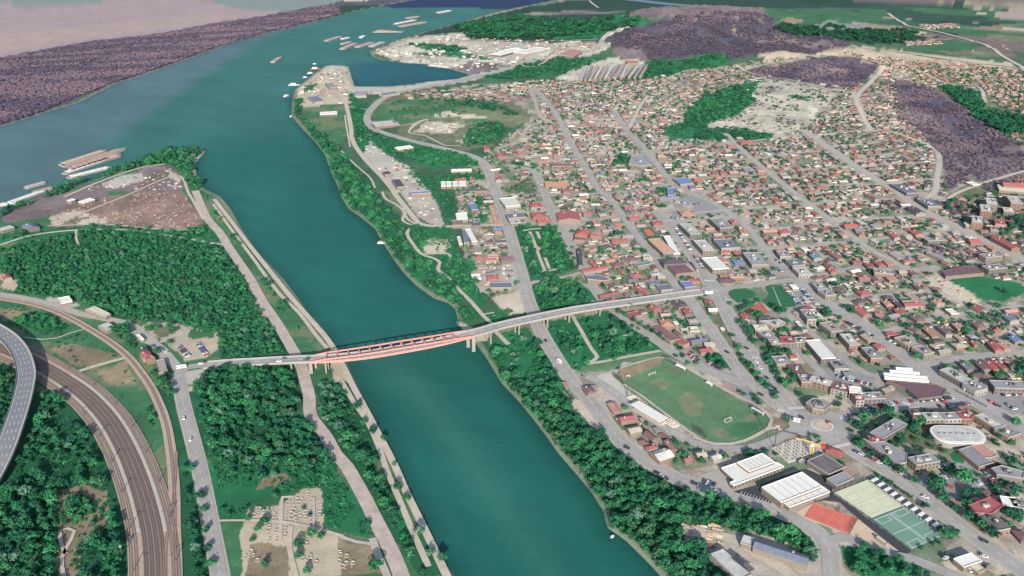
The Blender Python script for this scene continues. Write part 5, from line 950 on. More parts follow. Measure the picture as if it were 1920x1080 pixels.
 ('Z6', [(450, 415), (560, 400), (650, 475), (540, 495)], 4.5, 'maroon', 'hip', 'maroon hipped house above the second cross lane', 'house'), ('Z6', [(905, 345), (1000, 335), (1080, 400), (980, 405)], 4, 'white', 'flat', 'white roofed shed above the second cross lane', 'shed'),
 ('Z6', [(815, 560), (900, 548), (1000, 650), (905, 655)], 5, 'maroon', 'hip', 'steep maroon hipped villa below the second cross lane', 'house'), ('Z6', [(1215, 487), (1330, 475), (1440, 560), (1320, 572)], 5.5, 'maroon', 'hip', 'biggest maroon hipped villa below the second cross lane', 'house'),
 ('Z6', [(620, 570), (720, 563), (820, 680), (730, 690)], 4.5, 'orange', 'gable', 'orange and tan gabled house left of the maroon villa', 'house'), ('Z6', [(1485, 592), (1590, 575), (1620, 600), (1560, 628)], 4, 'red', 'gable', 'small red roof beside the grey sheds', 'house'),
 ('Z6', [(1620, 400), (1750, 390), (1870, 480), (1740, 482)], 5, 'slate', 'gable', 'long slate barn below the second cross lane', 'barn'), ('Z6', [(1720, 687), (1830, 672), (1914, 740), (1800, 757)], 4.5, 'blue', 'gable', 'pale blue roof above the third cross lane', 'house'),
 ('Z6', [(1450, 752), (1550, 737), (1665, 875), (1530, 862)], 4.8, 'red', 'hip', 'vivid red villa roof above the third cross lane', 'house'), ('Z6', [(1580, 767), (1680, 757), (1750, 840), (1660, 850)], 4.5, 'pink', 'gable', 'pink roof next to the vivid red villa', 'house'),
 ('Z6', [(1230, 747), (1290, 737), (1310, 790), (1270, 800)], 4, 'red', 'gable', 'tiny red roof left of the vivid red villa', 'house'), ('Z6', [(150, 655), (285, 632), (300, 655), (170, 690)], 4, 'red', 'flat', 'red roofed shop on the boulevard corner', 'shop_building'),
 ('Z6', [(240, 705), (400, 680), (590, 790), (440, 820)], 8, 'tan', 'flat', 'tan apartment block beside the big hedge', 'apartment_block'), ('Z6', [(470, 825), (610, 800), (760, 890), (640, 925)], 9, 'grey', 'flat', 'grey apartment block below the big hedge', 'apartment_block'),
 ('Z6', [(980, 772), (1130, 742), (1190, 810), (1060, 835)], 4.5, 'tan', 'hip', 'wide tan roof in the gardens', 'house'), ('Z6', [(1000, 512), (1110, 505), (1170, 590), (1060, 600)], 4.5, 'pink', 'hip', 'pinkish hipped house between two maroon villas', 'house'), ('Z6', [(0, 385), (95, 360), (130, 400), (0, 410)], 4, 'red', 'gable', 'low red roof at the left of the villa block', 'house'),
 ('Z6', [(100, 235), (190, 220), (250, 290), (140, 290)], 4.5, 'pink', 'hip', 'pink hipped house left of the dark maroon roof', 'house'), ('Z6', [(480, 10), (540, 5), (620, 80), (560, 85)], 4.5, 'maroon', 'gable', 'narrow maroon roof beside the pale slabs', 'house'),
 ('Y1', [(405, 300), (463, 296), (468, 450), (410, 452)], 6, 'slate', 'flat', 'grey half of the big barn by the river path', 'warehouse'), ('Y1', [(466, 296), (520, 296), (538, 432), (471, 450)], 6.1, 'white', 'flat', 'white half of the big barn by the river path', 'warehouse'), ('Y1', [(345, 385), (385, 380), (395, 470), (355, 472)], 4, 'white', 'flat', 'narrow white shed left of the big barn', 'shed'),
 ('Y1', [(675, 815), (800, 805), (820, 848), (682, 855)], 5, 'red', 'gable', 'bright red gabled house alone in the pale yard', 'house'), ('Y1', [(805, 592), (960, 588), (975, 625), (840, 652)], 5, 'maroon', 'gable', 'brown roofed house beside the riverside street', 'house'), ('Y1', [(690, 975), (745, 912), (970, 888), (935, 942)], 5, 'slate', 'flat', 'slate workshop with slanted stripes at the yard bottom', 'workshop_building'),
 ('Y1', [(497, 810), (590, 805), (622, 860), (522, 866)], 4, 'white', 'flat', 'white shed at the left of the pale yard', 'shed'), ('Y1', [(1455, 95), (1700, 100), (1745, 182), (1482, 186)], 7, 'red', 'gable', 'large red roofed school north of the square', 'school'), ('Y1', [(1752, 97), (1850, 95), (1862, 118), (1760, 122)], 6, 'red', 'gable', 'red wing right of the large red school', 'school_wing'),
 ('Y1', [(1700, 277), (1860, 295), (1800, 368), (1682, 350)], 9, 'red', 'hip', 'tall red roofed town hall by the square', 'town_hall'), ('Y1', [(1680, 357), (1800, 372), (1778, 416), (1652, 416)], 7, 'maroon', 'flat', 'maroon lower part of the town hall', 'town_hall'), ('Y1', [(1672, 512), (1730, 515), (1770, 700), (1722, 700)], 6, 'dark', 'gable', 'long dark maroon block along the tree lined street', 'apartment_block'),
 ('Y1', [(1740, 745), (1990, 705), (2060, 720), (1755, 790)], 5, 'red', 'gable', 'long narrow red roof south of the park corner', 'house'), ('Y1', [(1150, 100), (1330, 95), (1340, 145), (1205, 156)], 6, 'red', 'hip', 'wide red roof just north of the park', 'public_building'), ('Y1', [(1240, 192), (1390, 162), (1400, 215), (1247, 220)], 5, 'red', 'gable', 'red and brown roof at the park corner', 'house'),
 ('Y1', [(897, 132), (1090, 102), (1098, 160), (912, 182)], 8, 'slate', 'flat', 'grey block with dark roof panels by the riverside street', 'apartment_block'), ('Y1', [(920, 185), (1050, 170), (1060, 225), (935, 235)], 6, 'pale', 'flat', 'pale low block next to the grey panelled block', 'shop_building'), ('Y1', [(280, 200), (400, 195), (410, 253), (292, 256)], 5, 'rust', 'flat', 'rust brown shed by the riverbank trees', 'shed'), ('Y1', [(325, 125), (450, 120), (464, 180), (337, 186)], 5, 'white', 'flat', 'white shed above the rust brown one', 'shed'),
 ('Y1', [(500, 217), (600, 215), (610, 245), (507, 248)], 5, 'dark', 'gable', 'dark blue gabled house right of the rust shed', 'house'), ('Y1', [(545, 720), (670, 700), (680, 730), (560, 742)], 4, 'pink', 'flat', 'pinkish shed row at the yard top', 'shed'), ('Y1', [(680, 405), (740, 410), (745, 450), (690, 452)], 4, 'maroon', 'gable', 'small brown roof right of the big barn', 'house'), ('Y1', [(775, 415), (895, 412), (905, 440), (780, 442)], 4, 'dark', 'gable', 'long dark roof right of the big barn', 'house'),
 ('Y2', [(952, 622), (1190, 612), (1222, 655), (992, 696)], 8, 'dark', 'hip', 'large dark maroon roof at the avenue corner', 'public_building'), ('Y2', [(1000, 702), (1210, 668), (1310, 790), (1140, 792)], 7, 'maroon', 'flat', 'maroon and red roof below the large dark one', 'public_building'), ('Y2', [(840, 422), (990, 385), (1065, 570), (960, 577)], 7, 'peach', 'flat', 'peach roofed building beside the wide avenue', 'culture_house'), ('Y2', [(1003, 380), (1050, 372), (1180, 578), (1072, 574)], 6, 'white', 'flat', 'white strip building between peach roof and avenue', 'culture_house'),
 ('Y2', [(510, 602), (600, 590), (712, 635), (600, 660)], 5.5, 'maroon', 'hip', 'maroon hipped house west of the big dark roof', 'house'), ('Y2', [(650, 692), (830, 657), (872, 682), (700, 715)], 5, 'teal', 'flat', 'teal roofed workshop west of the big dark roof', 'workshop_building'), ('Y2', [(1180, 892), (1270, 882), (1350, 945), (1212, 955)], 5, 'blue', 'flat', 'pale blue roof beside the small roundabout', 'shop_building'),
 ('Y2', [(1430, 625), (1600, 610), (1690, 735), (1530, 760)], 10, 'white', 'flat', 'white block above the small roundabout', 'apartment_block'), ('Y2', [(1340, 432), (1460, 412), (1560, 538), (1410, 542)], 10, 'pale', 'flat', 'second pale block up the wide avenue', 'apartment_block'), ('Y2', [(1165, 247), (1310, 230), (1390, 350), (1285, 357)], 10, 'pale', 'flat', 'third pale block up the wide avenue', 'apartment_block'), ('Y2', [(1520, 182), (1640, 167), (1730, 280), (1602, 292)], 10, 'grey', 'flat', 'grey block behind the third pale block', 'apartment_block'),
 ('Y2', [(1550, 422), (1770, 402), (1810, 500), (1640, 522)], 8, 'slate', 'flat', 'slate grey block behind the second pale block', 'apartment_block'), ('Y2', [(1720, 812), (1880, 802), (1900, 840), (1732, 842)], 8, 'peach', 'flat', 'narrow peach block near the zebra', 'apartment_block'), ('Y2', [(100, 822), (240, 812), (400, 858), (330, 880), (130, 862)], 5, 'slate', 'flat', 'grey and blue roof south of the park', 'house'),
 ('Y2', [(650, 942), (700, 930), (850, 1000), (795, 1015)], 4.5, 'red', 'gable', 'red roof just above the bridge road', 'house'), ('Y2', [(900, 932), (1030, 917), (1090, 975), (960, 985)], 5, 'slate', 'flat', 'grey roof just above the bridge road', 'house'), ('Y2', [(580, 802), (700, 782), (780, 815), (640, 832)], 4.5, 'red', 'hip', 'red hipped roof in the block above the bridge road', 'house'), ('Y2', [(570, 150), (700, 140), (725, 175), (600, 185)], 4.5, 'red', 'gable', 'red roof at the street crossing below the parking square', 'house'),
 ('Y2', [(790, 122), (870, 112), (900, 153), (812, 160)], 4.5, 'red', 'hip', 'red hipped roof near the parking square', 'house'), ('Y2', [(850, 202), (960, 195), (980, 240), (862, 250)], 5, 'red', 'hip', 'crimson roof at the top end of the wide avenue', 'house'), ('Y2', [(1150, 82), (1310, 68), (1330, 120), (1190, 130)], 5, 'orange', 'hip', 'orange roofed building at the parking square', 'public_building'), ('Y2', [(230, 1030), (480, 1000), (530, 1015), (260, 1050)], 4.5, 'red', 'gable', 'long red roof touching the bridge road', 'house'),
 ('Y2', [(370, 572), (440, 562), (490, 600), (410, 612)], 4.5, 'orange', 'hip', 'small orange hipped roof near the big dark roof', 'house'), ('Y2', [(400, 670), (500, 650), (560, 690), (430, 712)], 5, 'maroon', 'hip', 'brown hipped roof left of the teal workshop', 'house'), ('Y2', [(150, 345), (300, 360), (290, 380), (170, 365)], 5, 'red', 'gable', 'thin red wing behind the town hall', 'town_hall_wing'), ('Y2', [(390, 410), (570, 395), (590, 420), (400, 435)], 4.5, 'red', 'gable', 'thin red roof east of the town hall', 'house'),
 ('Y3', [(552, 985), (640, 972), (722, 1040), (605, 1065)], 5, 'maroon', 'hip', 'maroon hipped house beside the stadium road', 'house'), ('Y3', [(1032, 166), (1165, 142), (1220, 190), (1115, 210)], 5, 'red', 'flat', 'red roof at the upper end of the long brown market roof', 'market_building'), ('Y3', [(1120, 215), (1225, 182), (1400, 290), (1270, 300)], 5.1, 'tan', 'flat', 'tan upper half of the long market roof', 'market_building'), ('Y3', [(1275, 302), (1402, 292), (1660, 450), (1560, 480)], 5.2, 'rust', 'flat', 'brown lower half of the long market roof', 'market_building'),
 ('Y3', [(1565, 480), (1660, 457), (1780, 490), (1685, 515)], 5, 'red', 'flat', 'red end of the long market roof', 'market_building'), ('Y3', [(1415, 227), (1530, 215), (1590, 290), (1442, 300)], 5, 'orange', 'hip', 'orange hipped house in the green garden', 'house'), ('Y3', [(1290, 82), (1370, 60), (1440, 108), (1360, 127)], 4.5, 'red', 'hip', 'pinkish red hipped house beneath the bridge road', 'house'), ('Y3', [(1560, 30), (1680, 5), (1730, 70), (1640, 90)], 5, 'dark', 'hip', 'dark hipped house at the end of the bridge road', 'house'),
 ('Y3', [(1850, 560), (1990, 530), (2010, 580), (1890, 605)], 4.5, 'red', 'gable', 'red gabled house by the parking triangle', 'house'), ('Y3', [(1745, 460), (1920, 425), (1960, 465), (1790, 500)], 4.5, 'slate', 'gable', 'dark slate gabled house by the parking triangle', 'house'), ('Y3', [(795, 0), (910, -12), (960, 35), (840, 50)], 4.5, 'red', 'gable', 'red roof left of the street under the bridge road', 'house'), ('Y3', [(310, 945), (380, 940), (405, 985), (320, 995)], 4, 'pink', 'gable', 'small pink roof on the river side of the street', 'house'),
 ('Y4', [(162, 607), (215, 605), (212, 655), (160, 657)], 5, 'white', 'flat', 'first white shed of four in a row', 'shed'), ('Y4', [(222, 607), (280, 605), (277, 653), (220, 655)], 5, 'white', 'flat', 'second white shed of four in a row', 'shed'), ('Y4', [(290, 605), (350, 603), (350, 650), (290, 652)], 5, 'white', 'flat', 'third white shed of four in a row', 'shed'), ('Y4', [(362, 603), (440, 602), (445, 650), (362, 651)], 5, 'white', 'flat', 'fourth and widest white shed of the row', 'shed'),
 ('Y4', [(310, 565), (440, 560), (445, 580), (315, 585)], 5, 'red', 'gable', 'long red roof above the four white sheds', 'warehouse'), ('Y4', [(480, 558), (545, 556), (550, 580), (482, 582)], 4.5, 'red', 'gable', 'short red roof above the four white sheds', 'warehouse'), ('Y4', [(380, 685), (670, 675), (675, 698), (390, 704)], 5, 'dark', 'gable', 'long dark roof below the four white sheds', 'warehouse'), ('Y4', [(1320, 597), (1560, 592), (1575, 638), (1332, 643)], 6, 'orange', 'gable', 'long orange red roof beside the parked rows', 'school'),
 ('Y4', [(1515, 677), (1600, 672), (1607, 712), (1527, 718)], 6, 'red', 'hip', 'square red roof below the long orange red one', 'public_building'), ('Y4', [(780, 286), (880, 282), (886, 320), (790, 324)], 5, 'red', 'hip', 'red roof right of the riverside junction', 'house'), ('Y4', [(630, 202), (700, 197), (716, 238), (642, 240)], 5, 'red', 'hip', 'red roof above the riverside junction', 'house'), ('Y4', [(835, 787), (1010, 785), (1022, 860), (882, 900)], 9, 'white', 'flat', 'white block by the riverside street', 'apartment_block'),
 ('Y4', [(1150, 837), (1285, 832), (1292, 880), (1172, 882)], 6, 'red', 'hip', 'red hipped roof east of the white block', 'house'), ('Y4', [(455, 852), (540, 850), (580, 915), (512, 922)], 5, 'blue', 'flat', 'blue roofed workshop west of the riverside street', 'workshop_building'), ('Y4', [(770, 545), (845, 542), (850, 578), (778, 580)], 4.5, 'red', 'gable', 'small red roof on the riverside street', 'house'), ('Y4', [(1040, 502), (1110, 500), (1135, 535), (1060, 540)], 4.5, 'rust', 'hip', 'rust roof east of the small triangle lawn', 'house'), ('Y4', [(275, 468), (505, 462), (505, 480), (277, 486)], 4, 'white', 'flat', 'thin long white roof beside the green triangle', 'shed'),
 ('Y4', [(725, 478), (810, 450), (825, 462), (735, 488)], 4, 'white', 'flat', 'slanted white roof at the riverside junction', 'shed'), ('Y4', [(1405, 402), (1640, 398), (1640, 414), (1408, 418)], 4.5, 'dark', 'gable', 'very long dark roof east of the green triangle', 'warehouse'),
 ('Y5', [(380, 312), (510, 300), (620, 412), (490, 430), (350, 405)], 8, 'grey', 'flat', 'large grey market hall with white seams', 'market_hall'), ('Y5', [(865, 572), (1018, 556), (1068, 625), (932, 636)], 7, 'blue', 'flat', 'bright blue flat roof by the avenue top', 'shop_building'), ('Y5', [(780, 677), (890, 672), (865, 700), (850, 755), (792, 756)], 6, 'blue', 'flat', 'bent blue roof opposite the parking square', 'shop_building'), ('Y5', [(690, 790), (900, 757), (912, 772), (702, 806)], 5, 'blue', 'gable', 'thin long blue roof opposite the parking square', 'shop_building'),
 ('Y5', [(340, 987), (460, 977), (490, 1012), (372, 1022)], 5, 'red', 'gable', 'crimson roof beside the straight street', 'house'), ('Y5', [(1580, 150), (1760, 125), (1780, 165), (1620, 172)], 5, 'red', 'hip', 'broad red roof below the green slope', 'house'),
 ('Y6', [(80, 567), (270, 560), (350, 695), (175, 705)], 9, 'grey', 'flat', 'U shaped grey block by the avenue', 'apartment_block'), ('Y6', [(448, 546), (590, 550), (610, 600), (505, 610)], 8, 'grey', 'flat', 'first grey block east of the avenue crossing', 'apartment_block'), ('Y6', [(548, 642), (700, 632), (775, 700), (642, 710)], 8, 'slate', 'flat', 'second slate block east of the avenue crossing', 'apartment_block'), ('Y6', [(640, 732), (780, 730), (870, 798), (702, 810)], 8, 'pale', 'flat', 'third pale block east of the avenue crossing', 'apartment_block'),
 ('Y6', [(830, 577), (930, 567), (980, 618), (872, 625)], 5, 'teal', 'gable', 'teal roof in the eastern gardens', 'house'), ('Y6', [(1032, 542), (1108, 532), (1218, 625), (1142, 630)], 5, 'rust', 'gable', 'long brown roof in the eastern gardens', 'house'), ('Y6', [(1510, 802), (1600, 760), (1740, 747), (1788, 790)], 9, 'grey', 'flat', 'long grey block on the cross street', 'apartment_block'), ('Y6', [(1030, 742), (1090, 735), (1130, 775), (1062, 785)], 4.5, 'red', 'hip', 'bright red hipped roof on the cross street', 'house'),
 ('Y6', [(1182, 242), (1330, 225), (1362, 258), (1240, 278)], 5, 'red', 'gable', 'salmon red roof at the pale street crossing', 'house'), ('Y6', [(480, 300), (570, 282), (605, 330), (490, 345)], 5, 'red', 'hip', 'red hipped roof in the faded block', 'house'), ('Y6', [(285, 305), (440, 290), (470, 318), (310, 330)], 5, 'pink', 'gable', 'long pink roof in the faded block', 'house'), ('Y6', [(1445, 680), (1530, 672), (1570, 715), (1480, 722)], 4.5, 'red', 'gable', 'crimson roof left of its twin by the pale street', 'house'), ('Y6', [(1545, 655), (1620, 645), (1690, 700), (1600, 710)], 4.5, 'red', 'hip', 'crimson hipped roof right of its twin by the pale street', 'house'), ('Y6', [(1350, 970), (1450, 960), (1530, 1015), (1400, 1025)], 4.8, 'red', 'hip', 'vivid red villa near the blocks of the boulevard', 'house') if False else
 ('Y6', [(1365, 835), (1490, 822), (1510, 850), (1390, 862)], 5, 'red', 'gable', 'crimson strip roof below the cross street', 'house'),
 ('Y7', [(425, 87), (570, 85), (690, 185), (602, 203)], 7, 'slate', 'flat', 'big slate roofed block on the diagonal road', 'apartment_block'), ('Y7', [(720, 267), (900, 250), (945, 340), (850, 345)], 8, 'slate', 'flat', 'slate block with pale base east of the diagonal road', 'apartment_block'), ('Y7', [(602, 347), (740, 347), (798, 403), (722, 420)], 6, 'dark', 'gable', 'dark purple roof west of the diagonal road', 'house'), ('Y7', [(1675, 68), (1990, 75), (1990, 112), (1690, 105)], 8, 'red', 'gable', 'long crimson roofed school at the right edge', 'school'), ('Y7', [(1655, 112), (1990, 122), (1990, 180), (1610, 165)], 6, 'cream', 'flat', 'cream wing in front of the long crimson school', 'school_wing'),
 ('Y7', [(1750, 232), (1890, 226), (1870, 305), (1746, 300)], 17, 'pale', 'flat', 'pale tower block nearest the crimson school', 'apartment_block'), ('Y7', [(1500, 257), (1630, 252), (1602, 318), (1487, 300)], 17, 'pale', 'flat', 'pale tower block in the middle of the shadowed estate', 'apartment_block'), ('Y7', [(1432, 327), (1570, 330), (1540, 398), (1422, 385)], 17, 'pale', 'flat', 'second pale tower in the shadowed estate', 'apartment_block'), ('Y7', [(1347, 452), (1480, 460), (1442, 528), (1322, 510)], 17, 'pale', 'flat', 'pale tower by the diagonal road end of the estate', 'apartment_block'), ('Y7', [(1252, 532), (1400, 522), (1410, 558), (1262, 556)], 8, 'pale', 'flat', 'low pale block under the tower by the diagonal road', 'apartment_block'),
 ('Y7', [(1690, 357), (1820, 362), (1790, 400), (1682, 400)], 9, 'cream', 'flat', 'small cream block right of the estate lane', 'apartment_block'), ('Y7', [(1602, 492), (1730, 497), (1700, 545), (1582, 540)], 8, 'red', 'flat', 'crimson topped block right of the estate lane', 'apartment_block'), ('Y7', [(1547, 567), (1640, 567), (1618, 618), (1528, 608)], 8, 'pink', 'flat', 'pink topped block at the foot of the estate lane', 'apartment_block'), ('Y7', [(1550, 677), (1640, 670), (1880, 800), (1775, 810)], 6, 'red', 'gable', 'very long crimson roof along the diagonal road', 'school'),
 ('Y7', [(790, 702), (1000, 687), (1055, 720), (842, 735)], 10, 'grey', 'flat', 'grey slab casting a long shadow near the main road', 'apartment_block'), ('Y7', [(1272, 702), (1390, 700), (1440, 735), (1322, 750)], 5, 'red', 'gable', 'bright red roof in the shadowed gardens', 'house'), ('Y7', [(1412, 882), (1600, 857), (1688, 900), (1492, 920)], 10, 'grey', 'flat', 'grey slab below the bright red roof', 'apartment_block'), ('Y7', [(1452, 1015), (1650, 987), (1728, 1030), (1532, 1060)], 10, 'grey', 'flat', 'grey slab above the large crimson factory roof', 'apartment_block'), ('Y7', [(1000, 1075), (1230, 1015), (1390, 1015), (1470, 1090), (1040, 1130)], 6, 'maroon', 'flat', 'large crimson factory roof beside the green meadow', 'factory'),
 ('Y7', [(815, 857), (870, 850), (1070, 935), (1022, 947)], 5, 'grey', 'flat', 'ribbed grey greenhouse roof in the gardens', 'greenhouse'), ('Y7', [(160, 205), (200, 200), (270, 255), (232, 262)], 5, 'red', 'gable', 'vivid red roof on the middle cross street', 'house'), ('Y7', [(380, 630), (450, 625), (530, 688), (460, 692)], 5, 'red', 'gable', 'vivid red roof by the lower cross street', 'house'), ('Y7', [(640, 612), (740, 605), (800, 650), (700, 660)], 5, 'red', 'gable', 'orange red roof under the dark shadow', 'house'), ('Y7', [(1300, 75), (1340, 65), (1420, 95), (1330, 108)], 4, 'white', 'flat', 'white shed alone in the ravine scrub', 'shed'),
 ('ZL', [(850, 110), (950, 75), (1110, 155), (1060, 180), (990, 165)], 6, 'cream', 'flat', 'cream roofed warehouse at the edge of the dense wood', 'warehouse'), ('ZL', [(960, 277), (1070, 247), (1180, 285), (1060, 310)], 5, 'pale', 'flat', 'pale blue grey building behind the railway siding', 'station_building'), ('ZL', [(1382, 540), (1490, 512), (1530, 570), (1430, 590)], 5, 'red', 'hip', 'red hipped house by the western parking place', 'house'), ('ZL', [(1400, 492), (1462, 480), (1492, 512), (1400, 540)], 5.1, 'dark', 'gable', 'dark roof behind the red hipped house', 'house'),
 ('ZL', [(1350, 367), (1392, 358), (1440, 405), (1415, 415)], 4, 'white', 'flat', 'narrow white kiosk by the western street', 'kiosk'), ('ZL', [(1540, 620), (1630, 610), (1690, 725), (1600, 745)], 5, 'tan', 'flat', 'tan roofed hall at the western junction', 'hall'), ('ZL', [(1432, 590), (1530, 575), (1570, 605), (1470, 615)], 4.5, 'rust', 'gable', 'rust roof right below the red hipped house', 'house'),
 ('T4', [(0, 205), (45, 190), (85, 195), (0, 225)], 6, 'pale', 'flat', 'pale shed at the left picture edge', 'shed'), ('T4', [(120, 187), (185, 172), (228, 190), (152, 208)], 6, 'slate', 'gable', 'blue grey barn at the edge of the rubble field', 'barn'), ('T4', [(440, 55), (500, 37), (538, 42), (470, 64)], 6, 'white', 'flat', 'white hall on the rubble field', 'hall'), ('T4', [(375, 48), (400, 40), (430, 42), (395, 52)], 5, 'white', 'flat', 'tiny white hall left of the other on the rubble field', 'hall'), ('T4', [(0, 467), (50, 460), (72, 475), (20, 490)], 5, 'red', 'gable', 'red roof at the left edge of the wood', 'house'), ('T4', [(310, 600), (380, 590), (420, 615), (350, 625)], 4, 'white', 'flat', 'white junk yard shed beside the wood', 'shed'),
 ('T2', [(75, 512), (140, 510), (142, 538), (76, 540)], 7, 'grey', 'flat', 'grey port warehouse beside the harbour basin', 'warehouse'), ('T2', [(210, 527), (300, 516), (330, 520), (240, 538)], 5, 'slate', 'flat', 'slate port roof beside the harbour basin', 'warehouse'), ('T2', [(168, 508), (225, 503), (230, 511), (170, 516)], 5, 'grey', 'gable', 'narrow grey port roof beside the harbour basin', 'warehouse'),
 ('T2', [(865, 306), (940, 268), (985, 273), (925, 318)], 8, 'white', 'flat', 'white industrial hall at the left of the factory yard', 'warehouse'), ('T2', [(1010, 290), (1080, 265), (1128, 262), (1060, 322)], 8, 'white', 'flat', 'white industrial hall at the right of the factory yard', 'warehouse'), ('T2', [(1600, 342), (1665, 336), (1670, 348), (1605, 352)], 8, 'red', 'gable', 'crimson roof below the purple hills', 'warehouse'), ('T2', [(1210, 315), (1290, 270), (1400, 262), (1290, 322)], 7, 'pink', 'flat', 'pinkish factory roof under the hills', 'warehouse'),
 ('T1', [(1840, 465), (1878, 462), (1882, 492), (1840, 497)], 7, 'grey', 'flat', 'grey square warehouse on the port headland', 'warehouse'), ('T1', [(1750, 545), (1800, 535), (1805, 570), (1750, 577)], 7, 'slate', 'flat', 'slate warehouse near the river corner', 'warehouse'), ('T1', [(1800, 632), (1895, 628), (1898, 640), (1800, 645)], 6, 'white', 'flat', 'long white shed on the green headland', 'shed'),
 ('T2', [(230, 965), (265, 962), (285, 980), (245, 985)], 5, 'dark', 'flat', 'first dark blue shed on the long quay yard', 'shed'), ('T2', [(285, 1010), (330, 1005), (352, 1050), (310, 1055)], 5, 'dark', 'flat', 'second dark blue shed on the long quay yard', 'shed'), ('T2', [(300, 828), (380, 822), (420, 830), (310, 840)], 5, 'white', 'flat', 'white shed below the curve of the riverside road', 'shed'), ('T2', [(165, 692), (290, 676), (300, 700), (195, 715)], 5, 'pale', 'flat', 'pale walled store inside the road bend', 'store'),
 ('T5', [(380, 2), (500, -8), (505, 6), (390, 12)], 5, 'blue', 'flat', 'blue roof at the end of the quay yard', 'shed'), ('ZP', [(0, 395), (55, 385), (110, 455), (30, 470)], 5, 'dark', 'hip', 'dark hipped house at the top of the stadium road', 'house') if False else ('ZP', [(520, 940), (610, 918), (650, 950), (560, 975)], 5, 'red', 'hip', 'red hipped house below the stadium stand', 'house'),
 ('ZP', [(560, 990), (700, 950), (800, 1020), (660, 1070)], 5, 'pale', 'gable', 'pale ribbed roof below the stadium stand', 'house'), ('ZP', [(700, 890), (760, 880), (810, 960), (760, 985)], 4.5, 'rust', 'gable', 'rust orange roof below the stadium stand', 'house'), ('ZP', [(860, 1045), (930, 1030), (960, 1060), (890, 1080)], 4.5, 'red', 'gable', 'small red roof next to the white shops', 'house'), ('ZP', [(960, 990), (1060, 975), (1090, 1030), (1010, 1040)], 5, 'tan', 'gable', 'tan roof beside the stadium road bend', 'house'), ('ZP', [(1100, 1020), (1180, 1005), (1230, 1040), (1140, 1060)], 5, 'pale', 'gable', 'pale grey roof beside the stadium road bend', 'house'),
]
for b in BL:
    t, pts, h, rm, typ, label = b[:6]; nm = b[6] if len(b) > 6 else 'building'
    B(t, pts, h, rm, typ, label, nm, nm.replace('_', ' ') if nm in ('house', 'shed', 'hall', 'warehouse', 'school', 'barn', 'garage', 'kiosk', 'factory', 'supermarket', 'greenhouse') else {'apartment_block': 'apartment block', 'market_hall': 'market hall', 'shop_building': 'shop'}.get(nm, 'building'))
for k in range(13):
    x = 1076+k*9.5; B('A', [(x, 149-k*.5), (x+6, 149-k*.5), (x+36, 122-k*.6), (x+31, 122-k*.6)], 6, ['pale', 'grey', 'tan', 'pale', 'tan'][k % 5], 'gable' if k % 3 else 'flat', f'{ORD[min(k, 9)] if k < 10 else ["eleventh", "twelfth", "last"][k-10]} of the long parallel depot roofs below the purple hills', 'warehouse', 'warehouse')
# oval building
def rounded(cx, cy, a, b, ang, n=10, rr=.9):
    pts = []
    for sx, sy, a0 in ((1, 1, 0), (-1, 1, 90), (-1, -1, 180), (1, -1, 270)):
        r = min(a, b)*rr
        for i in range(n+1):
            t = math.radians(a0+90*i/n); pts.append((sx*(a-r)+r*math.cos(t), sy*(b-r)+r*math.sin(t)))
    return [(cx+x*math.cos(ang)-y*math.sin(ang), cy+x*math.sin(ang)+y*math.cos(ang)) for x, y in pts]
q = W2(P('Z1', [(1000, 500), (1515, 510), (1255, 425), (1255, 585)]), 5); c = q.mean(0); a = np.linalg.norm(q[1]-q[0])/2; b = np.linalg.norm(q[3]-q[2])/2
ang = math.atan2(*(q[1]-q[0])[::-1]); r = empty('sports_hall', (c[0], c[1], 0), 0, 'white oval hall with grey stained roof among the apartment blocks', 'hall')
mb = MB(); mb.prism(rounded(0, 0, a, b, ang), -1, 4.7); mb.build('wall', WALLM[1], r); mb = MB(); mb.prism(rounded(0, 0, a*1.02, b*1.02, ang), 4.7, 5.4); mb.build('roof_rim', RM['white'], r); mb = MB(); mb.prism(rounded(0, 0, a*.9, b*.86, ang), 5.401, 5.6); mb.build('roof', RM['pale'], r)
occ_poly(np.array(rounded(c[0], c[1], a, b, ang)))
mb = MB()
for k in range(7):
    x = (-.7+k*.23)*a; mb.box(x-1.2, x+1.2, -1, 1, 5.6, 6.1, 0, Matrix.Rotation(ang, 4, 'Z'))
mb.build('skylights', RM['grey'], r)['kind'] = 'stuff'
# round kiosk at the small roundabout
p = at(1080+1690/6, 380+905/6); r = empty('pavilion', p, 0, 'round maroon roofed pavilion near the small roundabout', 'pavilion'); mb = MB(); mb.prism([(8*math.cos(i*math.pi/8), 8*math.sin(i*math.pi/8)) for i in range(16)], -.5, 3.5); mb.build('wall', WALLM[0], r)
mb = MB(); V = [(9*math.cos(i*math.pi/8), 9*math.sin(i*math.pi/8), 3.52) for i in range(16)]+[(0, 0, 5.6)]; mb.add(V, [(i, (i+1) % 16, 16) for i in range(16)]); mb.build('roof', RM['maroon'], r)
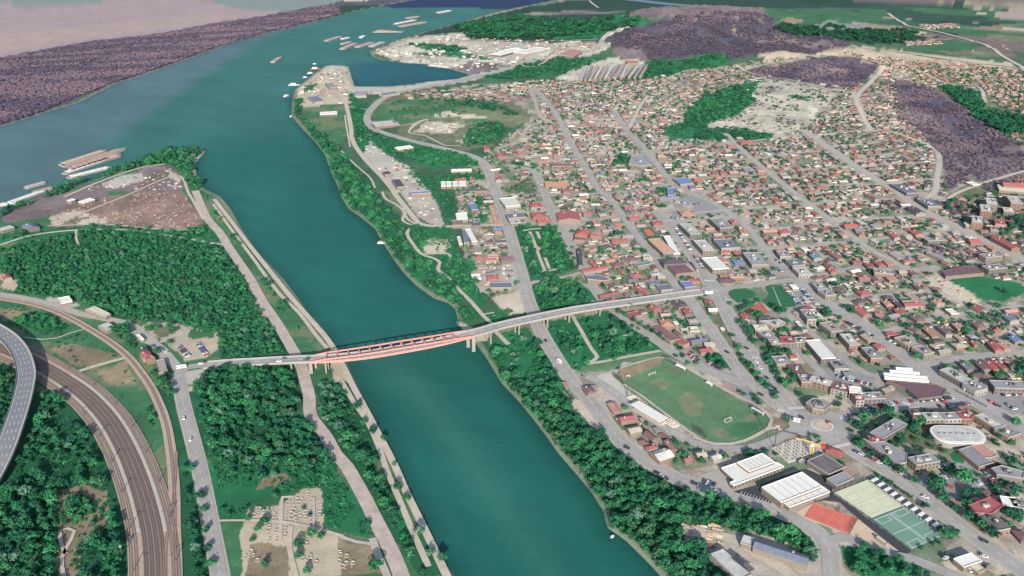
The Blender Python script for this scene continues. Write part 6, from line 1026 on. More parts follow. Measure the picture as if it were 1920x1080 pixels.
# striped canopy beside the courts: alternating white slats and dark solar bays
a0, a1, b0, b1 = W2(P('ZT', [(790, 240), (1650, 865), (860, 205), (1700, 830)]), 3); NBAY = 22
r = empty('solar_carport', (a0[0], a0[1], 0), 0, 'long canopy of alternating white and dark bays beside the sports courts', 'canopy')
M_SOL = mat('solar_dark', S(78, 78, 92), .9, .1, 1, spec=.05)
for k in range(NBAY):
    f0, f1 = k/NBAY+.002, (k+1)/NBAY-.002; A = a0*(1-f0)+a1*f0-a0; D = a0*(1-f1)+a1*f1-a0; Bq = b0*(1-f0)+b1*f0-a0; Cq = b0*(1-f1)+b1*f1-a0; mb = MB()
    if k % 2: mb.prism(ccw([A, Bq, Cq, D]), 2.9, 3.1); mb.build('solar_bay', M_SOL, r)
    else:
        for j in range(7):
            g0, g1 = j/7+.012, (j+1)/7-.03; q = [A*(1-g0)+Bq*g0, A*(1-g1)+Bq*g1, D*(1-g1)+Cq*g1, D*(1-g0)+Cq*g0]; mb.prism(ccw(q), 2.9, 3.08)
        mb.build('slatted_bay', M_WHITE, r)
    mb = MB(); mb.box(A[0]-.15, A[0]+.15, A[1]-.15, A[1]+.15, 0, 2.9); mb.box(Bq[0]-.15, Bq[0]+.15, Bq[1]-.15, Bq[1]+.15, 0, 2.9); mb.build('post', M_STEEL, r)
# solar panels on the long shed, cold frames, grandstand, construction site, crane
def panels(t, quad, nx, ny, z, label, name='solar_array', m=M_SOL, gap=.12, part='solar_panel', base=None):
    q = W2(P(t, quad), z); r = empty(name, (*q[0], z), 0, label, name.replace('_', ' '))
    for i in range(nx):
        for j in range(ny):
            u0, u1, v0, v1 = (i+gap/2)/nx, (i+1-gap/2)/nx, (j+gap/2)/ny, (j+1-gap/2)/ny; mb = MB(); mb.prism(ccw([uv(q, u0, v0)-q[0], uv(q, u1, v0)-q[0], uv(q, u1, v1)-q[0], uv(q, u0, v1)-q[0]]), .12, .3); mb.build(part, m, r)
    return r
panels('Z3', [(540, 868), (725, 1010), (665, 1045), (490, 905)], 13, 5, 5.15, 'dark solar panels in rows on the long pale shed', m=mat('solar_black', S(66, 68, 80), .35, .1, 1), gap=.25)
panels('Z3', [(235, 712), (350, 790), (285, 812), (180, 742)], 6, 1, .4, 'row of brown stacked pallets in the depot yard', 'pallet_stacks', mat('pallet_brown', S(132, 106, 90), .9, .1, .5), .3, 'pallet_stack')
GS = W2(P('ZP', [(402, 562), (480, 528), (722, 690), (650, 732)]), 6); c_, a_, L_, W_ = rectify(GS)
r = empty('grandstand', (c_[0], c_[1], 0), a_+(0 if L_ > W_ else math.pi/2), 'white roofed grandstand on the long side of the football pitch', 'grandstand'); L_, W_ = max(L_, W_), min(L_, W_)
mb = MB(); mb.box(-L_, L_, -W_, W_, 5.7, 6.0); mb.build('roof', RM['white'], r)
for k in range(5): mb = MB(); mb.box(-L_+1, L_-1, -W_+1+k*1.6, -W_+2.6+k*1.6, -.3, 3.2-k*.6); mb.build('seat_row', M_CONC, r)
for k in range(9): mb = MB(); x = -L_+.8+k*(2*L_-1.6)/8; mb.box(x-.15, x+.15, -W_+.3, -W_+.6, 0, 5.7); mb.build('column', M_STEEL, r)
for t, q, n1, n2, lab in (('ZP', [(355, 500), (420, 478), (485, 520), (425, 548)], 14, 5, 'open terrace of pale seats left of the white grandstand'), ('ZP', [(690, 728), (745, 690), (850, 750), (780, 785)], 16, 6, 'open terrace of pale seats right of the white grandstand')):
    q = W2(P(t, q), .6); r = empty('seat_terrace', (*q[0], 0), 0, lab, 'seating'); mb = MB(); mb.prism(ccw(q-q[0]), 0, .35); mb.build('base', M_CONC, r); mb = MB()
    for i in range(n1):
        for j in range(n2):
            if RNG.rand() < .75: p = uv(q, (i+.5)/n1, (j+.5)/n2)-q[0]; mb.box(p[0]-.5, p[0]+.5, p[1]-.4, p[1]+.4, .36, .9)
    prop(mb.build('seats', mat('seat_cream', S(222, 212, 186), .8, .05, 1), r), kind='stuff')
for pos, lab in (((805, 205), (885, 245)), 'long white dugout at the far end of the pitch'), (((1080, 360), (1125, 388)), 'white dugout at the middle of the far touchline'), (((1490, 592), (1590, 648)), 'long white dugout by the roundabout corner of the pitch'):
    A, Bq = W2(P('ZP', pos), 2); d = Bq-A; L = np.linalg.norm(d); r = empty('dugout', (*A, 0), math.atan2(d[1], d[0]), lab, 'shelter', 'dugouts at the pitch'); mb = MB(); mb.box(0, L, -1.4, 1.4, 1.9, 2.1); mb.build('roof', M_WHITE, r); mb = MB(); mb.box(0, L, 1.1, 1.3, 0, 1.9); mb.box(0, .2, -1.2, 1.1, 0, 1.9); mb.box(L-.2, L, -1.2, 1.1, 0, 1.9); mb.build('wall', M_STEEL, r)
CS = W2(P('ZC', [(780, 210), (1040, 108), (1260, 245), (950, 362)]), .5); r = empty('building_site', (*CS[0], 0), 0, 'pale concrete slab with stub columns beside the yellow crane', 'building site')
occ_poly(CS); mb = MB(); mb.prism(ccw(CS-CS[0]), -.5, .6); mb.build('slab', mat('fresh_concrete', S(196, 188, 174), .9, .1, .2), r)
for i in range(9):
    for j in range(7):
        p = uv(CS, (i+.6)/9.2, (j+.6)/7.2)-CS[0]; mb = MB(); mb.box(p[0]-.3, p[0]+.3, p[1]-.3, p[1]+.3, .6, 1.7); mb.build('column', M_DARKM if (i+j) % 3 else M_CONC, r)
        if j < 6 and (i % 2 == 0):
            p2 = uv(CS, (i+.6)/9.2, (j+1.2)/7.2)-CS[0]; mb = MB(); mb.bar((p[0], p[1], .8), (p2[0], p2[1], .8), .5, .5); mb.build('wall_stub', M_CONC, r)
cp = at(1300+1180/5.333, 800+290/5.333); M_YEL = mat('crane_yellow', S(206, 180, 84), .6, .05, 1)
r = empty('tower_crane', cp, math.radians(150), 'yellow tower crane with red counterweight on the building site', 'crane'); H_ = 11
mb = MB()
for x, y in ((-.9, -.9), (.9, -.9), (.9, .9), (-.9, .9)): mb.box(x-.15, x+.15, y-.15, y+.15, 0, H_)
for k in range(5):
    z = k*2; mb.bar((-.9, -.9, z), (.9, -.9, z+2), .12); mb.bar((-.9, .9, z), (.9, .9, z+2), .12); mb.bar((-.9, -.9, z), (-.9, .9, z+2), .12); mb.bar((.9, -.9, z), (.9, .9, z+2), .12)
mb.build('mast', M_YEL, r); mb = MB()
for a in ((-.6, .6), (.6, .6), (0, 1.6)): mb.bar((0, a[0], H_+a[1]), (13, a[0]*.5, H_+.6+(a[1]-.6)*.4), .22)
for k in range(6): mb.bar((k*2, -.5, H_+.6), (k*2+1, 0, H_+1.5-k*.05), .12); mb.bar((k*2+1, 0, H_+1.5-k*.05), (k*2+2, .5, H_+.6), .12)
mb.build('jib', M_YEL, r); mb = MB(); mb.box(-9, 0, -.7, .7, H_+.3, H_+.7); mb.build('counter_jib', M_YEL, r); mb = MB(); mb.box(-9, -6, -1.2, 1.2, H_-1.2, H_+1.6); mb.build('counterweight', mat('crane_red', S(206, 60, 50), .5, .05, 1), r)
mb = MB(); mb.box(-.8, 1.2, .9, 2.2, H_-1.6, H_+.4); mb.build('cab', M_WHITE, r)
for (tx, ty), hh, lab in (((1080, 340), 2.6, 'yellow site container below the tower crane'),): B('ZC', [(1050, 345), (1090, 320), (1115, 332), (1075, 360)], 2.6, 'cream', 'flat', lab, 'site_container', 'container')
def floodlight(t, p, lab, h=20):
    q = at(*P(t, [p])[0]); r = empty('floodlight_mast', q, 0, lab, 'floodlight', 'floodlight masts'); mb = MB(); mb.box(-.3, .3, -.3, .3, 0, h); mb.build('mast', M_DARKM, r); mb = MB(); mb.box(-h*.08, h*.08, -.3, .3, h-1, h+.8); mb.build('lamp_panel', M_STEEL, r)
floodlight('ZP', (1690, 960), 'tall floodlight mast between stadium road and building site'); floodlight('ZP', (365, 490), 'tall floodlight mast at the pale forecourt of the stadium')
floodlight('T7', (690, 975), 'dark mast standing in the meadow left of the railway yard', 9)
# park lawn and playground, meadow, sports court near the avenue, mall slabs
def patch(name, t, pts, m, z=.4, occ=True):
    q = ccw(W2(P(t, pts))); prop(mesh(name, [(*p, float(height(np.array([p[0]]), np.array([p[1]]))[0])+z) for p in q], [tuple(f) for f in tess(q)], m), kind='structure')
    if occ: occ_poly(np.array(q))
M_LAWN = mat('bright_lawn', S(40, 104, 64), .95, .14, .1)
patch('lawn', 'Z4', [(515, 50), (600, 35), (740, 40), (900, 280), (905, 305), (760, 320), (740, 370), (640, 350), (560, 330), (470, 240), (540, 200), (565, 150), (520, 90)], M_LAWN, .52)
patch('footpath', 'Z4', [(598, 50), (606, 48), (722, 312), (708, 314)], M_PAVE, .6)
patch('playground', 'Z4', [(440, 262), (470, 270), (565, 390), (430, 412), (225, 418), (250, 370)], mat('playground_red', S(176, 100, 86), .95, .12, .2), .54)
patch('lawn', 'Z4', [(30, 130), (120, 85), (260, 80), (380, 130), (380, 180), (280, 220), (160, 262), (90, 210), (60, 170)], M_LAWN, .50)
patch('sports_court', 'Y2', [(712, 290), (850, 278), (922, 402), (805, 416)], mat('court_dark_green', S(58, 104, 70), .95, .1, .1), .6)
patch('sports_court', 'Y2', [(757, 302), (830, 300), (890, 372), (802, 380)], M_CRED, .66)
patch('sports_court', 'Y2', [(430, 240), (500, 232), (550, 290), (470, 300)], mat('clay_court', S(206, 138, 104), .95, .1, .1), .62)
patch('lawn', 'Y7', [(1700, 50), (1760, 35), (1990, 30), (1990, 60)], M_LAWN, .6); patch('running_track', 'Y7', [(1800, 40), (1990, 32), (1990, 50), (1820, 56)], M_CRED, .7)
patch('terrace_square', 'Y1', [(1490, 215), (1740, 200), (1790, 240), (1690, 280), (1640, 420), (1660, 500), (1620, 480), (1560, 400), (1480, 300), (1440, 250)], M_ASPHW, .34)
for q in ([(830, 100), (900, 80), (1070, 160), (960, 180)], [(980, 190), (1080, 172), (1200, 235), (1090, 250)], [(680, 0), (740, -10), (800, 40), (720, 50)]): patch('concrete_slab', 'Z6', q, mat('fresh_concrete', S(196, 188, 174)), .42)
M_SEAM = mat('seam_grey', S(150, 148, 144), .9, .05, 1)
# ------------------------------------------------------------------ cars
CARC = {'white': (232, 232, 230), 'black': (34, 36, 42), 'silver': (178, 182, 188), 'red': (186, 44, 44), 'dark grey': (74, 78, 86), 'blue': (60, 84, 130)}
CM = {k: mat('car_paint_'+k.replace(' ', '_'), S(*v), .35, .02, 1, spec=.5) for k, v in CARC.items()}
M_TYRE = mat('tyre', S(36, 36, 38), .9, .05, 1)
def car_meshes(col):
    mb = MB(); prof = [(-2.15, .35), (-2.2, .8), (-1.5, .92), (1.0, .95), (2.1, .82), (2.2, .38)]
    V = [(x, s*.86, z) for s in (-1, 1) for x, z in prof]; n = len(prof)
    mb.add(V, [(i, i+n, i+n+1, i+1)[::-1] for i in range(n-1)]+[(n-1, 2*n-1, n, 0)[::-1], tuple(range(n)), tuple(range(2*n-1, n-1, -1))])
    mb.add([(-1.35, -.62, 1.44), (.35, -.62, 1.44), (.35, .62, 1.44), (-1.35, .62, 1.44)], [(0, 1, 2, 3)])
    for x in (-1.35, 1.35):
        for y in (-.86, .7): mb.box(x-.32, x+.32, y, y+.16, 0, .62, 1)
    o = mb.build('car_shell', [CM[col], M_TYRE]); d = o.data; bpy.data.objects.remove(o)
    mb = MB(); V = [(-1.9, -.78, .93), (1.1, -.78, .95), (1.1, .78, .95), (-1.9, .78, .93), (-1.35, -.62, 1.435), (.35, -.62, 1.435), (.35, .62, 1.435), (-1.35, .62, 1.435)]
    mb.add(V, [(0, 1, 5, 4), (1, 2, 6, 5), (2, 3, 7, 6), (3, 0, 4, 7)]); o = mb.build('cw', M_GLASS); g = o.data; bpy.data.objects.remove(o); return d, g
CARS = {k: car_meshes(k) for k in CARC}; NCAR = [0]
def car(x, y, rz, col, label, group, z=.62):
    if NCAR[0] >= 296: return
    NCAR[0] += 1; d, g = CARS[col]; h = float(height(np.array([x]), np.array([y]))[0]); s = 1.12
    o = link('car', d, None, (x, y, h+z)); o.rotation_euler = (0, 0, rz); o.scale = (s, s, s); prop(o, label, 'car', group); link('car_windows', g, o)
def parkrow(t, a, b, n, where, along=False, occ=.92, cols=('white', 'black', 'silver', 'dark grey', 'white', 'black', 'red', 'blue')):
    A, Bq = W2(P(t, [a, b])); d = Bq-A; L = np.linalg.norm(d); ang = math.atan2(d[1], d[0])+(0 if along else math.pi/2); n = min(n, int(L/(5.4 if along else 2.6))+1)
    for k in range(n):
        if random.random() > occ: continue
        p = A+d*(k+.5)/n; c = random.choice(cols); car(p[0], p[1], ang+random.uniform(-.05, .05)+(math.pi if random.random() < .4 else 0), c, f'{c} car parked {where}', f'{c} cars parked {where}')
PR = [('Z4', (745, 55), (960, 290), 20, 'in the row beside the bright lawn'), ('Z1', (280, 275), (660, 195), 15, 'along the upper kerb right of the roundabout'), ('Z1', (775, 185), (1210, 145), 18, 'in front of the brown supermarket'), ('Z1', (1060, 232), (1390, 206), 12, 'behind the long row above the oval building'),
 ('Z4', (1540, 510), (1890, 700), 11, 'slanted beside the lower boulevard'), ('Z4', (980, 90), (1110, 240), 9, 'at the kerb across from the lawn'), ('Z1', (1480, 860), (1530, 890), 3, 'by the kindergarten corner of the car park'), ('Z1', (1530, 910), (1650, 992), 6, 'in the diagonal row of the estate car park'), ('Z1', (1390, 955), (1490, 1022), 5, 'in the inner row of the estate car park'),
 ('Z1', (1050, 965), (1155, 930), 6, 'between the two trees of the estate car park'), ('Z1', (1065, 850), (1130, 828), 4, 'below the hedge of the estate car park'), ('Z1', (210, 675), (740, 925), 10, 'under the boulevard trees', True), ('Z5', (1430, 455), (1880, 575), 13, 'in the yard behind the curved block'), ('Z7', (1620, 697), (1910, 680), 9, 'at the top of the right hand car park'), ('Z7', (1710, 820), (1800, 890), 6, 'in the middle of the right hand car park'),
 ('Z6', (160, 735), (330, 830), 6, 'on the boulevard beside the tan block'), ('ZL', (1770, 470), (1890, 590), 11, 'in the left row of the western parking place'), ('T4', (1110, 855), (1165, 925), 9, 'in the right row of the western parking place'), ('T4', (850, 865), (950, 915), 4, 'at the kerb of the western street', True), ('Y2', (1115, 280), (1290, 540), 18, 'in the upper rank of the wide avenue'), ('Y2', (1330, 600), (1440, 760), 12, 'in the lower rank of the wide avenue'), ('Y2', (1255, 640), (1365, 780), 8, 'along the left kerb of the wide avenue', True),
 ('ZP', (1090, 195), (1215, 262), 9, 'in the row by the planted triangle'), ('ZP', (915, 130), (1000, 155), 5, 'in the front row of the parking triangle'), ('ZP', (945, 155), (1010, 180), 4, 'in the back row of the parking triangle'), ('T8', (1440, 285), (1480, 300), 3, 'on the gravel beside the riverside street'), ('T8', (1760, 500), (1840, 545), 3, 'at the kerb under the riverside trees', True), ('Z3', (20, 200), (110, 235), 2, 'at the kerb above the dark trees', True), ('Z3', (200, 140), (330, 180), 4, 'in the bays before the white shops'), ('Z3', (340, 320), (480, 360), 2, 'at the kerb of the lower riverside street', True),
 ('Y5', (830, 830), (1000, 850), 8, 'in the upper row of the parking square'), ('Y5', (1040, 870), (1160, 855), 7, 'in the right row of the parking square'), ('Y5', (820, 1020), (1020, 1020), 9, 'beside the orange roof'), ('Y4', (1240, 620), (1300, 650), 4, 'by the parked rows at the school'), ('Y4', (1640, 620), (1790, 615), 7, 'beside the long orange red roof'), ('Y6', (460, 740), (520, 790), 4, 'by the avenue crossing'), ('Y6', (440, 650), (500, 690), 3, 'at the kerb by the first grey block', True), ('Z2', (1100, 880), (1150, 920), 2, 'on the gravel left of the white square roof'),
 ('Z2', (1350, 1030), (1420, 1020), 2, 'below the white square roof'), ('Y4', (1120, 592), (1180, 594), 3, 'at the lawn above the school')]
for r_ in PR: parkrow(r_[0], r_[1], r_[2], r_[3], r_[4], len(r_) > 5)
SING = [('T4', (1570, 955), 0, 'white', 'driving on the western bridge approach', 15), ('T4', (1722, 946), 0, 'black', 'driving just before the pink arch', 15), ('T4', (1130, 969), .1, 'white', 'driving near the western end of the bridge road', 5), ('Y3', (1090, 66), .2, 'black', 'driving on the eastern end of the bridge road', 6), ('T7', (1035, 198), -1.3, 'white', 'driving on the western road beside the wood', 0), ('T7', (1072, 318), -1.35, 'white', 'following along the western road', 0), ('Y3', (140, 484), -1.2, 'black', 'driving on the riverside street below the bridge', 0), ('Z5', (20, 150), -1, 'black', 'on the street beside the planted strip', 0), ('Z5', (270, 100), -1, 'black', 'first on the boulevard above the roundabout', 0), ('Z5', (390, 275), -1, 'white', 'second on the boulevard above the roundabout', 0), ('Z5', (440, 355), -1, 'white', 'third on the boulevard above the roundabout', 0), ('Z5', (625, 612), -1, 'black', 'in the traffic queue before the zebra', 0), ('Z5', (657, 660), -1, 'black', 'last in the queue before the zebra', 0), ('Z5', (530, 480), -1, 'black', 'driving towards the queue on the boulevard', 0), ('Z5', (450, 695), -.8, 'black', 'near the pitch corner on the left street', 0), ('Z5', (795, 965), -.7, 'dark grey', 'entering the big roundabout', 0), ('Z5', (975, 988), -.9, 'black', 'passing above the round island', 0), ('Z5', (1320, 1050), .4, 'red', 'turning on the big roundabout', 0), ('Z2', (930, 300), -.7, 'white', 'driving down the lower boulevard', 0), ('Z2', (1520, 740), -.7, 'black', 'at the lower end of the boulevard', 0), ('Z2', (1520, 895), -.6, 'white', 'by the turnoff to the white square roof', 0), ('ZP', (360, 967), -.6, 'black', 'on the bend of the riverside street', 0), ('Z3', (115, 165), -.5, 'black', 'driving past the white shops', 0), ('Z3', (335, 245), -.5, 'white', 'leaving the bays of the white shops', 0), ('Z1', (185, 328), .2, 'black', 'waiting right of the big roundabout', 0), ('Z1', (225, 310), .2, 'dark grey', 'waiting just behind at the big roundabout', 0), ('Z1', (1270, 885), -.5, 'black', 'alone in the estate car park lane', 0), ('Z2', (1145, 268), -1, 'black', 'beneath the big tree of the estate', 0), ('Z2', (1175, 195), -.6, 'red', 'beside the estate car park tree', 0), ('Z7', (1500, 790), -.3, 'red', 'crossing toward the right hand car park', 0), ('Z7', (1575, 838), -.6, 'black', 'on the boulevard by the right hand car park', 0), ('Z7', (895, 790), 0, 'red', 'driving past the brown supermarket', 0)]
NCAR[0] = min(NCAR[0], 260)
for t, p, rz, c, w, z in SING:
    q = at(*P(t, [p])[0], z); car(q.x, q.y, rz, c, f'{c} car {w}', 'moving cars', .62 if z == 0 else q.z-height(q.x, q.y)+.1)
for t, p, rz, z, lab in (('ZL', (1815, 698), .35, .6, 'long white bus turning at the western junction'), ('Y3', (288, 722), -1.0, .6, 'white van on the riverside street below the bridge'), ('T9', (640, 215), -.5, .6, 'white van at the edge of the big roundabout'), ('Y2', (1490, 1030), .1, .6, 'white bus beside the small roundabout'), ('Z7', (1185, 648), -.7, .6, 'white van in front of the grey block')):
    q = at(*P(t, [p])[0]); L = 9 if 'bus' in lab else 5.6; r = empty('bus' if 'bus' in lab else 'van', (q.x, q.y, z), rz, lab, 'bus' if 'bus' in lab else 'van'); mb = MB(); mb.box(-L/2, L/2, -1.2, 1.2, .4, 2.9); mb.build('body', CM['white'], r); mb = MB(); mb.box(-L/2-.03, L/2+.03, -1.23, 1.23, 1.5, 2.3); mb.build('windows', M_GLASS, r)
    for x in (-L*.32, L*.32):
        for y in (-1.15, .9): mb = MB(); mb.box(x-.45, x+.45, y, y+.25, 0, .9); mb.build('wheel', M_TYRE, r)
# ------------------------------------------------------------------ barges and boats
BC = {'tan': (176, 146, 128), 'grey': (170, 170, 168), 'white': (220, 218, 212), 'rust': (176, 140, 130), 'sand': (194, 172, 142)}
def barge(t, a, b, w, c, label, group, cabin=False):
    A, Bq = (np.array(flat(*p, -.5)) for p in P(t, [a, b])); d = Bq-A; L = float(np.linalg.norm(d)); r = empty('barge', (*((A+Bq)/2), -1.6), math.atan2(d[1], d[0]), label, 'barge', group); h = L/2; w = w/2
    hull = [(-h, -w*.7), (-h+w*.6, -w), (h-w*1.4, -w), (h-w*.4, -w*.6), (h, 0), (h-w*.4, w*.6), (h-w*1.4, w), (-h+w*.6, w), (-h, w*.7)]
    mb = MB(); mb.prism(ccw(hull), 0, 2.6); mb.build('hull', mat('hull_grey', S(140, 132, 128), .8, .1, .3), r)
    mb = MB(); l = h*.86; mb.box(-l, h*.78, -w*.74, w*.74, 2.6, 3.5); mb.build('cargo_hold', mat('cargo_'+c, S(*BC[c]), .9, .16, .2), r)
    n = max(3, int(L/12))
    for k in range(1, n): x = -l+(l+h*.78)*k/n; mb = MB(); mb.box(x-.3, x+.3, -w*.76, w*.76, 2.6, 3.7); mb.build('hatch_beam', M_STEEL, r)
    if cabin: mb = MB(); mb.box(-h*.95, -h*.8, -w*.5, w*.5, 2.6, 6.5); mb.build('cabin', M_WHITE, r)
G = 'barges moored off the island tip'
for i, (a, b, w, c, l) in enumerate([((340, 930), (600, 845), 13, 'sand', 'outermost barge of the big raft'), ((352, 938), (710, 835), 13, 'rust', 'second barge of the raft, longest of all'), ((395, 948), (680, 858), 13, 'tan', 'third barge of the raft with tan cargo'), ((375, 968), (685, 872), 12, 'sand', 'fourth barge of the raft'), ((358, 980), (640, 885), 12, 'white', 'innermost pale barge of the big raft'), ((380, 1002), (630, 940), 12, 'white', 'single pale barge lying nearest the island'), ((140, 1060), (262, 1026), 9, 'grey', 'small grey barge at the left lying alone'), ((190, 1085), (300, 1058), 11, 'tan', 'tan barge beside the bank at the left edge')]): barge('T1', a, b, w, c, l, G)
for a, b, l in (((25, 135), (150, 95), 'long white barge against the left bank'), ((70, 130), (285, 20), 'longest white barge against the left bank')): barge('T4', (a[0]-30, a[1]-60), (b[0]-20, b[1]-30), 11, 'white', l, G)
G = 'barges anchored in the far river'
for a, b, w, c, l in [((1832, 232), (1920, 205), 16, 'tan', 'wide tan barge lowest at the left of the far anchorage')]: barge('T1', a, b, w, c, l, G)
for i, (a, b, w, c) in enumerate([((0, 222), (45, 212), 14, 'white'), ((0, 250), (55, 236), 12, 'grey'), ((0, 278), (85, 243), 18, 'tan'), ((85, 266), (180, 238), 20, 'tan'), ((165, 264), (240, 236), 22, 'grey'), ((107, 214), (130, 202), 14, 'white'), ((178, 180), (350, 178), 18, 'rust'), ((200, 172), (345, 180), 16, 'tan'), ((365, 104), (438, 93), 22, 'tan'), ((298, 137), (425, 112), 18, 'white'), ((328, 150), (480, 123), 24, 'tan'), ((540, 74), (618, 60), 22, 'white')]):
    barge('T2', a, b, w, c, ['white barge at the far left of the anchorage', 'grey barge under the first white one', 'broad tan barge below the grey one', 'tan barge nearest the gravel headland but one', 'ribbed grey barge nearest the gravel headland', 'tiny white barge alone in mid river', 'long rust red barge lying across the stream', 'tan barge tied along the rust red one', 'short tan barge high in the anchorage', 'thin white barge in the anchorage middle', 'longest tan barge of the far anchorage', 'white barge farthest up the river'][i], G)
barge('T1', (1532, 352), (1580, 322), 14, 'tan', 'lone tan barge sailing in mid river with a dark wake', 'sailing barge')
barge('T2', (490, 368), (615, 382), 14, 'white', 'pale barge moored inside the harbour basin', 'harbour barge')
def boat(t, p, L, rz, c, label):
    q = flat(*P(t, [p])[0], -1); r = empty('boat', (*q, -1.6), rz, label, 'boat'); h, w = L/2, L*.16; mb = MB(); mb.prism(ccw([(-h, -w), (h*.5, -w), (h, 0), (h*.5, w), (-h, w)]), 0, 1.6); mb.build('hull', mat('boat_'+c, S(*{'white': (188, 190, 188), 'red': (206, 100, 84), 'blue': (90, 120, 160)}[c]), .6, .05, 1), r); mb = MB(); mb.box(-h*.6, h*.3, -w*.7, w*.7, 1.6, 1.6+L*.12); mb.build('cabin', RM['white'], r); mb = MB(); mb.box(-h*.7, h*.35, -w*.8, w*.8, 1.6+L*.12, 1.75+L*.12); mb.build('roof', RM['pale'], r)
boat('T5', (225, 287), 10, .1, 'white', 'white houseboat at the wooded bank above the bridge'); boat('T1', (1612, 540), 18, 1.2, 'white', 'white ship off the port headland'); boat('T1', (1655, 478), 26, .1, 'white', 'long pale pontoon ship at the port'); boat('T1', (1775, 387), 24, .2, 'red', 'red ship at the tip of the port headland'); boat('T1', (1745, 412), 16, .5, 'white', 'white ship below the red one'); boat('T1', (1718, 437), 15, .1, 'blue', 'blue and white ship among the port ships'); boat('T1', (1770, 360), 9, .1, 'white', 'tiny white boat off the port headland'); boat('T1', (1638, 655), 10, 1.5, 'white', 'small boat at the bank south of the port'); boat('T8', (1525, 860), 3, .5, 'white', 'tiny white rowing boat under the right bank trees')
# ------------------------------------------------------------------ graves
gm = {}
for k, (sx, sy) in enumerate(((.6, 1.4), (1.5, 1.6), (.9, 1.5))):
    mb = MB(); mb.box(-sx, sx, -sy, sy, 0, .2); o = mb.build('g', M_PAVE); gm[k] = [o.data]; bpy.data.objects.remove(o)
    mb = MB(); mb.box(-sx*.6, sx*.6, sy-.4, sy-.1, .2, .8); o = mb.build('g', M_CONC); gm[k].append(o.data); bpy.data.objects.remove(o)
    mb = MB(); mb.box(-sx*.75, sx*.75, -sy*.85, sy*.6, .2, .26); o = mb.build('g', mat('grave_soil', S(150, 134, 116), .95, .1, 1)); gm[k].append(o.data); bpy.data.objects.remove(o)
def grave(p, z=.2):
    k = random.randrange(3); q = at(*p); r = empty('grave', (q.x, q.y, z), random.uniform(-.15, .15)+.05, ['single','wide double','medium'][k]+' pale stone grave plot in the cemetery', 'grave', ['single','double','medium'][k]+' graves of the cemetery')
    for nm, d in zip(('kerb_stone', 'headstone', 'soil_bed'), gm[k]): link(nm, d, r)
for (x0, y0, x1, y1, n) in ((1400, 700, 1560, 760, 16), (1600, 650, 1700, 780, 20), (1655, 650, 1760, 800, 18), (1490, 770, 1620, 880, 18), (1700, 610, 1820, 780, 12), (1370, 940, 1460, 1000, 6), (1690, 900, 1780, 1010, 10), (1870, 930, 1990, 1050, 12)):
    for _ in range(n): grave(P('T7', [(random.uniform(x0, x1), random.uniform(y0, y1))])[0])
# ------------------------------------------------------------------ houses
def house_protos():
    out = {}
    for shp in ('gable', 'hip', 'shed'):
        L, Wd, he = 6.0, 4.2, 3.2; e = {'gable': 1.4, 'hip': 1.35, 'shed': .7}[shp]; mb = MB(); mb.box(-L+.35, L-.35, -Wd+.35, Wd-.35, -2.5, he)
        if shp == 'gable':
            for s in (-1, 1): x = s*(L-.35); w = Wd-.35; mb.add([(x, -w, he), (x, w, he), (x, 0, he+e-.12)], [(0, 1, 2) if s > 0 else (1, 0, 2)])
        wallV = (mb.V, mb.F)
        mb = MB()
        if shp == 'shed': mb.add([(-L, -Wd, he+.05), (L, -Wd, he+.05), (L, Wd, he+e), (-L, Wd, he+e), (-L, -Wd, he-.15), (L, -Wd, he-.15), (L, Wd, he-.15), (-L, Wd, he-.15)], [(0, 1, 2, 3), (4, 5, 1, 0), (5, 6, 2, 1), (6, 7, 3, 2), (7, 4, 0, 3)])
        else:
            rx = L if shp == 'gable' else 2.3; V = [(-L, -Wd, he), (L, -Wd, he), (L, Wd, he), (-L, Wd, he), (-rx, 0, he+e), (rx, 0, he+e)]; F = [(0, 1, 5, 4), (2, 3, 4, 5)]+([(1, 2, 5), (3, 0, 4)] if shp == 'hip' else [])
            mb.add([(x, y, z+.06) for x, y, z in V], F); mb.add([(x, y, he+d) for d in (-.18, .06) for x, y, z in V[:4]], [(0, 1, 5, 4), (1, 2, 6, 5), (2, 3, 7, 6), (3, 0, 4, 7)])
        roofV = (mb.V, mb.F); mb = MB(); mb.box(2, 2.7, .8, 1.5, he, he+e+.8); out[shp] = (wallV, roofV, (mb.V, mb.F))
    return out
HP = house_protos(); HM = {}
def hmesh(shp, part, m):
    k = (shp, part, m.name)
    if k not in HM:
        V, F = HP[shp][part]; me = bpy.data.meshes.new(('wall', 'roof', 'chimney')[part]); me.from_pydata(V, [], F); me.materials.append(m); me.update(); HM[k] = me
    return HM[k]
RC = ['red']*18+['maroon']*14+['grey']*21+['tan']*17+['pink']*10+['rust']*9+['orange']*3+['dark']*5+['white']*3+['pale']*12+['blue']*1+['slate']*4
HOUSES = []    # (x, y, rz, sx, sy, sz, shape, colour, wall, street index, arc, side)
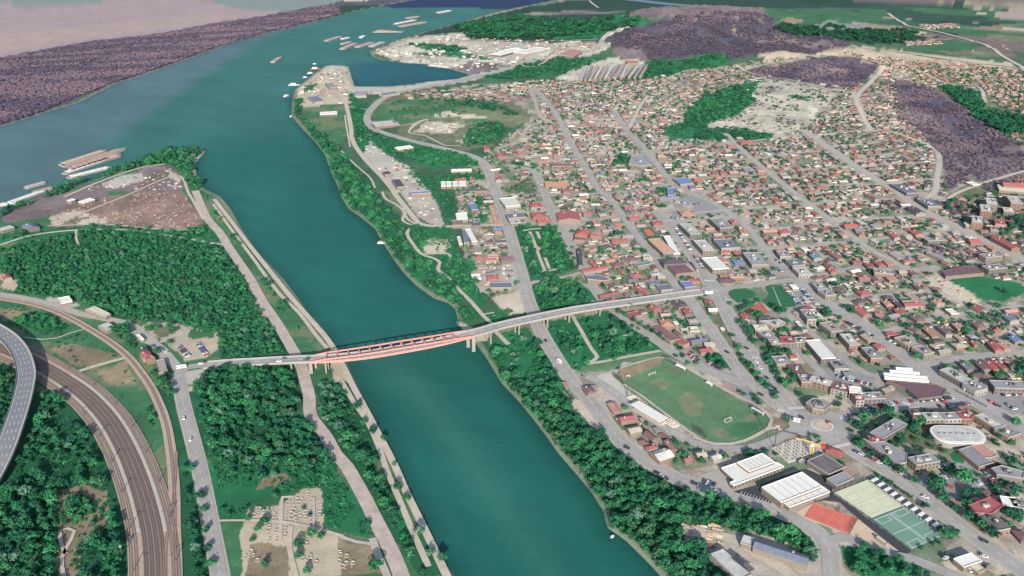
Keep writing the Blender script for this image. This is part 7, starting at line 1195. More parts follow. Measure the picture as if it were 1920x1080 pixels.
NOHOUSE = [W2(P(t, p)) for t, p in (('A', [(545, 190), (690, 240), (760, 400), (835, 515), (905, 620), (960, 640), (1083, 787), (1187, 870), (1540, 1020), (1540, 1300), (700, 1300), (380, 280)]), ('T2', [(150, 560), (480, 560), (700, 560), (1020, 640), (930, 760), (850, 830), (700, 860), (230, 760)]),
  ('Y1', [(970, 255), (1420, 250), (1640, 480), (1640, 840), (1130, 870)]), ('Y1', [(1100, 930), (1500, 850), (1850, 930), (1990, 1200), (1150, 1200)]), ('Y3', [(80, 230), (480, 200), (1050, 120), (1480, 590), (700, 860), (300, 800)]), ('ZP', [(0, 300), (300, 180), (700, 130), (1000, 120), (1250, 260), (1400, 300), (1700, 640), (2000, 760), (1600, 1000), (1250, 1020), (800, 860), (200, 450)]),
  ('A', [(1393, 165), (1447, 145), (1580, 168), (1560, 190), (1507, 245), (1460, 258), (1310, 262), (1240, 262), (1280, 225), (1330, 176)]), ('A', [(1400, 133), (1487, 117), (1567, 105), (1655, 123), (1600, 165), (1513, 155)]), ('A', [(1680, 150), (1765, 172), (1865, 240), (1930, 285), (1940, 350), (1850, 362), (1775, 375), (1763, 290), (1730, 253), (1690, 220)]),
  ('A', [(1760, 162), (1850, 185), (1930, 222), (1930, 250), (1850, 250)]), ('T6', [(1500, 480), (1650, 475), (2100, 540), (1950, 630), (1600, 640), (1330, 490), (1440, 455)]), ('Z4', [(0, 60), (740, 20), (1010, 300), (750, 420), (200, 430), (100, 300)]), ('Z3', [(80, 60), (600, -100), (1300, -60), (2100, 100), (2500, 600), (2100, 900), (1400, 640), (500, 300)]), ('Z2', [(-100, 0), (380, 60), (1300, 640), (1350, 900), (800, 900), (0, 600)]),
  ('Z1', [(700, 160), (1500, 150), (1914, 400), (1914, 1077), (1000, 1077), (780, 900), (150, 600), (100, 300)]), ('Z7', [(1140, 640), (1500, 640), (1950, 690), (1950, 950), (1560, 900)]), ('A', [(1690, 88), (1850, 76), (1900, 100), (1830, 94), (1720, 97)]), ('ZP', [(1040, 130), (1180, 110), (1350, 250), (1330, 290), (1230, 270)]),
  ('Y2', [(960, 180), (1110, 170), (1500, 600), (1600, 900), (1440, 880), (1060, 320)]), ('Y5', [(720, 830), (1050, 740), (1560, 960), (760, 1040)]), ('T5', [(860, 590), (1040, 540), (1060, 700), (870, 700)]), ('Y1', [(480, 700), (1000, 690), (1060, 900), (600, 1020)]), ('T9', [(850, 900), (1000, 880), (1460, 1040), (1500, 1120), (960, 1120), (860, 1000)]), ('T2', [(540, 940), (960, 930), (980, 1080), (480, 1080)]) , ('Y4', [(850, 590), (1250, 600), (1270, 750), (860, 750)]), ('Y4', [(0, 200), (650, 380), (640, 600), (0, 600)]),
  ('Z5', [(1030, 420), (1950, 600), (1950, 900), (1300, 1060), (600, 1060), (850, 600)]), ('Z5', [(200, 0), (560, 0), (1000, 560), (900, 800), (500, 500)]))]
def try_house(x, y, rz, sx, sy, sz, shp, colr, st=-1, arc=0., side=1, margin=1.06):
    ca, sa = math.cos(rz), math.sin(rz); gx = np.arange(-6*sx*margin, 6*sx*margin+.1, 1.7); gy = np.arange(-4.2*sy*margin, 4.2*sy*margin+.1, 1.7); X, Y = np.meshgrid(gx, gy); WX = x+ca*X-sa*Y; WY = y+sa*X+ca*Y; iy, ix = oc(WX, WY)
    if OCC[iy, ix].any(): return False
    OCC[iy, ix] = True; HOUSES.append((x, y, rz, sx, sy, sz, shp, colr, random.randrange(4), st, arc, side)); return True
for poly in NOHOUSE:
    X0, Y0 = poly.min(0); X1, Y1 = poly.max(0)
FORB = np.zeros_like(OCC)
_iy, _ix = np.meshgrid(np.arange(OCC.shape[0]), np.arange(OCC.shape[1]), indexing='ij'); _X = (OX0+(_ix+.5)*ON).ravel(); _Y = (OY0+(_iy+.5)*ON).ravel()
for poly in NOHOUSE: FORB |= inside(poly, _X, _Y).reshape(OCC.shape)
TOWN = W2(P('A', [(930, 158), (1003, 150), (1200, 150), (1290, 132), (1400, 116), (1500, 110), (1590, 98), (1660, 108), (1760, 112), (1930, 135), (2250, 160), (2500, 600), (2400, 1300), (1700, 1300), (1420, 1100), (1290, 985), (1200, 880), (1120, 800), (1060, 720), (1015, 640), (990, 580), (950, 570), (880, 540), (870, 430), (850, 330), (900, 300), (960, 250), (1010, 225), (1000, 190), (880, 200), (760, 185), (760, 172)]))
TM = inside(TOWN, _X, _Y).reshape(OCC.shape)
for t, p in (('A', [(1015, 108), (1050, 86), (1120, 82), (1130, 92), (1090, 106)]), ('A', [(1690, 76), (1760, 74), (1770, 82), (1700, 86)]), ('A', [(1780, 84), (1880, 84), (1900, 96), (1800, 96)]), ('A', [(1720, 46), (1790, 44), (1800, 52), (1730, 56)])): TM |= inside(W2(P(t, p)), _X, _Y).reshape(OCC.shape)
FORB |= ~TM
SAVE = OCC.copy(); OCC |= FORB
HILLT = W2([(1507, 245), (1700, 370), (1900, 480), (2100, 560), (2150, 440), (1770, 380), (1757, 270), (1700, 250), (1660, 123), (1600, 190)])
def pickcol(x, y):
    if inside(HILLT, np.array([x]), np.array([y]))[0]: return random.choice(['maroon', 'dark', 'red', 'rust', 'maroon', 'grey', 'dark', 'red', 'stain', 'tan'])
    r = math.hypot(x, y)
    if r > 2000 and x > 700: return random.choice(['orange', 'red', 'orange', 'rust', 'red', 'pink', 'pale', 'tan', 'grey'])
    return random.choice(RC)
for si, (c, w, desc, hs, pave) in enumerate(STREETS):
    if not hs: continue
    n = sideways(c); L = np.concatenate([[0], np.cumsum(np.linalg.norm(np.diff(c[:, :2], axis=0), axis=1))])
    for side in (-1, 1):
        s = random.uniform(4, 10)
        while s < L[-1]-4:
            i = min(int(np.searchsorted(L, s)), len(c)-1); ang = math.atan2(-n[i, 0], n[i, 1]); perp = random.random() < .45
            sx = random.uniform(.75, 1.25); sy = random.uniform(.8, 1.15); d = w/2+pave+2.0+(6*sx if perp else 4.2*sy)
            p = c[i, :2]+n[i]*side*d; try_house(p[0], p[1], ang+(math.pi/2 if perp else 0), sx, sy, random.uniform(.85, 1.15), random.choice(['gable', 'gable', 'hip']), pickcol(*p), si, s, side)
            s += (9.6*sy if perp else 13.0*sx)+random.uniform(.5, 4)
# infill behind the street fronts, turned like the nearest street
SC = np.concatenate([c[:, :2] for c, w, d, h, p in STREETS if h]); SA = np.concatenate([np.arctan2(-sideways(c)[:, 0], sideways(c)[:, 1]) for c, w, d, h, p in STREETS if h]); SI = np.concatenate([np.full(len(c), k) for k, (c, w, d, h, p) in enumerate(STREETS) if h])
fy, fx = np.nonzero(~OCC); sel = RNG.permutation(len(fy))[:60000]; nfill = 0
for k in sel:
    x = OX0+(fx[k]+.5)*ON; y = OY0+(fy[k]+.5)*ON
    if OCC[fy[k], fx[k]] or not (y > 0): continue
    if abs(math.atan2(x, y)) > .66: continue
    j = int(np.argmin((SC[:, 0]-x)**2+(SC[:, 1]-y)**2)); ang = SA[j]+random.choice([0, math.pi/2])+random.uniform(-.04, .04); big = random.random() < .42
    sx = random.uniform(.7, 1.15) if big else random.uniform(.35, .65); sy = random.uniform(.65, 1.05) if big else random.uniform(.4, .6)
    if try_house(x, y, ang, sx, sy, random.uniform(.8, 1.05) if big else random.uniform(.55, .75), random.choice(['gable', 'hip', 'shed']) if big else 'shed', pickcol(x, y), int(SI[j]), 0, 0, margin=1.12): nfill += 1
    if nfill > 4300: break
OCCH = OCC & ~FORB; OCC = SAVE | OCCH
vis = lambda h: h[1] > 0 and abs(h[0])/(h[1]*CP+CAM_H*SP) < .56 and (h[1]*SP-CAM_H*CP) / (h[1]*CP+CAM_H*SP) > -.316
HOUSES.sort(key=lambda h: (0 if (vis(h) and h[9] >= 0 and h[11] != 0) else 1, math.hypot(h[0], h[1])/(h[3]*h[4])**.5))
NIND = 190; ind, rest = HOUSES[:NIND], HOUSES[NIND:]
ORDN = lambda n: (['first', 'second', 'third', 'fourth', 'fifth', 'sixth', 'seventh', 'eighth', 'ninth', 'tenth', 'eleventh', 'twelfth', 'thirteenth', 'fourteenth', 'fifteenth', 'sixteenth', 'seventeenth', 'eighteenth', 'nineteenth', 'twentieth']+['twenty-'+o for o in ['first', 'second', 'third', 'fourth', 'fifth', 'sixth', 'seventh', 'eighth', 'ninth']]+['thirtieth']+['thirty-'+o for o in ['first', 'second', 'third', 'fourth', 'fifth']])[min(n, 34)]
bys = {}
for h in ind: bys.setdefault((h[9], h[11], h[7]), []).append(h)
for (si, side, colr), L in bys.items():
    c = STREETS[si][0]; L.sort(key=lambda h: -h[10]); end = 'lower' if c[-1, 1] < c[0, 1] else 'upper'; n = sideways(c)
    sd = 'right' if (n[len(n)//2, 0]*side > 0) else 'left'
    for k, h in enumerate(L):
        x, y, rz, sx, sy, sz, shp, cc, wl_, *_ = h; g = float(height(np.array([x]), np.array([y]))[0])
        lab = f'{ORDN(k)} {cc} house from the {end} end, {sd} of {STREETS[si][2]}'
        lab = lab if len(lab.split()) <= 16 else lab.replace('from the ', 'from ')
        r = empty('house', (x, y, g+.05), rz, lab, 'house', 'houses of the town'); r.scale = (sx, sy, sz)
        link('wall', hmesh(shp, 0, WALLM[wl_]), r); rf = link('roof', hmesh(shp, 1, RM[cc]), r)
        if shp != 'shed': link('chimney', hmesh(shp, 2, M_CONC), rf)
def merged(name, items):
    """many small houses as one mesh, one material slot per roof and wall colour"""
    keys = list(RM)+['w0', 'w1', 'w2', 'w3']; mats = [RM[k] for k in RM]+WALLM; idx = {k: i for i, k in enumerate(keys)}; Vs, Fs, mi = [], [], []; off = 0
    for x, y, rz, sx, sy, sz, shp, cc, w_, *_ in items:
        g = float(height(np.array([x]), np.array([y]))[0])+.05; ca, sa = math.cos(rz), math.sin(rz)
        for part, key in ((0, 'w%d' % w_), (1, cc)):
            V, F = HP[shp][part]; a = np.array(V, float)*(sx, sy, sz); Vs.append(np.stack([x+ca*a[:, 0]-sa*a[:, 1], y+sa*a[:, 0]+ca*a[:, 1], g+a[:, 2]], 1))
            Fs += [tuple(i+off for i in f) for f in F]; mi += [idx[key]]*len(F); off += len(V)
    V = np.concatenate(Vs); o = mesh(name, V.tolist(), Fs, mats, mi); return prop(o, kind='stuff')
if rest: merged('distant_houses', rest)
mb = MB(); rw = random.Random(3)
for h in HOUSES:
    x, y, rz = h[:3]; ca, sa = math.cos(rz), math.sin(rz)
    for q in range(2):
        if rw.random() > .62: continue
        u = rw.choice((-1, 1)); L_ = rw.uniform(7, 15); alongx = rw.random() < .5; ox, oy = (0, u*(4.2*h[4]+1.3)) if alongx else (u*(6*h[3]+1.3), 0); a = rz if alongx else rz+math.pi/2; cx, cy = x+ca*ox-sa*oy, y+sa*ox+ca*oy; d = np.array([math.cos(a), math.sin(a)])*L_/2; e = np.array([cx+d[0]*f for f in (-1, -.5, 0, .5, 1)]), np.array([cy+d[1]*f for f in (-1, -.5, 0, .5, 1)])
        iy, ix = oc(*e)
        if SAVE[iy, ix].any(): continue
        g = float(height(np.array([cx]), np.array([cy]))[0]); t = np.array([-d[1], d[0]])/L_*.6; p = [(cx-d[0]-t[0], cy-d[1]-t[1]), (cx+d[0]-t[0], cy+d[1]-t[1]), (cx+d[0]+t[0], cy+d[1]+t[1]), (cx-d[0]+t[0], cy-d[1]+t[1])]; mb.prism(ccw(p), g-1, g+1.5, rw.randrange(3))
prop(mb.build('garden_walls', [mat('garden_wall_pale', S(190, 180, 164), .9, .1, 1), mat('garden_wall_tan', S(182, 164, 142), .9, .1, 1), mat('garden_wall_grey', S(160, 156, 150), .9, .1, 1)]), kind='stuff')
print('houses', len(HOUSES), 'cars', NCAR[0], 'buildings', NB_[0])
# ------------------------------------------------------------------ trees
def leafmat(name, c, c2, rand=.35):
    m = bpy.data.materials.new(name); m.use_nodes = True; n = m.node_tree; L = n.links; b = n.nodes['Principled BSDF']; b.inputs['Roughness'].default_value = .8; b.inputs['Specular IOR Level'].default_value = .15
    oi = n.nodes.new('ShaderNodeObjectInfo'); at_ = n.nodes.new('ShaderNodeAttribute'); at_.attribute_name = 'leaf'
    mx = n.nodes.new('ShaderNodeMix'); mx.data_type = 'RGBA'; mx.inputs['A'].default_value = c; mx.inputs['B'].default_value = c2; L.new(oi.outputs['Random'], mx.inputs['Factor'])
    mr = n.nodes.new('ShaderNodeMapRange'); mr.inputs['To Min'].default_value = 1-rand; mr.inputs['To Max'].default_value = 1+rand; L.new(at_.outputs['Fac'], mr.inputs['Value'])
    vm = n.nodes.new('ShaderNodeVectorMath'); vm.operation = 'SCALE'; L.new(mx.outputs['Result'], vm.inputs[0]); L.new(mr.outputs[0], vm.inputs['Scale']); L.new(vm.outputs[0], b.inputs['Base Color']); return m
LM = {'green': leafmat('leaves_green', S(32, 92, 62), S(44, 106, 70)), 'olive': leafmat('leaves_olive', S(46, 94, 62), S(62, 104, 70)), 'deep': leafmat('leaves_deep', S(28, 76, 58), S(34, 92, 66)), 'bright': leafmat('leaves_bright', S(42, 114, 70), S(56, 122, 78)), 'silver': leafmat('leaves_silver', S(92, 128, 106), S(60, 108, 84)),
      'scrub2': leafmat('twigs_brown', S(118, 103, 118), S(138, 118, 126), .4), 'scrub3': leafmat('twigs_slate', S(90, 82, 102), S(110, 98, 114), .4), 'scrub': leafmat('twigs_purple', S(80, 73, 92), S(106, 94, 108), .45), 'farwood': leafmat('leaves_far', S(26, 66, 50), S(34, 84, 56)), 'blue': leafmat('leaves_bluegreen', S(40, 80, 74), S(34, 70, 66))}
def crown_data(seed, m, n=150, blobs=6, leaf=.30, flatn=.78):
    """crown of unit radius standing on z=0: clumps of small leaf sprays with dark gaps between"""
    rnd = random.Random(seed); C = []
    for k in range(blobs):
        a = 2*math.pi*k/blobs+rnd.uniform(-.5, .5); r = rnd.uniform(.3, .62); C.append((r*math.cos(a), r*math.sin(a), rnd.uniform(.55, 1.05), rnd.uniform(.34, .52)))
    C.append((0, 0, 1.2, .5)); V, F, A = [], [], []
    for k in range(n):
        cx, cy, cz, cr = rnd.choice(C); th = rnd.uniform(0, 2*math.pi); u = rnd.uniform(-.55, 1); s = math.sqrt(1-u*u); d = Vector((s*math.cos(th), s*math.sin(th), u)); p = Vector((cx, cy, cz))+d*cr*rnd.uniform(.75, 1.12)
        nrm = (d+Vector((rnd.uniform(-.6, .6), rnd.uniform(-.6, .6), rnd.uniform(-.3, .7)))).normalized(); t = nrm.orthogonal().normalized(); t = (Matrix.Rotation(rnd.uniform(0, 6.28), 3, nrm) @ t); b = nrm.cross(t); e = leaf*rnd.uniform(.55, 1.15); i = len(V); lv = rnd.random()
        for q in ((-1, -.5), (.2, -.9), (1, .3), (-.2, .9)): w = p+t*q[0]*e*rnd.uniform(.7, 1.1)*.6+b*q[1]*e*rnd.uniform(.7, 1.1)*.6; V.append((w.x, w.y, w.z*flatn)); A.append(lv)
        F.append((i, i+1, i+2, i+3))
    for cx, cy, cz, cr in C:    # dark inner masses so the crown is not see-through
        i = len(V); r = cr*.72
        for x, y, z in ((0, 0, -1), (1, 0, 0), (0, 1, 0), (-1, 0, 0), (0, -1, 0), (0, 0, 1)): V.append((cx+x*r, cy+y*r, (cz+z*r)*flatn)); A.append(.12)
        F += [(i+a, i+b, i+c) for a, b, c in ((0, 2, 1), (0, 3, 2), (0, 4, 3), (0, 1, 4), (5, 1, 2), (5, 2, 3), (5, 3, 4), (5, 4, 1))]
    me = bpy.data.meshes.new('crown'); me.from_pydata(V, [], F); me.materials.append(m); at_ = me.attributes.new('leaf', 'FLOAT', 'POINT'); at_.data.foreach_set('value', np.array(A, np.float32)); me.update(); return me
def trunk_data(m):
    mb = MB(); segs = [((0, 0, 0), (.03, .02, .35), .09), ((.03, .02, .35), (.0, .05, .75), .06), ((.03, .02, .35), (.3, .1, .8), .04), ((.02, .03, .45), (-.3, -.1, .85), .04), ((.02, .03, .5), (-.05, .3, .85), .035)]
    for a, b, w in segs: mb.bar(a, b, w)
    o = mb.build('t', m); d = o.data; bpy.data.objects.remove(o); d.name = 'trunk'; return d
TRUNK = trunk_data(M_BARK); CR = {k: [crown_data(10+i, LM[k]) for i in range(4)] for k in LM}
def shrub_data(seed, m):
    rnd = random.Random(seed); V, F, A = [], [], []
    for k in range(46):
        a = rnd.uniform(0, 6.28); r = rnd.random()**.5*.9; p = Vector((r*math.cos(a), r*math.sin(a), rnd.uniform(.1, .75))); n = Vector((rnd.uniform(-.7, .7), rnd.uniform(-.9, .3), rnd.uniform(.3, 1))).normalized(); t = n.orthogonal().normalized(); b = n.cross(t); e = rnd.uniform(.12, .34); i = len(V); lv = rnd.random()
        for q in ((-1, -.5), (.2, -.9), (1, .3), (-.2, .9)): w = p+t*q[0]*e+b*q[1]*e; V.append(w[:]); A.append(lv)
        F.append((i, i+1, i+2, i+3))
    me = bpy.data.meshes.new('shrub'); me.from_pydata(V, [], F); me.materials.append(m); at_ = me.attributes.new('leaf', 'FLOAT', 'POINT'); at_.data.foreach_set('value', np.array(A, np.float32)); me.update(); return me
SH = {k: [shrub_data(50+i, LM[k]) for i in range(3)] for k in ('scrub', 'farwood', 'bright', 'green')}
def make_gn(srcs, name):
    """geometry nodes: the point mesh becomes instances of the source crowns"""
    col = bpy.data.collections.new(name+'_sources')
    for i, me in enumerate(srcs):
        o = bpy.data.objects.new('crown_source', me); col.objects.link(o)
    ng = bpy.data.node_groups.new(name, 'GeometryNodeTree'); ng.interface.new_socket('Geometry', in_out='INPUT', socket_type='NodeSocketGeometry'); ng.interface.new_socket('Geometry', in_out='OUTPUT', socket_type='NodeSocketGeometry')
    N = ng.nodes; L = ng.links; i_ = N.new('NodeGroupInput'); o_ = N.new('NodeGroupOutput'); ci = N.new('GeometryNodeCollectionInfo'); ci.inputs['Collection'].default_value = col; ci.inputs['Separate Children'].default_value = True; ci.inputs['Reset Children'].default_value = True
    ip = N.new('GeometryNodeInstanceOnPoints'); ip.inputs['Pick Instance'].default_value = True
    def named(n, t):
        a = N.new('GeometryNodeInputNamedAttribute'); a.data_type = t; a.inputs['Name'].default_value = n; return a.outputs['Attribute']
    L.new(i_.outputs[0], ip.inputs['Points']); L.new(ci.outputs[0], ip.inputs['Instance']); L.new(named('idx', 'INT'), ip.inputs['Instance Index']); L.new(named('scl', 'FLOAT_VECTOR'), ip.inputs['Scale'])
    cx = N.new('ShaderNodeCombineXYZ'); L.new(named('rot', 'FLOAT'), cx.inputs['Z']); 
    e2 = N.new('FunctionNodeEulerToRotation'); L.new(cx.outputs[0], e2.inputs[0]); L.new(e2.outputs[0], ip.inputs['Rotation']); L.new(ip.outputs[0], o_.inputs[0]); return ng
GNC = {}
def scatter(name, X, Y, Zb, SXY, SZ, kinds, src=None):
    if len(X) == 0: return
    key = tuple(kinds)
    if key not in GNC: GNC[key] = (make_gn([m for k in kinds for m in (src or CR)[k]], 'scatter_'+'_'.join(kinds)+('s' if src else '')), sum(len((src or CR)[k]) for k in kinds)) 
    ng, ns = GNC[key]; me = bpy.data.meshes.new(name); n = len(X); me.vertices.add(n); me.vertices.foreach_set('co', np.stack([X, Y, Zb], 1).ravel().astype(np.float32))
    for nm, tp, arr in (('idx', 'INT', RNG.randint(0, ns, n).astype(np.int32)), ('rot', 'FLOAT', RNG.rand(n).astype(np.float32)*6.28)): a = me.attributes.new(nm, tp, 'POINT'); a.data.foreach_set('value', arr)
    a = me.attributes.new('scl', 'FLOAT_VECTOR', 'POINT'); a.data.foreach_set('vector', np.stack([SXY, SXY, SZ], 1).ravel().astype(np.float32)); o = link(name, me); md = o.modifiers.new('scatter', 'NODES'); md.node_group = ng; return prop(o, kind='stuff')
def pts_in(poly, sp, occ=True, jit=.8, gap=0):
    x0, y0 = poly.min(0); x1, y1 = poly.max(0); nx, ny = int((x1-x0)/sp)+1, int((y1-y0)/(sp*.87))+1; I, J = np.meshgrid(np.arange(nx), np.arange(ny)); X = x0+(I+.5*(J % 2))*sp+(RNG.rand(ny, nx)-.5)*sp*jit; Y = y0+J*sp*.87+(RNG.rand(ny, nx)-.5)*sp*jit
    X, Y = X.ravel(), Y.ravel(); m = inside(poly, X, Y); X, Y = X[m], Y[m]
    if occ:
        m = free(X, Y)
        for ox, oy in ((1.8, 0), (-1.8, 0), (0, -1.8)): m &= free(X+ox, Y+oy)
        X, Y = X[m], Y[m]
    if gap: m = fbm(X, Y, 34, 3, 41) > gap; X, Y = X[m], Y[m]
    return X, Y
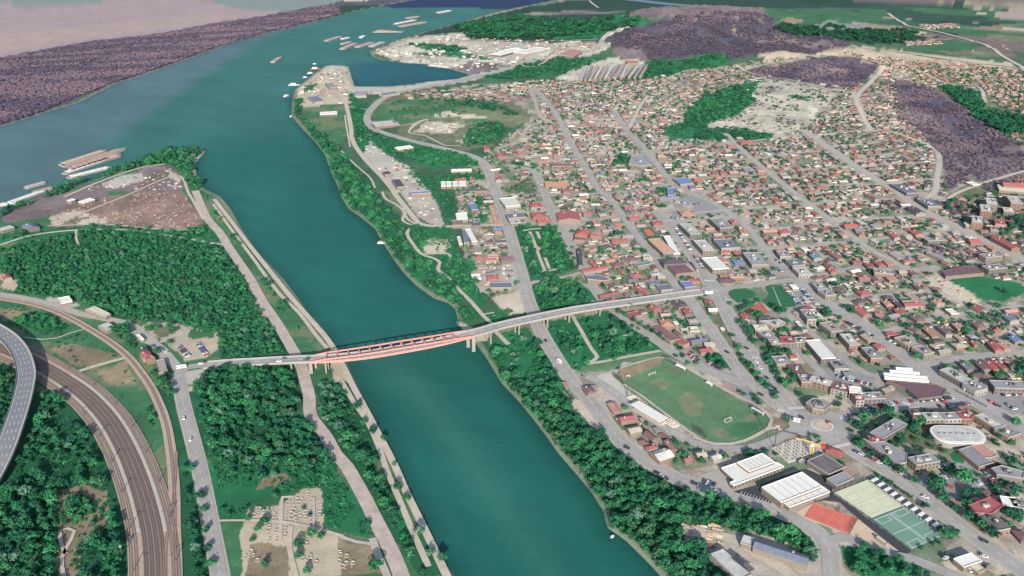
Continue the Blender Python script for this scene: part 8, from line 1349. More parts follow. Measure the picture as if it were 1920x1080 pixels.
# zones: (tile, outline, spacing m, crown radius m, palette, gap threshold, label)
Z = [
 ('T4', [(0, 330), (430, 230), (500, 215), (900, 240), (1200, 290), (1270, 350), (1330, 430), (1390, 540), (1440, 620), (1530, 750), (1600, 830), (1660, 900), (1380, 935), (1240, 935), (1230, 800), (1060, 770), (1000, 740), (850, 725), (700, 720), (640, 690), (500, 640), (430, 600), (330, 590), (90, 575), (100, 500), (0, 430)], 4.6, 2.9, ('green', 'bright', 'green', 'deep', 'bright'), 0, 'tree of the dense wood between road and dirt track'),
 ('T4', [(0, 250), (420, 205), (700, 195), (1000, 215), (1200, 210), (1230, 280), (1100, 265), (900, 235), (500, 205), (0, 290)], 8, 4, ('green', 'bright'), .47, 'tree in the hedge under the rubble field'),
 ('T4', [(1060, 10), (1160, 20), (1190, 100), (1280, 200), (1340, 290), (1500, 450), (1640, 600), (1760, 760), (1850, 880), (1750, 890), (1650, 850), (1570, 700), (1480, 590), (1400, 440), (1330, 330), (1250, 220), (1180, 190)], 8, 4.4, ('green', 'bright', 'green'), .46, 'tree on the strip between dirt track and canal bank'),
 ('T1', [(320, 1060), (700, 930), (950, 850), (1060, 835), (1130, 850), (1080, 910), (1100, 980), (1150, 1060), (1060, 1070), (1010, 960), (950, 925), (850, 930), (600, 990), (330, 1080)], 8, 5, ('green', 'deep', 'bright'), .3, 'tree at the wooded tip of the island'),
 ('T4', [(0, 120), (220, 30), (400, -25), (420, -10), (230, 50), (0, 150)], 8, 4.4, ('green', 'deep'), .42, 'tree on the island shore'),
 ('T7', [(1040, 20), (1690, 0), (1720, 110), (1640, 160), (1680, 200), (1790, 230), (1860, 350), (1910, 450), (1900, 470), (1190, 450), (1120, 380), (1070, 200)], 6.6, 4.2, ('green', 'deep', 'bright', 'green'), .3, 'tree of the wood below the bridge road'),
 ('T4', [(1150, 985), (1680, 965), (1700, 1080), (1150, 1080)], 7, 4.2, ('green', 'deep', 'bright'), .36, 'tree of the wood just under the bridge road'),
 ('T7', [(1190, 440), (1880, 450), (1700, 560), (1400, 600), (1190, 560)], 11, 3, ('deep', 'green'), .5, 'small tree scattered on the meadow above the cemetery'),
 ('T7', [(1760, 0), (1930, 0), (2010, 130), (2170, 300), (2170, 400), (2200, 560), (2290, 780), (2400, 840), (2540, 1000), (2560, 1080), (2340, 1080), (2220, 900), (2100, 640), (1960, 470), (1880, 370), (1790, 180)], 7.6, 4.6, ('green', 'deep', 'bright', 'silver'), .4, 'tree of the belt along the canal embankment'),
 ('T7', [(180, 60), (360, 20), (420, 100), (590, 240), (680, 400), (740, 550), (760, 700), (775, 1080), (775, 1400), (440, 1400), (480, 900), (600, 880), (620, 600), (480, 560), (320, 600), (310, 800), (330, 1080), (300, 1400), (-300, 1400), (-60, 540), (60, 450), (130, 250)], 6.6, 4.2, ('green', 'deep', 'bright', 'green'), .36, 'tree of the lower left wood beside the railway'),
 ('T7', [(370, 660), (530, 640), (520, 700), (400, 790), (380, 760)], 6, 3.6, ('bright', 'green'), .3, 'tree in the clearing of the lower left wood'),
 ('T7', [(-200, -100), (60, -40), (85, 60), (60, 200), (-60, 300), (-200, 300)], 6.6, 4.2, ('green', 'deep'), .2, 'tree inside the curve of the elevated road'), ('ZL', [(0, 570), (140, 620), (190, 760), (160, 870), (0, 920)], 6.6, 4, ('green', 'deep'), .3, 'tree under the elevated road'),
 ('T7', [(870, 0), (980, 0), (1010, 150), (1060, 300), (1090, 450), (1150, 650), (1190, 900), (1225, 1200), (1010, 1200), (1005, 500), (960, 300)], 6.6, 4.2, ('green', 'deep', 'silver'), .32, 'tree between the railway siding and the western road'),
 ('T7', [(780, 130), (850, 170), (940, 460), (920, 460)], 7, 3.2, ('bright', 'green'), .4, 'bush beside the railway siding'),
 ('T4', [(60, 730), (190, 675), (380, 750), (370, 790), (200, 780)], 6, 3, ('bright', 'green'), .35, 'bush on the meadow inside the railway curve'),
 ('T4', [(600, 760), (760, 760), (800, 830), (770, 900), (690, 860), (590, 800)], 7, 4.2, ('deep', 'green'), .2, 'tree beside the western parking place'), ('T4', [(800, 780), (960, 755), (1000, 800), (900, 835)], 10, 3.6, ('green', 'deep'), .4, 'tree on the round island of the parking place'), ('T4', [(850, 1010), (990, 1020), (960, 1080), (880, 1080)], 7, 4.2, ('deep', 'green'), .1, 'tree at the western junction'),
 ('A', [(545, 190), (560, 215), (580, 235), (640, 285), (668, 325), (705, 370), (745, 415), (790, 440), (800, 470), (835, 515), (860, 560), (890, 600), (860, 602), (840, 560), (800, 540), (757, 508), (720, 455), (690, 415), (650, 385), (633, 345), (600, 285)], 8, 4.8, ('green', 'deep', 'bright'), .36, 'tree of the right bank belt above the bridge'),
 ('T5', [(550, 20), (620, 20), (640, 190), (600, 190), (570, 80)], 8, 4.4, ('green', 'deep'), .3, 'tree between quay yard and sheds'), ('T5', [(570, 230), (640, 250), (680, 400), (740, 410), (760, 560), (830, 640), (700, 600), (560, 500), (560, 420), (600, 400), (610, 330)], 8, 4.6, ('green', 'bright', 'green'), .42, 'tree on the slope above the bank path'),
 ('T5', [(380, 200), (560, 210), (560, 260), (430, 300)], 9, 4, ('green',), .45, 'tree by the bank path bend'), ('T5', [(660, 680), (770, 620), (790, 690), (930, 660), (960, 700), (860, 740)], 8, 4.2, ('green', 'bright'), .35, 'tree under the bridge end'),
 ('T5', [(940, 800), (1060, 780), (1110, 880), (1200, 1000), (1210, 1080), (880, 1080), (850, 930), (830, 850), (900, 830)], 7, 4.4, ('bright', 'green', 'deep'), .36, 'tree of the right bank belt just below the bridge'),
 ('T8', [(930, 0), (1200, 0), (1300, 130), (1330, 210), (1480, 300), (1560, 370), (1650, 490), (1740, 530), (1920, 610), (1920, 1090), (1830, 1080), (1660, 900), (1490, 800), (1460, 690), (1410, 590), (1310, 450), (1180, 300), (1080, 180)], 6.8, 4.6, ('green', 'deep', 'bright', 'green'), .24, 'tree of the thick wood on the lower right bank'),
 ('T9', [(0, 610), (180, 650), (500, 755), (700, 840), (765, 910), (768, 980), (620, 920), (400, 850), (330, 850), (200, 800), (0, 790)], 6.6, 4.4, ('deep', 'green', 'bright'), .1, 'tree of the wood under the riverside street'), ('T9', [(-60, 880), (120, 935), (290, 1090), (330, 1300), (-60, 1300)], 6.6, 4.6, ('green', 'bright', 'deep'), .1, 'tree beside the depot shed'),
 ('T9', [(880, 930), (1000, 910), (1400, 1050), (1440, 1090), (980, 1090), (880, 990)], 7.5, 3.6, ('green', 'bright', 'deep'), .4, 'tree on the green wedge between the lower roads'), ('Z2', [(800, 860), (1050, 720), (1200, 650), (1270, 680), (1150, 740), (960, 880)], 6, 3.4, ('green', 'deep'), .2, 'bush under the green court'), ('Z3', [(1240, 890), (1370, 880), (1360, 990), (1200, 990)], 6, 3.8, ('silver', 'deep'), .1, 'dull tree at the slate roof end'),
 ('Y3', [(90, 250), (210, 230), (300, 400), (480, 230), (800, 150), (1440, 570), (800, 650), (720, 640), (640, 700), (480, 770), (380, 770), (240, 560), (190, 480)], 8, 4.2, ('green', 'bright', 'deep', 'green'), .42, 'tree of the old garden below the bridge road'), ('Y3', [(880, 210), (1100, 330), (1100, 380), (1010, 390), (880, 260)], 8, 4.8, ('blue', 'deep'), .1, 'dark conifer of the old garden'),
 ('Y1', [(970, 260), (1400, 255), (1470, 470), (1130, 500), (1010, 500)], 8, 4.4, ('green', 'deep', 'bright'), .33, 'tree in the upper half of the formal park'), ('Y1', [(1050, 550), (1500, 520), (1640, 760), (1600, 830), (1150, 860)], 8, 4.6, ('deep', 'green', 'bright'), .30, 'tree in the lower half of the formal park'), ('T5', [(1040, 535), (1310, 505), (1430, 610), (1090, 665)], 7.4, 5, ('green', 'bright', 'deep'), .05, 'tree of the big grove above the bridge road'),
 ('Z4', [(380, 870), (560, 850), (850, 850), (900, 930), (600, 920), (580, 1010), (480, 1020), (400, 950)], 6, 3.8, ('deep', 'green'), 0, 'tree of the dark hedge on the boulevard'), ('Z4', [(640, 620), (1000, 600), (1160, 720), (1060, 720), (700, 680)], 7, 4, ('green', 'bright'), .3, 'tree behind the red middled row'), ('Z4', [(1310, 780), (1560, 960), (1500, 960), (1280, 830)], 6, 3.6, ('green',), .15, 'tree right of the long white block'), ('Z4', [(910, 800), (1060, 800), (1130, 980), (1010, 930)], 6, 3.6, ('deep', 'green'), .1, 'tree left of the long white block'), ('Z4', [(140, 380), (260, 280), (430, 235), (460, 262), (300, 330), (180, 400)], 5, 3, ('green', 'deep'), 0, 'tree in the arc beside the red playground'),
 ('Z4', [(30, 130), (120, 85), (260, 80), (375, 130), (370, 180), (280, 215), (160, 225), (90, 200), (60, 170), (110, 160), (260, 190), (320, 150), (220, 115), (110, 140)], 5, 2.8, ('green', 'deep'), 0, 'tree in the ring garden'), ('Z5', [(560, 20), (600, 20), (600, 30)], 5, 3, ('green',), 0, 'tree'), ('Z6', [(340, 650), (600, 700), (740, 800), (880, 900), (820, 920), (640, 830), (560, 740), (380, 680)], 6, 4, ('deep', 'green'), 0, 'tree of the big hedge by the apartment blocks'), ('Z6', [(1480, 290), (1640, 300), (1650, 350), (1480, 350)], 6, 3.6, ('green',), .1, 'tree on the corner of the meadow'),
 ('Z7', [(1340, 440), (1500, 400), (1700, 390), (1800, 280), (1914, 270), (1914, 420), (1700, 470), (1400, 470)], 7, 4.4, ('green', 'deep', 'silver'), .2, 'tree in the hedge behind the wide grey block'), ('Z1', [(600, 590), (680, 590), (780, 680), (760, 700), (620, 630)], 6, 3.8, ('green', 'deep'), 0, 'tree in the court behind the bent block'), ('Z1', [(760, 440), (960, 380), (900, 470), (730, 510)], 7, 4.4, ('deep', 'green'), .1, 'tree beside the oval building'), ('Z2', [(1240, 330), (1300, 280), (1420, 430), (1380, 460), (1290, 400)], 6, 4, ('deep', 'green'), 0, 'dark tree hugging the big red roof'), ('Z2', [(1270, 260), (1500, 250), (1900, 260), (1914, 290), (1600, 285), (1350, 320)], 6, 4, ('deep',), .1, 'dark tree behind the big red roof'),
 ('Z2', [(1700, 440), (1850, 480), (1870, 560), (1760, 540)], 7, 4, ('green', 'deep'), .2, 'tree in the gardens right of the big red roof'), ('ZP', [(1050, 150), (1180, 125), (1330, 250), (1230, 260)], 7, 3.6, ('green', 'deep'), .35, 'tree on the planted triangle'), ('ZC', [(0, 290), (80, 300), (100, 380), (30, 400)], 7, 4, ('green',), .2, 'tree by the white shops'), ('ZC', [(190, 310), (350, 320), (380, 370), (200, 390)], 6, 4, ('deep', 'green'), 0, 'tree clump left of the L shaped shop'), ('ZP', [(370, 870), (520, 860), (640, 880), (560, 930), (400, 930)], 6, 4.2, ('deep', 'green'), .1, 'tree clump below the pale yard'), ('ZP', [(140, 650), (330, 640), (420, 620), (420, 650), (260, 680)], 6, 3.4, ('deep', 'green'), 0, 'tree along the dark wall'), ('ZP', [(700, 850), (900, 940), (880, 980), (700, 900)], 6, 3.6, ('green',), .1, 'tree along the stadium road wall'),
 ('T6', [(250, 880), (330, 900), (480, 1070), (430, 1080)], 8, 3, ('green', 'deep'), .3, 'tree on the median strip'), ('T6', [(0, 680), (60, 700), (110, 750), (0, 765)], 8, 4, ('green',), .2, 'tree in the green garden'), ('T6', [(1540, 500), (1600, 480), (1650, 500), (1840, 580), (1830, 610), (1700, 580)], 10, 3.4, ('green',), .56, 'bush on the meadow'),
 ('Y5', [(180, 330), (350, 305), (330, 400), (250, 440), (160, 420)], 8, 4.6, ('green', 'deep'), .1, 'tree beside the grey market hall'), ('Y5', [(450, 590), (780, 570), (800, 600), (480, 635)], 8, 4, ('green',), .1, 'tree row above the blue roofs'), ('Y5', [(640, 690), (760, 700), (760, 770), (650, 760)], 8, 4, ('green',), .1, 'tree beside the bent blue roof'), ('Y5', [(600, 870), (740, 870), (750, 910), (600, 920)], 8, 4, ('green',), 0, 'tree above the crimson roof'), ('Y2', [(860, 250), (1040, 250), (1050, 300), (890, 310)], 7, 4.2, ('green', 'deep'), 0, 'tree beside the avenue top'), ('Y2', [(340, 250), (430, 280), (600, 390), (380, 400)], 8, 4, ('green', 'deep'), .3, 'tree east of the town hall'), ('Y2', [(110, 490), (500, 500), (520, 560), (300, 620), (220, 570)], 9, 4, ('green', 'bright'), .45, 'tree in the garden south of the town hall'), ('Y2', [(640, 540), (800, 545), (800, 610), (740, 630)], 9, 4, ('green', 'bright'), .3, 'tree in the garden beside the street'), ('Y2', [(770, 830), (1040, 850), (1040, 890), (860, 900)], 9, 4, ('green', 'deep'), .3, 'tree above the bridge road end'),
 ('Y7', [(1000, 260), (1300, 290), (1360, 330), (1180, 420), (980, 400), (940, 330)], 9, 4.4, ('scrub', 'deep', 'blue'), .36, 'dark tree of the shadowed estate'), ('Y7', [(1640, 580), (1900, 430), (1990, 560), (1900, 640), (1660, 630)], 9, 4.4, ('deep', 'blue'), .3, 'dark tree right of the estate'),
]
FARZ = [
 ('T2', [(490, 560), (700, 560), (1000, 640), (1020, 670), (880, 660), (800, 620)], 10, 5, ('green', 'deep'), .45), ('T2', [(740, 700), (880, 690), (930, 740), (850, 810), (700, 830), (690, 780)], 9, 5, ('green', 'deep', 'bright'), .2), ('T2', [(560, 840), (700, 860), (780, 930), (560, 930)], 9, 4.5, ('bright', 'green'), .4), ('T2', [(60, 590), (140, 620), (140, 720), (240, 790), (330, 860), (300, 870), (150, 780), (80, 770)], 9, 4.5, ('green', 'deep'), .42),
 ('T2', [(0, 850), (60, 900), (130, 990), (180, 1080), (0, 1080)], 9, 4.6, ('green', 'deep'), .4), ('T2', [(460, 1000), (800, 985), (810, 1010), (540, 1010), (560, 1080), (500, 1080)], 9, 4.4, ('green',), .3), ('T1', [(1640, 560), (1700, 560), (1690, 680), (1650, 640)], 9, 4.5, ('green', 'deep'), .3),
 ('T3', [(0, 640), (150, 500), (330, 480), (410, 570), (300, 650), (100, 700), (0, 720)], 10, 5.4, ('green', 'deep', 'bright'), .3), ('T3', [(100, 720), (350, 730), (510, 770), (500, 790), (60, 790)], 9, 4.6, ('green', 'deep'), .25), ('A', [(1215, 118), (1347, 101), (1375, 113), (1290, 130), (1240, 146), (1170, 150)], 14, 7, ('green', 'deep'), .42),
 ('T2', [(640, 150), (1000, 90), (1450, 110), (1700, 105), (1650, 140), (1450, 190), (1000, 220), (720, 215), (690, 190)], 17, 11, ('farwood', 'green'), .42), ('A', [(985, 120), (1060, 106), (1130, 112), (1060, 140), (960, 148), (900, 148)], 15, 6, ('green', 'deep'), .48), ('A', [(762, 82), (850, 86), (880, 92), (850, 98), (800, 94)], 14, 6, ('green', 'deep'), .4), ('A', [(1440, 50), (1520, 50), (1600, 56), (1720, 60), (1700, 82), (1640, 84), (1600, 78), (1500, 70)], 18, 10, ('farwood',), .4),
 ('A', [(1760, 162), (1810, 165), (1850, 185), (1840, 205), (1930, 222), (1930, 250), (1880, 250), (1850, 230), (1800, 195)], 12, 8, ('deep', 'green'), .3), ('T3', [(1100, 200), (1500, 60)], 10, 5, ('green',), .5)]
SCR = [('A', [(-60, 255), (-60, 120), (0, 109), (160, 80), (300, 64), (400, 45), (500, 31), (583, 14), (628, 8), (640, 26), (583, 40), (500, 60), (400, 90), (333, 115), (213, 155), (67, 213), (0, 235)], 8, 4.2, ('scrub',), .27),
 ('A', [(1140, 72), (1187, 52), (1230, 42), (1290, 30), (1360, 27), (1430, 28), (1467, 50), (1513, 70), (1613, 87), (1570, 92), (1460, 100), (1373, 112), (1347, 100), (1280, 108), (1215, 114), (1207, 97), (1155, 88)], 9.5, 4.2, ('scrub',), .40),
 ('A', [(1400, 133), (1487, 117), (1567, 105), (1650, 122), (1633, 143), (1600, 163), (1557, 167), (1513, 153), (1427, 146)], 8, 3.2, ('scrub',), .38), ('A', [(1660, 150), (1710, 150), (1765, 172), (1815, 206), (1865, 240), (1930, 285), (1930, 350), (1850, 360), (1830, 330), (1775, 362), (1763, 290), (1730, 253), (1680, 220), (1668, 185)], 7.4, 3.2, ('scrub',), .33),
 ('Y7', [(820, 740), (1300, 780), (1500, 900), (1300, 980), (1100, 960), (900, 860)], 8, 3.8, ('scrub',), .3), ('Y7', [(330, 250), (620, 330), (700, 450), (450, 400)], 9, 3.4, ('scrub',), .4)]
NOTREE = {0, 1, 2, 3, 4, 5, 6, 7, 8, 9, 10, 11, 12, 13, 16, 17, 18, 19, 20, 21}
pool = []
for zi, (t, p, sp, r, pal, gap, lab) in enumerate(Z):
    poly = W2(P(t, p)); X, Y = pts_in(poly, sp, gap=gap)
    for x, y in zip(X, Y): pool.append((x, y, r*random.choice((.55, .7, .85, 1, 1.1, 1.35))*random.uniform(.9, 1.1), random.choice(pal) if random.random() > .16 else random.choice(('silver', 'olive', 'olive', 'deep')), zi))
# single street and park trees, crown radius in metres
SGL = [('Z1', [(310, 375, 6), (430, 335, 5.6), (560, 300, 5.4), (190, 405, 4.6), (260, 455, 5), (870, 412, 5.5), (240, 578, 4), (1680, 540, 5), (1830, 412, 5), (1800, 792, 4.6), (1350, 370, 4), (1270, 372, 3.6), (270, 640, 5), (390, 730, 4.6), (530, 815, 5), (1200, 850, 3.5), (1680, 935, 4)], 'tree near the big roundabout and estate'),
 ('Z2', [(670, 62, 5), (820, 155, 4.6), (1000, 112, 4), (1180, 52, 4.4), (1030, 215, 8), (1300, 165, 8.5), (1110, 348, 5), (1220, 425, 4), (1360, 520, 5.2), (1480, 605, 5), (1600, 690, 5.4), (925, 400, 3.6), (1780, 500, 5), (480, 110, 2.6), (520, 135, 2.6), (580, 170, 3), (660, 215, 2), (730, 262, 2), (790, 305, 2), (490, 875, 3.4), (1620, 215, 4.4), (1240, 660, 3)], 'tree along the lower boulevard and car park'),
 ('Z5', [(170, 105, 4), (200, 205, 3), (220, 275, 3), (325, 362, 4), (400, 455, 4.4), (470, 560, 4.8), (540, 620, 4.6), (620, 690, 3.6), (640, 750, 3.4), (560, 312, 4.4), (630, 395, 4.4), (660, 460, 4.6), (710, 530, 4.4), (760, 600, 5.4), (810, 430, 4), (870, 490, 4), (850, 552, 3.6), (960, 715, 3.4), (1490, 710, 4), (1190, 905, 4), (1050, 190, 4), (370, 725, 3), (245, 700, 2.6), (190, 670, 2.6), (400, 785, 3), (440, 820, 2.6), (520, 240, 4), (790, 1045, 3.4), (620, 800, 0)], 'tree of the boulevard rows'),
 ('Y3', [(965, 168, 4.2), (1045, 208, 4), (1130, 260, 4.2), (1215, 310, 4.4), (1290, 357, 4.2), (1350, 395, 4.4), (1420, 440, 4.4), (1490, 475, 3.8), (1550, 510, 2.6), (1610, 545, 2.6), (1655, 575, 3.2), (1680, 662, 3), (1600, 658, 2.6), (1740, 742, 2.8), (1830, 748, 3), (600, 750, 4.5), (910, 700, 3), (500, 810, 3), (1115, 322, 2.8), (1180, 355, 2)], 'round tree in the row of the tree lined street'),
 ('Z4', [(720, 405, 6), (370, 445, 6.4), (440, 460, 5.4), (200, 540, 5), (290, 650, 6), (310, 700, 5), (370, 790, 5), (510, 780, 4), (780, 540, 4), (600, 575, 3), (1170, 520, 5), (1290, 445, 6), (1530, 340, 4.6), (1600, 370, 4.6), (1620, 400, 4), (1260, 325, 2.6), (1310, 355, 3), (1475, 455, 2.4), (1720, 602, 2.6), (1775, 695, 3), (1390, 60, 5), (1840, 1000, 3.6), (90, 700, 3.4), (170, 860, 4.2), (610, 325, 4), (640, 345, 3.6), (230, 1020, 3)], 'tree in the blocks around the lawn'),
 ('Y1', [(1460, 295, 3.6), (1640, 345, 4.6), (1500, 365, 3), (1510, 440, 3.4), (1560, 515, 3.4), (1620, 590, 3.6), (1580, 600, 3.2), (1660, 650, 3.4), (1700, 740, 3.4), (1640, 520, 3), (1010, 930, 4), (1760, 520, 3), (1690, 875, 3), (1790, 920, 3)], 'tree on the town hall square'),
 ('T8', [(75, 150, 4.5), (100, 130, 4), (130, 230, 4), (180, 275, 4.4), (240, 318, 3.6), (300, 460, 2.6), (320, 600, 4.6), (370, 655, 3.6), (440, 850, 5), (505, 965, 4), (570, 1000, 4), (150, 795, 3.2), (190, 1050, 6), (385, 950, 4)], 'tree standing at the concrete embankment'),
 ('T7', [(1395, 770, 3.2), (1490, 790, 4), (1450, 830, 3.2), (1420, 885, 2.6), (1680, 915, 4.4), (1755, 865, 4.6), (1810, 870, 3.4), (1680, 980, 3.4), (1490, 1030, 3.8), (1730, 1070, 3.4), (1250, 720, 3), (1130, 645, 4.4), (1150, 715, 3.4), (1160, 840, 3.4), (1170, 940, 3.4), (1190, 1025, 4), (1040, 490, 4), (1080, 490, 4), (1710, 705, 2), (1745, 742, 2), (980, 60, 3.5), (440, 765, 3.4), (400, 690, 3.4), (470, 570, 4)], 'tree around the cemetery and western road'),
 ('Z6', [(840, 520, 4.4), (920, 680, 4), (1150, 660, 5.4), (1190, 660, 4.4), (1170, 560, 4), (1210, 895, 3.6), (1560, 325, 4.6), (1600, 630, 4), (1480, 690, 4), (560, 600, 5), (170, 520, 4), (50, 570, 5), (410, 590, 5.6), (530, 985, 5), (1570, 470, 4.4), (880, 285, 3), (1260, 345, 4), (730, 370, 3.6)], 'garden tree of the villa block'),
 ('ZL', [(1490, 330, 5), (1560, 310, 4.6), (1700, 290, 4.4), (1730, 350, 4.6), (1280, 300, 5), (1310, 440, 5), (1180, 320, 5), (1120, 330, 4.6), (1700, 450, 3.6), (1570, 550, 4.4), (1480, 630, 3.4), (1600, 860, 5)], 'tree at the western parking place')]
for t, L, lab in SGL:
    Z.append((t, None, 0, 0, None, 0, lab)); zi = len(Z)-1
    for x, y, r in L:
        if r <= 0: continue
        q = at(*P(t, [(x, y)])[0]); pool.append((q.x, q.y, r*1.02, random.choice(['green', 'green', 'deep', 'bright'] if 'embank' not in lab else ['green', 'deep', 'silver']), zi))
# how large each would show in the photograph decides which are separate trees
def inframe(x, y):
    dz = -CAM_H; f = y*CP+CAM_H*SP; u = y*SP-CAM_H*CP; return y > 0 and abs(x)/f < .562 and -.316 < u/f < .316
pool.sort(key=lambda q: (0 if inframe(q[0], q[1]) else 1, math.hypot(math.hypot(q[0], q[1]), CAM_H)/q[2]))
NT = 298; STP = np.concatenate([c[:, :2] for c, *_ in STREETS])
for x, y, r, k, zi in pool[:NT]:
    g = float(height(np.array([x]), np.array([y]))[0]); lab = Z[zi][6]
    hue = {'green': 'mid green', 'deep': 'deep green', 'bright': 'bright green', 'silver': 'silvery green', 'olive': 'olive green', 'blue': 'blue green', 'scrub': 'bare twigged'}[k]
    sz = 'small' if r < 3.6 else 'medium' if r < 4.6 else 'large'
    q1, q2 = np.array([x]), np.array([y]); wd = segdist(WW, q1, q2, True)[0]; sdm = np.min(np.hypot(STP[:, 0]-x, STP[:, 1]-y)); full = f'{sz} {hue} {lab}'; ex = ', at the water' if wd < 16 else ', beside the street' if sdm < 15 else ', deep inside' if 'wood' in lab else ''
    if len((full+ex).split()) <= 16: full += ex
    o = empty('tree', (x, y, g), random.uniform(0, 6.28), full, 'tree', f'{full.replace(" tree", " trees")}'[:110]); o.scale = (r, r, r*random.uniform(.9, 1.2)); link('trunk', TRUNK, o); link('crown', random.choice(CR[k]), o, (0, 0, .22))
rest = pool[NT:]; by = {}
for q in rest: by.setdefault(q[3], []).append(q)
for k, L in by.items():
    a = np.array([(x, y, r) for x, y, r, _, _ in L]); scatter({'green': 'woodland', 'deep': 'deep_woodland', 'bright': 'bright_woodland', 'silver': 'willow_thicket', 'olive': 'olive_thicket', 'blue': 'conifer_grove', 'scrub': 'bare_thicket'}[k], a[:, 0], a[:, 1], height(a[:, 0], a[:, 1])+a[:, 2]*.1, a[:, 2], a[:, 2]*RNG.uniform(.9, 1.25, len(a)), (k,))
n_far = 0
for t, p, sp, r, pal, gap in FARZ:
    if len(p) < 3: continue
    X, Y = pts_in(W2(P(t, p)), sp, gap=gap); n_far += len(X); R_ = r*RNG.uniform(.7, 1.25, len(X)); scatter('far_wood', X, Y, height(X, Y)-.1*R_, R_, R_*.9, pal)
for t, p, sp, r, pal, gap in SCR:
    X, Y = pts_in(W2(P(t, p)), sp, gap=gap); n_far += len(X); R_ = r*RNG.uniform(.55, 1.4, len(X)); v = fbm((X*.93+Y*.36)*.22, Y*.93-X*.36, 46, 3, 71)+RNG.rand(len(X))*.16 > (.6 if sp != 9.5 else .72)
    for q, kk in ((v, 'scrub2'), (~v, 'scrub3' if sp == 8 and t == 'A' and gap == .27 else 'scrub')): scatter('bare_scrub', X[q], Y[q], height(X[q], Y[q])-.2, R_[q], R_[q]*.7, (kk,))
# garden trees between the houses
X, Y = pts_in(TOWN, 9.5, gap=0); m = (fbm(X, Y, 60, 3, 61) > .37) & (RNG.rand(len(X)) < .88)
for k, poly in enumerate(NOHOUSE):
    if k in NOTREE: m &= ~inside(poly, X, Y)
for cls, t, p in LAND:
    if cls in ('asph', 'conc', 'sand', 'quarry', 'pitch', 'yard', 'worn', 'purple') and len(p) > 3: m &= ~inside(W2(P(t, p)), X, Y)
X, Y = X[m], Y[m]; R_ = RNG.uniform(1.2, 3.9, len(X)); scatter('garden_trees', X, Y, height(X, Y)+.2, R_, R_, ('green', 'deep', 'bright', 'olive')); n_far += len(X)
# low scrub on the quarry and ravine, weeds on the meadows
def weeds(name, t, p, sp, r, pal, gap):
    X, Y = pts_in(W2(P(t, p)), sp, gap=gap); R_ = r*RNG.uniform(.5, 1.4, len(X)); scatter(name, X, Y, height(X, Y), R_, R_*.8, pal, SH); return len(X)
GNC.clear()
n_far += weeds('quarry_scrub', 'A', [(1393, 171), (1447, 148), (1570, 170), (1560, 180), (1533, 213), (1507, 242), (1467, 253), (1380, 247), (1317, 233), (1380, 217), (1417, 190)], 10, 3, ('scrub', 'green'), .5)
n_far += weeds('meadow_scrub', 'T4', [(0, 600), (350, 710), (600, 850), (730, 950), (830, 1080), (640, 1080), (400, 980), (220, 860), (60, 740), (0, 720)], 7, 1.6, ('bright', 'green'), .5)
n_far += weeds('meadow_scrub', 'T7', [(1170, 450), (1900, 460), (1920, 820), (1830, 800), (1820, 590), (1560, 600), (1390, 760), (1230, 760)], 6, 1.5, ('bright', 'green'), .46)
n_far += weeds('meadow_scrub', 'T2', [(180, 680), (210, 600), (330, 560), (480, 550), (830, 640), (560, 660), (330, 700)], 12, 3, ('green', 'bright'), .5)
n_far += weeds('meadow_scrub', 'T4', [(1560, 740), (1600, 700), (1820, 850), (1860, 890), (1690, 905), (1620, 830)], 6, 1.6, ('bright', 'green'), .5)
for k_, (cls, t, p) in enumerate(LAND):
    if cls not in ('floor', 'lush') or len(p) < 4 or t in ('ZP', 'T6', 'Z1'): continue
    pl = W2(P(t, p)); r_ = np.hypot(*pl.mean(0))
    if r_ > 2300: continue
    X, Y = pts_in(pl, 5.2 if r_ < 1300 else 8); q = fbm(X, Y, 22, 3, 43) > .42; X, Y = X[q], Y[q]; R_ = (1.7 if r_ < 1300 else 2.6)*RNG.uniform(.5, 1.5, len(X)); scatter('undergrowth', X, Y, height(X, Y)-.1, R_, R_, ('bright', 'green') if cls == 'lush' else ('green', 'bright', 'green'), SH); n_far += len(X)
    X, Y = pts_in(pl, 13); q = fbm(X, Y, 40, 3, 44) > .5; X, Y = X[q], Y[q]; R_ = RNG.uniform(1.6, 3.4, len(X)); scatter('saplings', X, Y, height(X, Y)+.1, R_, R_, ('green', 'deep', 'olive', 'silver')); n_far += len(X)
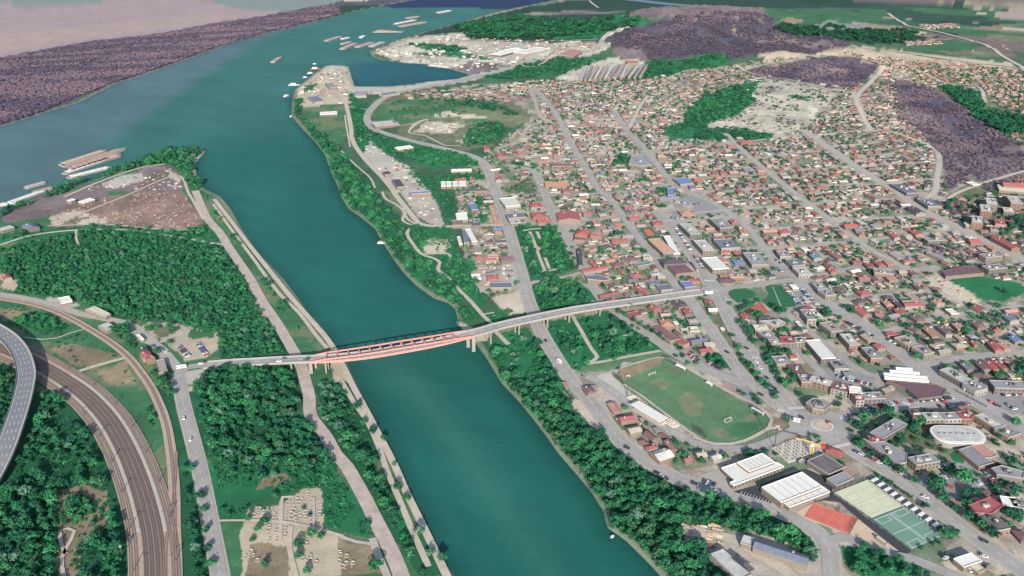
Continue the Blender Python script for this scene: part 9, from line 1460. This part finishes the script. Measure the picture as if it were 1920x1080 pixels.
# sheds, containers and heaps too small to tell apart on the industrial ground
mb = MB(); rw = random.Random(9)
for t, p, sp, s0 in (('A', [(700, 98), (775, 70), (872, 62), (1150, 80), (1120, 100), (980, 120), (880, 132), (842, 122), (760, 114)], 24, 3.5), ('T2', [(90, 770), (130, 770), (260, 870), (380, 940), (500, 1080), (300, 1080), (200, 950)], 13, 2), ('T1', [(430, 1070), (640, 1000), (860, 940), (960, 940), (1040, 1070)], 11, 1.4), ('A', [(560, 168), (600, 136), (650, 126), (655, 195), (600, 196), (556, 200)], 15, 2.4), ('Y1', [(500, 740), (960, 700), (1010, 880), (620, 990)], 9, 1.6), ('T5', [(340, 5), (490, 10), (570, 180), (430, 120)], 12, 1.5), ('T2', [(400, 745), (480, 690), (690, 705), (600, 750)], 9, 2), ('A', [(1393, 171), (1447, 148), (1570, 170), (1533, 213), (1467, 250), (1317, 233)], 11, 1.0), ('T6', [(1340, 490), (1440, 460), (1500, 490), (1680, 605), (1600, 625)], 10, 1.3), ('ZP', [(70, 480), (200, 440), (400, 600), (220, 630)], 7, .8), ('ZP', [(0, 380), (-80, 380), (60, 700), (120, 720)], 7, .8), ('Z3', [(400, 800), (700, 800), (1060, 960), (1200, 1050), (800, 1060)], 9, 1)):
    X, Y = pts_in(W2(P(t, p)), sp, gap=.42)
    for x, y in zip(X, Y):
        s = s0*rw.uniform(.4, 1.5); g = float(height(np.array([x]), np.array([y]))[0]); mb.box(-s*rw.uniform(.8, 2), s, -s*.6, s*.6, -.5, s*rw.uniform(.3, .9), rw.randrange(6), Matrix.Translation((x, y, g)) @ Matrix.Rotation(rw.choice((.3, .35, 1.9, .28)), 4, 'Z'))
prop(mb.build('yard_clutter', [RM['pale'], RM['tan'], RM['grey'], RM['rust'], RM['stain'], mat('heap_sand', S(190, 174, 150), .95, .1, .5)]), kind='stuff')
# rubble heaps on the scrap field
mb = MB(); poly = W2(P('T4', [(260, 150), (440, 70), (640, 20), (800, 0), (1050, 0), (1080, 60), (1150, 150), (1150, 190), (1000, 205), (600, 180), (290, 195)])); X, Y = pts_in(poly, 6, gap=.4)
for x, y in zip(X, Y):
    s = random.uniform(.6, 2.4); a = random.uniform(0, 3.14); M = Matrix.Translation((x, y, 0)) @ Matrix.Rotation(a, 4, 'Z'); mb.add([M @ Vector(v) for v in ((-s, -s*.7, -.2), (s, -s*.6, -.2), (s*.8, s*.7, -.2), (-s*.7, s*.6, -.2), (random.uniform(-.3, .3), 0, s*.55))], [(0, 1, 4), (1, 2, 4), (2, 3, 4), (3, 0, 4)], random.randrange(3))
prop(mb.build('rubble_heaps', [mat('rubble_rust', S(138, 104, 92), .95, .2, .5), mat('rubble_grey', S(156, 146, 136), .95, .2, .5), mat('rubble_dark', S(104, 86, 82), .95, .2, .5)]), kind='stuff')
mb = MB()
for _ in range(46):
    p = P('Z3', [(random.uniform(20, 380), random.uniform(575, 760))])[0]; q = at(*p); s = random.uniform(.5, 1.6); mb.box(-s*2.2, s*2.2, -s*.5, s*.5, 0, s*.7, random.randrange(3), Matrix.Translation((q.x, q.y, .1)) @ Matrix.Rotation(-.5+random.uniform(-.2, .2), 4, 'Z'))
prop(mb.build('stacked_timber', [mat('timber', S(204, 174, 130), .9, .1, .5), mat('timber_grey', S(170, 160, 148), .9, .1, .5), mat('timber_pale', S(222, 206, 176), .9, .1, .5)]), kind='stuff')
print('pool', len(pool), 'far', n_far)
